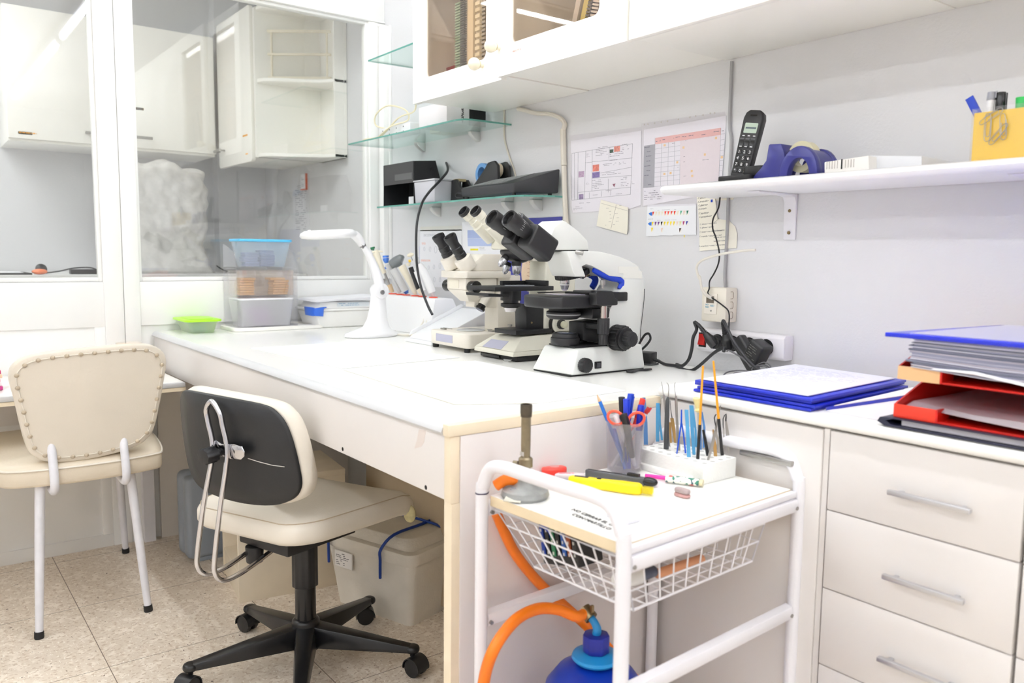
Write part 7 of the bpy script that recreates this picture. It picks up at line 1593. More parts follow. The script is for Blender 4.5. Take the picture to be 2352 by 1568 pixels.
# sloping white stand
t = thing('slope_stand', 'white sloping plastic stand between the lamp and the stereo microscope', 'stand', (0.88,-0.28, D0))
SW = mat('slope_white', (238,239,241),0.3)
b = MB(); b.prism([(-0.36, D0),(-0.36, D0+0.012),(-0.08, D0+0.012),(-0.08, D0)], 'x', 0.80,0.975); b.build('foot_plate', SW, t, bevel=0.002)
b = MB(); b.prism([(-0.345, D0+0.0125),(-0.335, D0+0.022),(-0.13, D0+0.108),(-0.12, D0+0.108),(-0.12, D0+0.0125)], 'x', 0.805,0.97); b.build('wedge', SW, t, bevel=0.002)
b = MB(); b.prism([(-0.345, D0+0.020),(-0.335, D0+0.036),(-0.13, D0+0.122),(-0.12, D0+0.118),(-0.125, D0+0.108),(-0.335, D0+0.0225)], 'x', 0.801,0.805); b.build('side_lip', SW, t, bevel=0.001)

t = thing('blue_rack', 'small blue rack holding a beige card box behind the stereo microscope', 'rack', (0.86,-0.07, D0))
b = MB(); b.box((0.76,-0.115, D0),(0.98,-0.02, D0+0.01)); b.build('base', mat('rack_blue', (46,104,180),0.4), t, bevel=0.002)
b = MB(); b.box((0.955,-0.115, D0+0.0105),(0.98,-0.02, D0+0.07)); b.build('end', mat('rack_blue', (46,104,180),0.4), t, bevel=0.002)
b = MB(); b.box((0.76,-0.03, D0+0.0105),(0.954,-0.02, D0+0.085)); b.build('back', mat('rack_blue', (46,104,180),0.4), t, bevel=0.002)
b = MB(); b.box((0.86,-0.11, D0+0.0108),(0.95,-0.035, D0+0.072)); b.build('card_box', mat('beige_card_box', (222,208,172),0.7, var=0.05), bevel=0.001, label='beige card box standing in the small blue rack', cat='box')

# ---- folders at the back of the worktop
WZ = 0.8255
t = thing('ring_binder', 'blue plastic folder pile topped with white forms on the worktop', 'folder', (2.27,-0.30, WZ))
fold = [(2.1854,-0.4817,0.826),(2.4355,-0.4587,0.826)] 
def folder(z0, z1, P_, M_, name, label, cat='folder', bev=0.001):
    b = MB(); b.prism([(p[0], p[1]) for p in P_], 'z', z0, z1); return b.build(name, M_, bevel=bev, label=label, cat=cat)
bpy.data.objects.remove(t)
Pf = [(2.155,-0.452),(2.425,-0.452),(2.40,-0.07),(2.125,-0.06)]
for i in range(4):
    off = [(0,0),(0.006,0.004),(-0.004,0.008),(0.003,0.0)][i]
    folder(WZ+i*0.0062, WZ+i*0.0062+0.0052,[(x+off[0], y+off[1]) for x, y in Pf], BLUEF, 'plastic_folder', ['lowest blue folder of the pile beside the coiled cable', 'blue folder second from the bottom of the pile', 'blue folder third from the bottom of the pile', 'topmost blue folder of the pile, under the white forms'][i])
b = MB(); b.prism([(2.17,-0.445),(2.412,-0.44),(2.388,-0.09),(2.14,-0.075)], 'z', WZ+0.0252, WZ+0.0275); tp = b.build('form_sheets', mat('form_paper', (232,232,244),0.5), label='white printed forms in a clear sleeve on top of the blue folders', cat='papers', bevel=0.0006)
b = MB(); scribble(b, (2.18,-0.40, WZ+0.0277),(1,0.0,0),(0,1,0),0.20,0.28,26, size=0.18, seed=14, th=0.00025); b.build('printed_lines', mat('pale_violet_print', (196,196,216),0.7), tp)
b = MB(); b.prism([(2.436,-0.42),(2.462,-0.12),(2.462,-0.06),(2.41,-0.06)], 'z', WZ, WZ+0.007); b.build('plastic_folder', BLUEF, label='thin blue folder fanned out to the right of the folder pile', cat='folder')
b = MB(); b.prism([(2.440,-0.40),(2.458,-0.13),(2.458,-0.065),(2.415,-0.065)], 'z', WZ+0.0074, WZ+0.009); b.build('folder_insert', PAPER, label='white sheet on the thin blue folder right of the folder pile', cat='paper')
b = MB(); b.prism([(2.4377,-0.4235,0.8258),(2.5606,-0.4209,0.8258),(2.522,-0.3309,0.8258),(2.4111,-0.0451,0.8258),(2.4325,-0.2868,0.8258)], 'z', WZ, WZ+0.0012); b.build('loose_sheets', PAPER, label='loose white sheets between the blue folders and the red trays', cat='papers')

# ---- red letter trays with binders
RT = mat('red_tray', (206,28,20),0.28); RT2 = mat('faded_tray_lip', (234,190,140),0.5)
b = MB()
b.prism([(2.565, WZ),(2.552, WZ+0.006),(2.556, WZ+0.013),(2.575, WZ+0.0155),(3.0, WZ+0.0155),(3.0, WZ+0.0135),(2.578, WZ+0.0135),(2.566, WZ+0.009),(2.575, WZ+0.003),(3.0, WZ+0.003),(3.0, WZ)], 'y', -0.455,-0.12)
b.build('clip_folder', mat('navy_leatherette', (38,40,62),0.4), label='dark navy folder lying under the red letter trays', cat='folder', ang=60)
b = MB(); b.prism([(2.590,-0.448),(3.0,-0.448),(3.0,-0.13),(2.59,-0.13)], 'z', WZ+0.004, WZ+0.012); b.build('folder_papers', mat('grey_papers', (190,188,196),0.6), label='papers held inside the dark navy folder', cat='papers')
b = MB(); b.prism([(2.70,-0.4565),(2.80,-0.4565),(2.80,-0.45),(2.70,-0.45)], 'z', WZ+0.0095, WZ+0.012); b.build('yellow_edge', mat('buff_slip', (226,206,150),0.6), label='buff slip poking out of the dark navy folder', cat='paper') if False else None
def letter_tray(z, label, lipM, x0=2.575, y0=-0.448):
    t = thing('letter_tray', label, 'letter tray', (2.73,-0.28, z))
    x1 = 3.02; y1 = -0.12; h = 0.062
    b = MB(); b.box((x0, y0+0.002, z),(x1, y1, z+0.003)); b.build('floor', RT, t)
    b = MB(); b.prism([(y0+0.002, z+0.003),(y0+0.002, z+0.022),(y0+0.12, z+h),(y1, z+h),(y1, z+0.003)], 'x', x0, x0+0.003); b.build('side', RT, t)
    b = MB(); b.prism([(y0+0.002, z+0.003),(y0+0.002, z+0.022),(y0+0.12, z+h),(y1, z+h),(y1, z+0.003)], 'x', x1-0.003, x1); b.build('side', RT, t)
    b = MB(); b.box((x0+0.003, y1-0.003, z+0.003),(x1-0.003, y1, z+h)); b.build('back', RT, t)
    b = MB(); b.box((x0, y0, z),(x0+0.068, y0+0.0018, z+0.022)); b.build('front_lip', lipM, t, bevel=0.0006)
    b = MB(); b.box((x0+0.068, y0+0.0002, z+0.0005),(x0+0.071, y0+0.04, z+0.022)); b.build('lip_return', RT, t)
    return t
T1 = WZ+0.0162
letter_tray(T1, 'lower red plastic letter tray at the right end of the worktop', mat('bright_red_lip', (228,56,34),0.3))
letter_tray(T1+0.0635, 'upper red plastic letter tray with sun faded lip', RT2, x0=2.578)
b = MB()
for i in range(6):
    b.add([(2.582,-0.42+0.004*i, T1+0.012+i*0.0009),(2.70,-0.447, T1+0.010+i*0.0012),(2.84,-0.452, T1+0.0045+i*0.0024),(3.0,-0.452, T1+0.0045+i*0.0026),(3.0,-0.14, T1+0.004+i*0.002),(2.59,-0.14, T1+0.012+i*0.0009)] + [(2.582,-0.42+0.004*i, T1+0.0126+i*0.0009),(2.70,-0.447, T1+0.0108+i*0.0012),(2.84,-0.452, T1+0.006+i*0.0024),(3.0,-0.452, T1+0.006+i*0.0026),(3.0,-0.14, T1+0.0046+i*0.002),(2.59,-0.14, T1+0.0126+i*0.0009)],[(5,4,3,2,1,0),(6,7,8,9,10,11)] + [(k, (k+1) % 6,(k+1) % 6+6, k+6) for k in range(6)])
b.v = [Vector((v.x, v.y, v.z+0.0055)) for v in b.v]
b.build('tray_papers', mat('sleeved_papers', (206,196,204),0.35), label='sagging sleeved papers in the lower red letter tray', cat='papers')
PG = [mat('page_edges_a', (206,206,220),0.6), mat('page_edges_b', (150,152,176),0.6), mat('page_edges_c', (222,214,220),0.6), mat('page_edges_d', (110,114,130),0.6)]
T2 = T1+0.0635+0.0035
b = MB(); rnd = random.Random(12); z = T2+0.019; i = 0
while z < T2+0.066:
    h = rnd.uniform(0.0008,0.0022); dx = rnd.uniform(-0.006,0.008); sag = 0.010*(1-(z-T2-0.019)/0.05)
    x0 = 2.598+dx; y0 = -0.450-rnd.uniform(0,0.004)
    b.add([(x0, y0, z),(2.72, y0, z-sag*0.6),(3.0, y0, z-sag),(3.0,-0.14, z),(x0,-0.14, z),(x0, y0, z+h),(2.72, y0, z+h-sag*0.6),(3.0, y0, z+h-sag),(3.0,-0.14, z+h),(x0,-0.14, z+h)],[(4,3,2,1,0),(5,6,7,8,9),(0,1,6,5),(1,2,7,6),(2,3,8,7),(3,4,9,8),(4,0,5,9)], rnd.choice([0,0,1,1,2,3]) if z < T2+0.045 else rnd.choice([1,3,0])); z += h+0.0002; i += 1
b.build('page_bundle', PG, label='thick bundle of grey violet pages piled on the upper red tray', cat='pages')
b = MB(); b.add([(2.635,-0.458, T2+0.0195),(2.70,-0.458, T2+0.020),(2.78,-0.460, T2+0.010),(2.86,-0.460, T2+0.004),(2.86,-0.459, T2+0.0065),(2.78,-0.459, T2+0.0135),(2.70,-0.457, T2+0.0235),(2.64,-0.457, T2+0.0215)] + [(2.635,-0.452, T2+0.0195),(2.70,-0.452, T2+0.020),(2.78,-0.454, T2+0.010),(2.86,-0.454, T2+0.004),(2.86,-0.453, T2+0.0065),(2.78,-0.453, T2+0.0135),(2.70,-0.451, T2+0.0235),(2.64,-0.451, T2+0.0215)],[tuple(range(8)), tuple(reversed(range(8,16)))] + [(k, (k+1) % 8,(k+1) % 8+8, k+8) for k in range(8)])
b.build('torn_sheet', PAPER, label='torn white sheet edge drooping over the lip of the upper red tray', cat='paper')
t = thing('display_folder', 'royal blue plastic folder lying tilted on top of the page bundle', 'folder', (2.75,-0.29, T2+0.068))
z = T2+0.0665
b = MB(); b.frustum([(2.560,-0.462, z-0.001),(3.02,-0.462, z),(3.02,-0.13, z+0.001),(2.60,-0.13, z+0.001)],[(2.560,-0.462, z+0.006),(3.02,-0.462, z+0.008),(3.02,-0.13, z+0.009),(2.60,-0.13, z+0.007)]); b.build('cover', mat('royal_cover', (34,50,196),0.22), t, bevel=0.0012)
b = MB(); b.box((2.598,-0.455, z+0.0072),(3.0,-0.14, z+0.0076)) if False else b.frustum([(2.598,-0.457, z+0.0075),(3.01,-0.457, z+0.0085),(3.01,-0.14, z+0.0095),(2.62,-0.14, z+0.0085)],[(2.598,-0.457, z+0.0079),(3.01,-0.457, z+0.0089),(3.01,-0.14, z+0.0099),(2.62,-0.14, z+0.0089)]); b.build('clear_film', clear_mat('folder_film', (252,252,255), gloss=0.04, rough=0.3, haze=0.10), t)

# ================================================================ microscopes
D1 = 0.8005
def xz(P_, dx): return [(p[0]+dx, p[1], p[2]) for p in P_]
def flute(r0, r1, n, k=3): return [((r0 if (i//k) % 2 else r1)*math.cos(2*PI*i/(n*2*k)),(r0 if (i//k) % 2 else r1)*math.sin(2*PI*i/(n*2*k))) for i in range(n*2*k)]
def knob_x(b, c, x0, x1, r, n=16, mi=0):
    b.prism([(c[0]+u, c[1]+v) for u, v in flute(r, r*0.94, n, 2)], 'x', x0, x1, mi)
# ---------------------------------------------------------- white microscope (nearest)
t = thing('microscope', 'large white binocular microscope with black eyepieces and blue handle', 'microscope', (1.67,-0.3, D1))
WM = MICW
b = MB(); b.box((1.600,-0.430, D1),(1.742,-0.166, D1+0.003)); b.build('foot_plate', BLKM, t)
b = MB(); b.frustum([(1.597,-0.435, D1+0.003),(1.746,-0.425, D1+0.003),(1.746,-0.163, D1+0.003),(1.600,-0.163, D1+0.003)],
                    [(1.615,-0.408,0.868),(1.735,-0.398,0.868),(1.738,-0.17,0.868),(1.612,-0.17,0.868)]); bs = b.build('base', WM, t, bevel=0.006, seg=3)
# arm: thick curved limb seen from the side
armp = [(0,-0.190,0.8685),(1.735,-0.1779,0.8995),(1.735,-0.1662,1.0132),(1.735,-0.1685,1.0456),(1.735,-0.1775,1.0618),(1.735,-0.1941,1.0779),(1.735,-0.2217,1.0889),(1.735,-0.2576,1.0991),(1.735,-0.2883,1.1051),(1.735,-0.3312,1.1114),(1.735,-0.3646,1.1122),(1.66,-0.4372,1.1111),(1.66,-0.437,1.1023),(1.66,-0.4309,1.0946),(1.66,-0.418,1.0608),(1.66,-0.4096,1.0483),(1.66,-0.3747,1.0481),(1.735,-0.3881,1.0739),(1.735,-0.3739,1.0791),(1.735,-0.3552,1.0751),(1.735,-0.3298,1.0653),(1.735,-0.2951,1.0497),(1.735,-0.2513,1.0462),(1.735,-0.24,1.0382),(1.735,-0.2418,1.0271),(1.735,-0.2545,1.0115),(1.735,-0.2672,0.9959),(1.735,-0.288,0.9649),(1.735,-0.2997,0.9274),(1.735,-0.3064,0.8677)]
armp = [p for p in armp if p[2] > 0.8684] + [(0,-0.285,0.8685)]
b = MB(); b.prism([(p[1], p[2]) for p in armp], 'x', 1.645,1.735); b.build('arm', WM, t, bevel=0.0025, seg=2)
b = MB(); b.prism([(p[1], p[2]) for p in [(1.737,-0.264,1.074),(1.737,-0.1906,1.0741),(1.737,-0.1902,1.0635),(1.737,-0.1763,1.0603),(1.737,-0.1765,1.0425),(1.737,-0.2453,1.0447),(1.737,-0.2457,1.0564),(1.737,-0.2634,1.0574)]], 'x', 1.7352,1.7358); b.build('tape_patch', mat('tape_white', (234,234,226),0.5), t)
# blue lifting handle
HB = mat('handle_blue', (24,62,190),0.3)
b = MB(); hpth = [(1.728,-0.3443,1.0652),(1.728,-0.3144,1.0552),(1.728,-0.2839,1.0463),(1.728,-0.2575,1.0423),(1.728,-0.2418,1.0348),(1.728,-0.2414,1.0253),(1.728,-0.2513,1.0143)]
b.tube(hpth, [0.004,0.006,0.006,0.0058,0.007,0.007,0.005], n=12, sub=4, flat=1.6); b.build('handle', HB, t)
b = MB(); hpth = [(1.64,-0.2801,1.0518),(1.64,-0.2623,1.0469),(1.64,-0.254,1.037),(1.64,-0.2572,1.0272),(1.64,-0.2658,1.0159)]; b.tube(hpth, [0.005,0.0065,0.0065,0.0065,0.006], n=12, sub=4, flat=1.6); b.build('handle', HB, t)
# head
hd_ = [(1.69,-0.4874,1.113)] + [(1.715,-0.3484,1.1155),(1.715,-0.3533,1.1387),(1.715,-0.3848,1.1623),(1.715,-0.4257,1.1836)] + [(1.7,-0.4367,1.1863),(1.7,-0.4638,1.1694)]
b = MB(); b.prism([(p[1], p[2]) for p in hd_], 'x', 1.632,1.715); b.build('head', WM, t, bevel=0.003, seg=2)
b = MB(); b.prism([(p[1], p[2]) for p in [(1.71,-0.4941,1.1127),(1.71,-0.3459,1.1146),(1.71,-0.3458,1.1124),(1.71,-0.494,1.1106)]], 'x', 1.640,1.710); b.build('dovetail', BLKM, t)
b = MB(); e0 = Vector((1.735,-0.4113,1.1099)); e1 = Vector((1.735,-0.3889,1.1041)); b.cyl(e0, e0.lerp(e1,0.6)+Vector((0.014,0,0)),0.0045,0.0055, n=16); b.build('clamp_screw', STEEL, t, bevel=0.0008)
# binocular tubes
dt = Vector((0,0.862,-0.507))
cen = Vector((1.7,-0.5932,1.1888)); 
nearE = Vector((1.703, cen.y-0.004, cen.z-0.001)); farE = Vector((1.645,-0.6036,1.1906))
for k, E_ in enumerate((nearE, farE)):
    b = MB(); b.lathe([(0.0148,0.013),(0.0175,0.002),(0.0200,0.0),(0.0215,0.003),(0.0215,0.026),(0.0200,0.030),(0.0195,0.052),(0.0175,0.056),(0.0160,0.070),(0.0,0.070)], E_, dt, n=36, cap=False); ey = b.build('eyepiece', BLK, t)
    b = MB(); b.lathe([(0.0146,0.0),(0.0105,0.001),(0.0,0.0015)], E_+dt*0.012, dt, n=36, cap=False); b.build('eye_lens_seat', BLKM, ey)
    b = MB(); b.lathe([(0.0,0.0),(0.0100,0.0),(0.0100,0.001),(0.0,0.001)], E_+dt*0.0145, dt, n=28); b.build('eye_lens', mat('dark_lens', (34,32,44),0.08, spec=0.9), ey)
    b = MB()
    zz = dt.cross(Vector((1,0,0))).normalized()
    if zz.z < 0: zz = -zz
    M3 = Matrix((Vector((1,0,0)), dt, zz)).transposed()
    for i in range(9):
        a_ = math.radians(-30+i*14); n_ = Vector((1,0,0))*math.cos(a_)+zz*math.sin(a_)
        tg = Vector((1,0,0))*(-math.sin(a_))+zz*math.cos(a_)
        Mq = Matrix((n_, tg, dt)).transposed()
        b.obox(E_+dt*0.038+n_*0.0199,(0.0006,0.0007,0.005 if i % 2 else 0.008), Mq)
    b.build('scale_marks', mat('engraved_white', (190,190,190),0.5), ey)['kind'] = 'stuff'
    b = MB(); c_ = E_+dt*0.115
    b.T = Matrix.Translation(c_) @ M3.to_4x4()
    b.prism(rrect(-0.026,-0.034,0.026,0.028,0.012), 'y', -0.045,0.034); b.T = None
    b.build('prism_housing', BLK, t, bevel=0.005, seg=3)
mid = (nearE+farE)/2 + dt*0.05
b = MB(); zzz = zz
b.cyl(mid+zzz*0.024-dt*0.004, mid+zzz*0.020+dt*0.10,0.020, n=32); hg = b.build('hinge_barrel', mat('hinge_grey', (58,59,62),0.4), t, bevel=0.002)
b = MB()
for i in range(5):
    a_ = math.radians(60+i*22); p_ = mid+zzz*0.024-dt*0.0043+(Vector((1,0,0))*math.cos(a_)+zzz*math.sin(a_))*0.015
    b.cyl(p_, p_-dt*0.0005,0.0014, n=6)
b.build('hinge_marks', mat('engraved_white', (190,190,190),0.5), hg)['kind'] = 'stuff'
# nosepiece and objectives
b = MB(); NP = Vector((1.67,-0.3703,1.0552)); nd = Vector((0.0,-0.28,1.0)).normalized()
NP = NP + Vector((0,0.006,0))
b.prism([(u, v) for u, v in flute(0.0455,0.0440,48,2)], 'z', -0.007,0.006); 
Mn = Matrix.Translation(NP) @ nd.to_track_quat('Z', 'Y').to_matrix().to_4x4(); b.v = [Mn @ v for v in b.v]; npz = b.build('nosepiece_ring', BLK, t, bevel=0.001)
SILV = mat('objective_silver', (196,197,202),0.25,0.8)
def objective(c, d, L, r, ringM, nm='objective', bands=True):
    c = Vector(c); d = Vector(d).normalized()
    b = MB(); b.lathe([(r*0.9,0),(r*1.05,0.002),(r*1.05, L*0.22),(r*0.96, L*0.24),(r*0.96, L*0.62),(r*0.86, L*0.68),(r*0.72, L*0.9),(r*0.4, L),(0, L)], c, d, n=28); o = b.build(nm, SILV, t)
    b = MB(); b.lathe([(r*0.97,0),(r*0.99,0.0005),(r*0.99,0.002),(r*0.97,0.0025)], c+d*L*0.55, d, n=28); b.build('colour_ring', ringM, o)
    return o
REDR = mat('red_ring2', (190,60,50),0.4)
oc_ = Vector((1.67,-0.3882,1.0453)); objective((oc_.x, oc_.y, oc_.z+0.002),(0,0,-1),0.036,0.0125, mat('white_ring', (230,230,230),0.4))
oc2 = Vector((1.69,-0.3451,1.0597)); objective(oc2+Vector((0,0.008,0.004)),(0.1,-0.62,-0.70),0.026,0.0110, REDR)
oc3 = Vector((1.655,-0.3027,1.0587)); objective(oc3+Vector((0,0.006,0.006)),(0,0.25,-0.9),0.020,0.0105, mat('amber_ring', (200,170,90),0.4))
# stage
b = MB(); st = [(1.598,-0.446),(1.605,-0.470),(1.63,-0.480),(1.715,-0.478),(1.742,-0.458),(1.746,-0.43),(1.746,-0.290),(1.598,-0.290)]
z0s = ((1.742,-0.4558,0.9749))[2]; z1s = ((1.742,-0.4564,0.9997))[2]
z1s = 1.0005; z0s = 0.9695
b.prism(st, 'z', z0s, z1s); stg = b.build('stage', BLK, t, bevel=0.006, seg=3)
b = MB(); b.box((1.60,-0.30,0.985),(1.745,-0.235,1.008)); b.build('stage_carriage', BLK, t, bevel=0.003)
b = MB(); b.prism([(p[1], p[2]) for p in [(1.775,-0.3728,0.9774),(1.775,-0.377,1.0077),(1.775,-0.3699,1.0145),(1.775,-0.3176,1.0136),(1.775,-0.3085,0.9956),(1.775,-0.2998,0.9923),(1.775,-0.2992,0.9769),(1.775,-0.3396,0.9765)]], 'x', 1.7475,1.775); b.build('stage_side_block', BLK, t, bevel=0.004)
b = MB(); b.box((1.625,-0.415, z1s+0.0004),(1.70,-0.345, z1s+0.0014)); b.build('specimen_slide', mat('violet_slide', (206,196,216),0.15), label='glass slide lying on the stage of the white microscope', cat='slide')
b = MB(); b.tube([(1.60,-0.42, z1s+0.003),(1.61,-0.35, z1s+0.004),(1.63,-0.33, z1s+0.004)],0.003, n=8, sub=3, flat=0.5); b.box((1.61,-0.335, z1s+0.0005),(1.74,-0.325, z1s+0.006)); b.build('slide_clip', BLKM, t)
for x in (1.62,1.635,1.65,1.665,1.68,1.695,1.71):
    pass
kx = 1.760; ky = ((1.76,-0.3351,0.9555))[1]
b = MB(); b.lathe([(0,0),(0.0035,0),(0.0035,0.008),(0.0065,0.0085),(0.0065,0.021),(0,0.021)],(kx, ((1.76,-0.3406,1.0231))[1],((1.76,-0.3405,1.0195))[2]), n=20); b.build('stage_lock_screw', STEEL, t)
zq = lambda y_: None
b = MB(); b.cyl((kx, ky, ((1.76,-0.3369,0.9447))[2]),(kx, ky, ((1.76,-0.3379,0.9756))[2]),0.0088, n=24); b.build('control_shaft', mat('polished_shaft', (200,192,186),0.15,0.9), t)
b = MB(); zt_ = ((1.76,-0.3369,0.9447))[2]; zm_ = ((1.76,-0.3356,0.9045))[2]; zb_ = ((1.76,-0.3347,0.878))[2]
b.prism([(kx+u, ky+v) for u, v in flute(0.0155,0.0147,14,2)], 'z', zm_, zt_); b.prism([(kx+u, ky+v) for u, v in flute(0.0120,0.0114,12,2)], 'z', zb_, zm_-0.0004); b.build('control_knob', BLK, t, bevel=0.001)
# condenser and its carrier
cc = (1.675,-0.395)
b = MB(); b.lathe([(0,0.940),(0.036,0.940),(0.044,0.946),(0.044,0.958),(0.038,0.961),(0.038,0.969),(0,0.969)],(cc[0], cc[1],0), n=40); cd = b.build('condenser', BLK, t, bevel=0.001)
b = MB(); b.lathe([(0.0443,0.950),(0.0446,0.951),(0.0446,0.9525),(0.0443,0.953)],(cc[0], cc[1],0), n=40); b.build('condenser_scale', mat('scale_grey', (150,150,150),0.5), cd)
b = MB(); b.box((1.66,-0.35,0.942),(1.735,-0.29,0.968)); b.box((1.655,-0.34,0.915),(1.742,-0.305,0.93)); b.build('condenser_carrier', BLK, t, bevel=0.003)
b = MB(); b.prism([(p[1], p[2]) for p in [(1.7,-0.3505,0.9301),(1.7,-0.2928,0.9342),(1.7,-0.2887,0.8746),(1.7,-0.3385,0.8815),(1.7,-0.3492,0.8843)]], 'x', 1.645,1.70); b.build('stage_bracket', BLKM, t, bevel=0.002)
b = MB(); b.prism([(p[1], p[2]) for p in [(1.745,-0.5182,0.8871),(1.745,-0.3997,0.8727),(1.745,-0.3159,0.8686),(1.745,-0.3333,0.8781),(1.745,-0.392,0.8897),(1.745,-0.4837,0.8887)]], 'x', 1.62,1.733) if False else b.box((1.625,-0.40,0.8685),(1.725,-0.285,0.8725)); b.build('base_insert', BLKM, t, bevel=0.001)
b = MB(); b.lathe([(0,0.8730),(0.0375,0.8730),(0.0375,0.890),(0.0345,0.893),(0.0330,0.902),(0.0285,0.904),(0.0265,0.900),(0,0.900)],(1.672,-0.385,0), n=44); lm_ = b.build('field_lens_mount', BLK, t, bevel=0.0008)
b = MB(); b.lathe([(0,0.9003),(0.0255,0.9003),(0.02,0.9035),(0,0.9045)],(1.672,-0.385,0), n=36); b.build('field_lens', mat('blue_grey_lens', (120,126,150),0.08), lm_)
# knobs
fc = ((1.8,-0.2888,0.8962))[1:]; fc = (((1.765,-0.2667,0.8904))[1],((1.765,-0.2667,0.8904))[2])
b = MB(); b.cyl((1.7355, fc[0], fc[1]),(1.741, fc[0], fc[1]),0.034, n=40); knob_x(b, fc, 1.7412,1.768,0.0335,20); b.cyl((1.7682, fc[0], fc[1]),(1.776, fc[0], fc[1]),0.0285, n=36); cf = b.build('coarse_focus_knob', BLK, t, bevel=0.0012)
b = MB(); knob_x(b, fc, 1.7762,1.797,0.0195,26); b.cyl((1.7972, fc[0], fc[1]),(1.7982, fc[0], fc[1]),0.008, n=24); b.build('fine_focus_knob', mat('soft_black', (38,38,40),0.6), t, bevel=0.0012)
b = MB(); knob_x(b, ((fc[0]-0.006), fc[1]),1.596,1.6445,0.030,18); b.build('coarse_focus_knob', BLK, t, bevel=0.0012)
ik = ((1.747,-0.3868,0.8279))
b = MB(); knob_x(b, (ik[1], ik[2]),1.7445,1.762,0.0185,20); b.build('brightness_knob', BLK, t, bevel=0.001)
sk = ((1.747,-0.3365,0.8243))
b = MB(); b.box((1.743, sk[1]-0.0105, sk[2]-0.009),(1.7475, sk[1]+0.0105, sk[2]+0.009)); so_ = b.build('power_switch', BLKG, t, bevel=0.0008)
b = MB(); b.box((1.7476, sk[1]-0.006, sk[2]-0.006),(1.7486, sk[1]+0.006, sk[2]+0.006)); b.build('rocker', mat('rocker_grey', (60,60,64),0.3), so_)
b = MB(); b.tube([(1.733,-0.1625,1.0149),(1.733,-0.1628,0.9836),(1.733,-0.169,0.9314),(1.733,-0.1726,0.8965),(1.733,-0.1726,0.8555)],0.0009, n=6, sub=3); b.build('rear_wire', CORD, t)
b = MB(); b.tube([(1.7172,-0.16,0.8651),(1.7355,-0.16,0.8903),(1.7511,-0.16,0.8962),(1.7579,-0.16,0.8829),(1.7444,-0.16,0.8653),(1.7212,-0.16,0.8465)],0.0018, n=6, sub=4, flat=2.0); b.build('looped_strap', CORD, label='small black cable loop sticking out behind the white microscope', cat='cable')

# ---------------------------------------------------------- cream microscope (middle)
t = thing('microscope', 'older cream binocular microscope standing in the middle of the three', 'microscope', (1.365,-0.26, D1))
CM = MICC
b = MB(); b.box((1.272,-0.372, D1+0.001),(1.450,-0.11,0.816)); b.build('foot_box', BLKM, t, bevel=0.003)
b = MB(); b.box((1.285,-0.378, D1+0.003),(1.375,-0.3722,0.812)); b.build('front_slot', BLKG, t, bevel=0.001)
b = MB(); b.frustum([(1.262,-0.388,0.8165),(1.455,-0.388,0.8165),(1.455,-0.115,0.8165),(1.262,-0.115,0.8165)],[(1.262,-0.385,0.830),(1.455,-0.385,0.830),(1.455,-0.115,0.832),(1.262,-0.115,0.832)])
b.frustum([(1.262,-0.385,0.8302),(1.455,-0.385,0.8302),(1.455,-0.115,0.8322),(1.262,-0.115,0.8322)],[(1.300,-0.335,0.867),(1.425,-0.335,0.867),(1.425,-0.12,0.872),(1.300,-0.12,0.872)]); b2 = b.build('base', CM, t, bevel=0.0025)
b = MB(); pl_ = [(1.3159,-0.3865,0.8384),(1.3896,-0.3865,0.8368),(1.3899,-0.3865,0.8167),(1.3162,-0.3865,0.8182)]; b.prism([(p[0], p[2]) for p in pl_], 'y', -0.392,-0.3885) if False else b.frustum([(1.300,-0.3843,0.8320),(1.392,-0.3843,0.8320),(1.392,-0.3815,0.8320),(1.300,-0.3815,0.8320)],[(1.306,-0.3560,0.8530),(1.390,-0.3560,0.8530),(1.390,-0.3530,0.8530),(1.306,-0.3530,0.8530)]); b.build('blank_plate', mat('lilac_grey_plate', (178,178,196),0.5), t)
b = MB(); b.prism([(1.312,-0.350),(1.418,-0.350),(1.418,-0.215),(1.312,-0.215)], 'z', 0.8725,0.886); b.build('lamp_window_frame', BLK, t, bevel=0.002)
b = MB(); b.lathe([(0,0.8863),(0.024,0.8863),(0.018,0.8885),(0,0.889)],(1.372,-0.265,0), n=32); b.build('lamp_window', mat('violet_lens', (70,62,120),0.08), t)
b = MB(); b.prism([(-0.235,0.872),(-0.235,1.0),(-0.232,1.085),(-0.14,1.11),(-0.115,1.09),(-0.115,0.872)], 'x', 1.325,1.405); b.build('arm', CM, t, bevel=0.006, seg=3)
b = MB(); b.prism([(p[1], p[2]) for p in [(1.4,-0.3008,0.9598),(1.4,-0.2215,0.9534),(1.4,-0.2197,0.8667),(1.4,-0.2974,0.878)]], 'x', 1.345,1.40); b.build('stage_bracket', BLK, t, bevel=0.002)
for zc in (0.905,0.972):
    b = MB(); b.cyl((1.4005,((1.4,-0.2801,0.9502))[1], zc),(1.402,((1.4,-0.2801,0.9502))[1], zc),0.003, n=12); b.build('screw', BRASS, t)
b = MB(); b.prism([(p[1], p[2]) for p in [(1.405,-0.3295,1.1159),(1.405,-0.141,1.1197),(1.405,-0.1401,1.0828),(1.405,-0.2136,1.0841),(1.405,-0.2803,1.0828),(1.405,-0.305,1.0916)]], 'x', 1.325,1.405); b.build('head_arm', CM, t, bevel=0.004)
hdp = [(1.4,-0.3829,1.1152),(1.4,-0.2101,1.1175),(1.4,-0.2064,1.1409),(1.4,-0.2406,1.1659),(1.4,-0.3023,1.1643),(1.4,-0.3813,1.1484)]
b = MB(); b.prism([(p[1], p[2]) for p in hdp], 'x', 1.335,1.40); b.build('head', CM, t, bevel=0.006, seg=3)
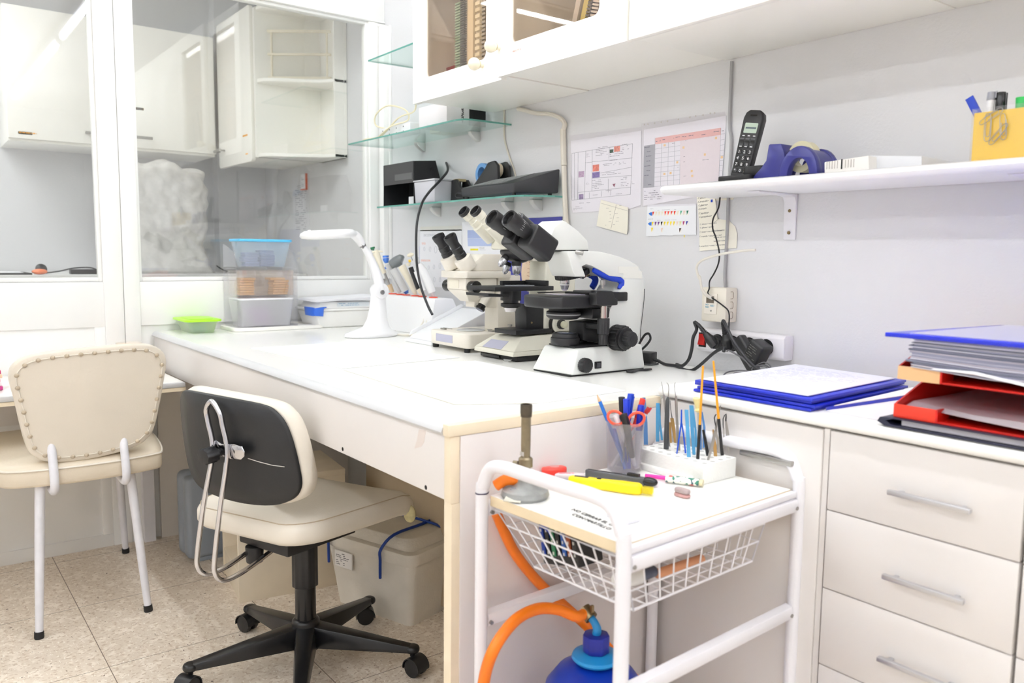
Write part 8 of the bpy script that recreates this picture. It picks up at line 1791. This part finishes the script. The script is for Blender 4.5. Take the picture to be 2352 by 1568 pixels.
for k, (px, xx) in enumerate((((440,128),1.395),((335,128),1.335))):
    E_ = Vector((1.395,-0.4806,1.2215)) if k == 0 else Vector((1.335,-0.4788,1.2223))
    d2 = Vector((0,0.80,-0.60))
    b = MB(); b.lathe([(0.0125,0.0105),(0.0145,0.0),(0.0165,0.0),(0.0170,0.004),(0.0165,0.011),(0.0,0.011)], E_, d2, n=28, cap=False); rm = b.build('eyepiece_rim', BLK, t)
    b = MB(); b.lathe([(0.0115,0),(0.006,-0.001),(0.0,-0.0012)], E_+d2*0.0095, d2, n=28); b.build('eye_lens', mat('dark_lens', (34,32,44),0.08, spec=0.9), rm)
    b = MB(); b.lathe([(0.0150,0.0112),(0.0152,0.030),(0.0130,0.033),(0.0130,0.044),(0.0150,0.046),(0.0155,0.062),(0.0190,0.066),(0.0200,0.105),(0.021,0.125),(0.0,0.126)], E_, d2, n=28); b.build('eye_tube', CM, t)
b = MB(); ND = Vector((0,0.30,1.0)).normalized(); NC = Vector((1.37,-0.3244,1.0949))
b.lathe([(0,-0.010),(0.026,-0.010),(0.040,-0.002),(0.043,0.003),(0.043,0.007),(0.030,0.012),(0,0.012)], NC, Vector((0,0.36,1.0)), n=40); b.build('nosepiece', mat('gunmetal', (62,62,64),0.35,0.5), t)
def obj2(c, d, L, r):
    c = Vector(c); d = Vector(d).normalized()
    b = MB(); b.lathe([(r*1.05,0),(r*1.1,0.002),(r*1.1, L*0.30),(0, L*0.30)], c, d, n=24); b.build('objective_collar', BLKM, t)
    b = MB(); b.lathe([(r, L*0.3),(r*1.02, L*0.34),(r*1.02, L*0.62),(r*0.95, L*0.66),(r*0.9, L*0.8),(r*0.55, L*0.93),(r*0.3, L),(0, L)], c, d, n=24); b.build('objective', SILV, t)
obj2((1.385,-0.3264,1.0817),(0,0.02,-1),0.040,0.0125)
obj2((1.37,-0.3524,1.0947),(0,-0.66,-0.72),0.036,0.0100)
obj2((1.345,-0.3255,1.0779),(0,-0.40,-0.9),0.036,0.0095)
b = MB(); b.prism([(p[0], p[1]) for p in ((1.322,-0.455),(1.445,-0.445),(1.445,-0.235),(1.322,-0.235))], 'z', 1.000,1.0125); b.build('stage', BLK, t, bevel=0.0015)
b = MB(); b.box((1.33,-0.345,1.013),(1.345,-0.24,1.025)); b.box((1.345,-0.262,1.013),(1.44,-0.25,1.028)); b.build('slide_holder', BLKM, t, bevel=0.001)
b = MB(); b.box((1.362,-0.35,1.0130),(1.405,-0.275,1.0142)); b.build('slide', mat('clear_slide', (200,206,210),0.1), t)
b = MB(); b.prism([(p[1], p[2]) for p in [(1.44,-0.4638,0.9943),(1.44,-0.3897,0.9898),(1.44,-0.3935,0.9843),(1.44,-0.4618,0.9867)]], 'x', 1.33,1.44); b.build('stage_drive_plate', BLKM, t)
b = MB(); b.lathe([(0,0.941),(0.013,0.941),(0.022,0.951),(0.029,0.954),(0.029,0.962),(0.022,0.964),(0.022,0.970),(0.030,0.971),(0.030,0.9995),(0,0.9995)],(1.385,-0.345,0), n=32); c2 = b.build('condenser', BLK, t)
b = MB(); b.lathe([(0,0.936),(0.016,0.938),(0.0215,0.950)],(1.385,-0.345,0), n=28); b.build('condenser_lens', mat('bright_metal_lens', (210,206,206),0.12,0.7), c2)
b = MB(); b.tube([(1.385,-0.375,0.982),(1.37,-0.42,0.982),(1.36,-0.44,0.981)],0.0016, n=6); b.build('iris_lever', STEEL, t)
kc = (((1.43,-0.1899,0.8984))[1],((1.43,-0.1899,0.8984))[2])
b = MB(); b.cyl((1.405, kc[0], kc[1]),(1.416, kc[0], kc[1]),0.030, n=36); kk = b.build('focus_disc', BLK, t, bevel=0.001)
b = MB(); b.cyl((1.4162, kc[0], kc[1]),(1.424, kc[0], kc[1]),0.027, n=36); b.build('coarse_focus_knob', CM, t, bevel=0.002)
b = MB(); knob_x(b, kc, 1.4242,1.436,0.014,14); b.build('knob_grip', BLK, t)
b = MB(); b.cyl((1.4362, kc[0], kc[1]),(1.448, kc[0], kc[1]),0.0105, n=28); b.build('fine_focus_knob', mat('old_ivory_metal', (206,204,180),0.3), t, bevel=0.001)
b = MB(); b.prism([(p[0], p[2]) for p in [(1.411,-0.385,0.8071),(1.4475,-0.385,0.8079),(1.4296,-0.385,0.7955),(1.4217,-0.385,0.7955)]], 'y', -0.39,-0.385); b.v = [Vector((v.x, v.y, max(v.z, D1+0.0003))) for v in b.v]; b.build('tape_flap', clear_mat('tape_flap', (246,246,246), gloss=0.1, haze=0.3), label='curl of clear tape at the foot of the cream microscope', cat='tape')

# ---------------------------------------------------------- stereo microscope (left)
t = thing('stereo_microscope', 'ivory stereo microscope with black knobs, leftmost of the three microscopes', 'microscope', (1.10,-0.25, D1))
IM = MICC2
b = MB(); b.prism([(x, y) for x, y in rrect(0.985,-0.375,1.205,-0.11,0.02)], 'z', 0.813,0.858); bs = b.build('base', IM, t, bevel=0.005, seg=3)
for (x, y) in ((1.0,-0.358),(1.185,-0.36),(1.185,-0.13),(1.0,-0.13)):
    b = MB(); b.cyl((x, y, D1),(x, y, 0.8128),0.010,0.011, n=16); b.build('rubber_foot', BLKM, t)
b = MB(); b.box((1.03,-0.3765,0.824),(1.125,-0.3752,0.848)); b.build('blank_plate', mat('lilac_grey_plate', (178,178,196),0.5), t)
b = MB(); b.lathe([(0,0.8585),(0.046,0.8585),(0.046,0.8605),(0,0.8605)],(1.095,-0.285,0), n=44); b.build('stage_plate', mat('frosted_disc', (196,198,194),0.15), t, bevel=0.0005)
for sx, yy in ((-1,-0.345),(1,-0.255)):
    b = MB(); b.box((1.095+sx*0.07-0.012, yy-0.004,0.8585),(1.095+sx*0.07+0.012, yy+0.004,0.863)); b.tube([(1.095+sx*0.07, yy, 0.864),(1.095+sx*0.035, yy+0.01,0.8625)],0.002, n=6, flat=0.5); b.build('stage_clip', STEEL, t)
b = MB(); b.cyl((1.17,-0.185,0.8585),(1.17,-0.185,0.873),0.005, n=14); b.cyl((1.17,-0.185,0.873),(1.17,-0.185,0.879),0.0075, n=14); b.build('clip_post', STEEL, t)
b = MB(); b.cyl((1.185,-0.145,0.8585),(1.185,-0.145,0.890),0.0165,0.0155, n=28); b.build('dimmer_knob', BLKG, t, bevel=0.002)
b = MB(); b.box((1.07,-0.215,0.8585),(1.145,-0.125,1.035)); b.build('column', IM, t, bevel=0.003)
b = MB(); b.prism([(-0.30,0.935),(-0.30,0.985),(-0.22,1.02),(-0.12,1.02),(-0.12,0.99),(-0.2,0.93)], 'x', 1.085,1.135); b.build('focus_arm', IM, t, bevel=0.002)
b = MB(); b.cyl((1.146,-0.165,0.975),(1.152,-0.165,0.975),0.02, n=24); b.build('side_disc', BLKG, t, bevel=0.001)
b = MB(); b.frustum([(1.075,-0.315,0.953),(1.140,-0.325,0.953),(1.140,-0.255,0.953),(1.075,-0.25,0.953)],[(1.045,-0.345,0.99),(1.152,-0.345,0.99),(1.152,-0.225,0.99),(1.045,-0.225,0.99)])
b.box((1.045,-0.345,0.9902),(1.152,-0.225,1.0265)); b.build('zoom_body', IM, t, bevel=0.003)
b = MB(); b.box((1.062,-0.3462,0.994),(1.115,-0.3455,1.020)); b.build('front_panel_sticker', mat('ivory_sticker', (230,224,208),0.4), t)
b = MB(); b.prism([(x, y) for x, y in ((1.030,-0.358),(1.125,-0.368),(1.160,-0.345),(1.160,-0.175),(1.030,-0.175))], 'z', 1.027,1.049); b.build('head_plate', IM, t, bevel=0.003)
b = MB(); b.prism([(-0.345,1.0495),(-0.325,1.066),(-0.275,1.102),(-0.205,1.102),(-0.20,1.0495)], 'x', 1.045,1.150); b.build('prism_housing', IM, t, bevel=0.003)
zk = 1.010; yk = ((1.17,-0.3249,1.0005))[1]
zk = ((1.17,-0.3249,1.0005))[2]
b = MB(); b.cyl((1.1525, yk, zk),(1.185, yk, zk),0.0185,0.0195, n=32); b.build('zoom_knob', BLKG, t, bevel=0.003)
b = MB(); b.cyl((1.045, yk, zk),(1.012, yk, zk),0.0185,0.0195, n=32); b.build('zoom_knob', BLKG, t, bevel=0.003)
lc = Vector((1.15,-0.2883,0.9308)); b = MB(); ld = Vector((0,-0.55,-0.83)).normalized()
b.lathe([(0,-0.004),(0.0135,-0.004),(0.0155,-0.002),(0.0155,0.004),(0.013,0.006),(0.013,0.014),(0,0.014)], lc, -ld, n=28); ln_ = b.build('lamp_head', BLKG, t)
b = MB(); b.lathe([(0,0.0),(0.0125,0.0),(0.0,0.001)], lc+ld*0.0042, ld, n=24); b.build('lamp_lens', mat('blue_grey_lens', (120,126,150),0.08), ln_)
b = MB(); b.cyl(lc-ld*0.014, lc-ld*0.055,0.0125,0.015, n=24); b.build('lamp_holder', IM, t)
for k, xx in enumerate((1.132,1.068)):
    Eb = Vector((1.132,-0.3287,1.0669)) if k == 0 else Vector((1.068,-0.342,1.0708))
    Et = Vector((1.132,-0.3929,1.1564)) if k == 0 else Vector((1.068,-0.3943,1.1588))
    d3 = (Et-Eb).normalized(); L = (Et-Eb).length
    b = MB(); b.lathe([(0,-0.012),(0.028,-0.012),(0.0285,-0.008),(0.0285, L*0.22),(0.027, L*0.25),(0.0175, L*0.28),(0, L*0.28)], Eb, d3, n=36); b.build('eye_tube', IM, t)
    b = MB(); b.lathe([(0, L*0.281),(0.0180, L*0.281),(0.0180, L*0.40),(0.0165, L*0.41),(0.0165, L*0.48),(0.0175, L*0.49),(0.0175, L*0.60),(0.0155, L*0.62),(0.0155, L*0.74),(0.0195, L*0.86),(0.0205, L*0.97),(0.0195, L),(0.0165, L*0.99),(0.0135, L*0.88),(0, L*0.87)], Eb, d3, n=36); ep = b.build('eyepiece', BLK, t)
    b = MB(); b.lathe([(0, L*0.893),(0.0115, L*0.893),(0.006, L*0.90),(0, L*0.902)], Eb, d3, n=28); b.build('eye_lens', mat('pale_lens', (120,118,140),0.06, spec=0.9), ep)
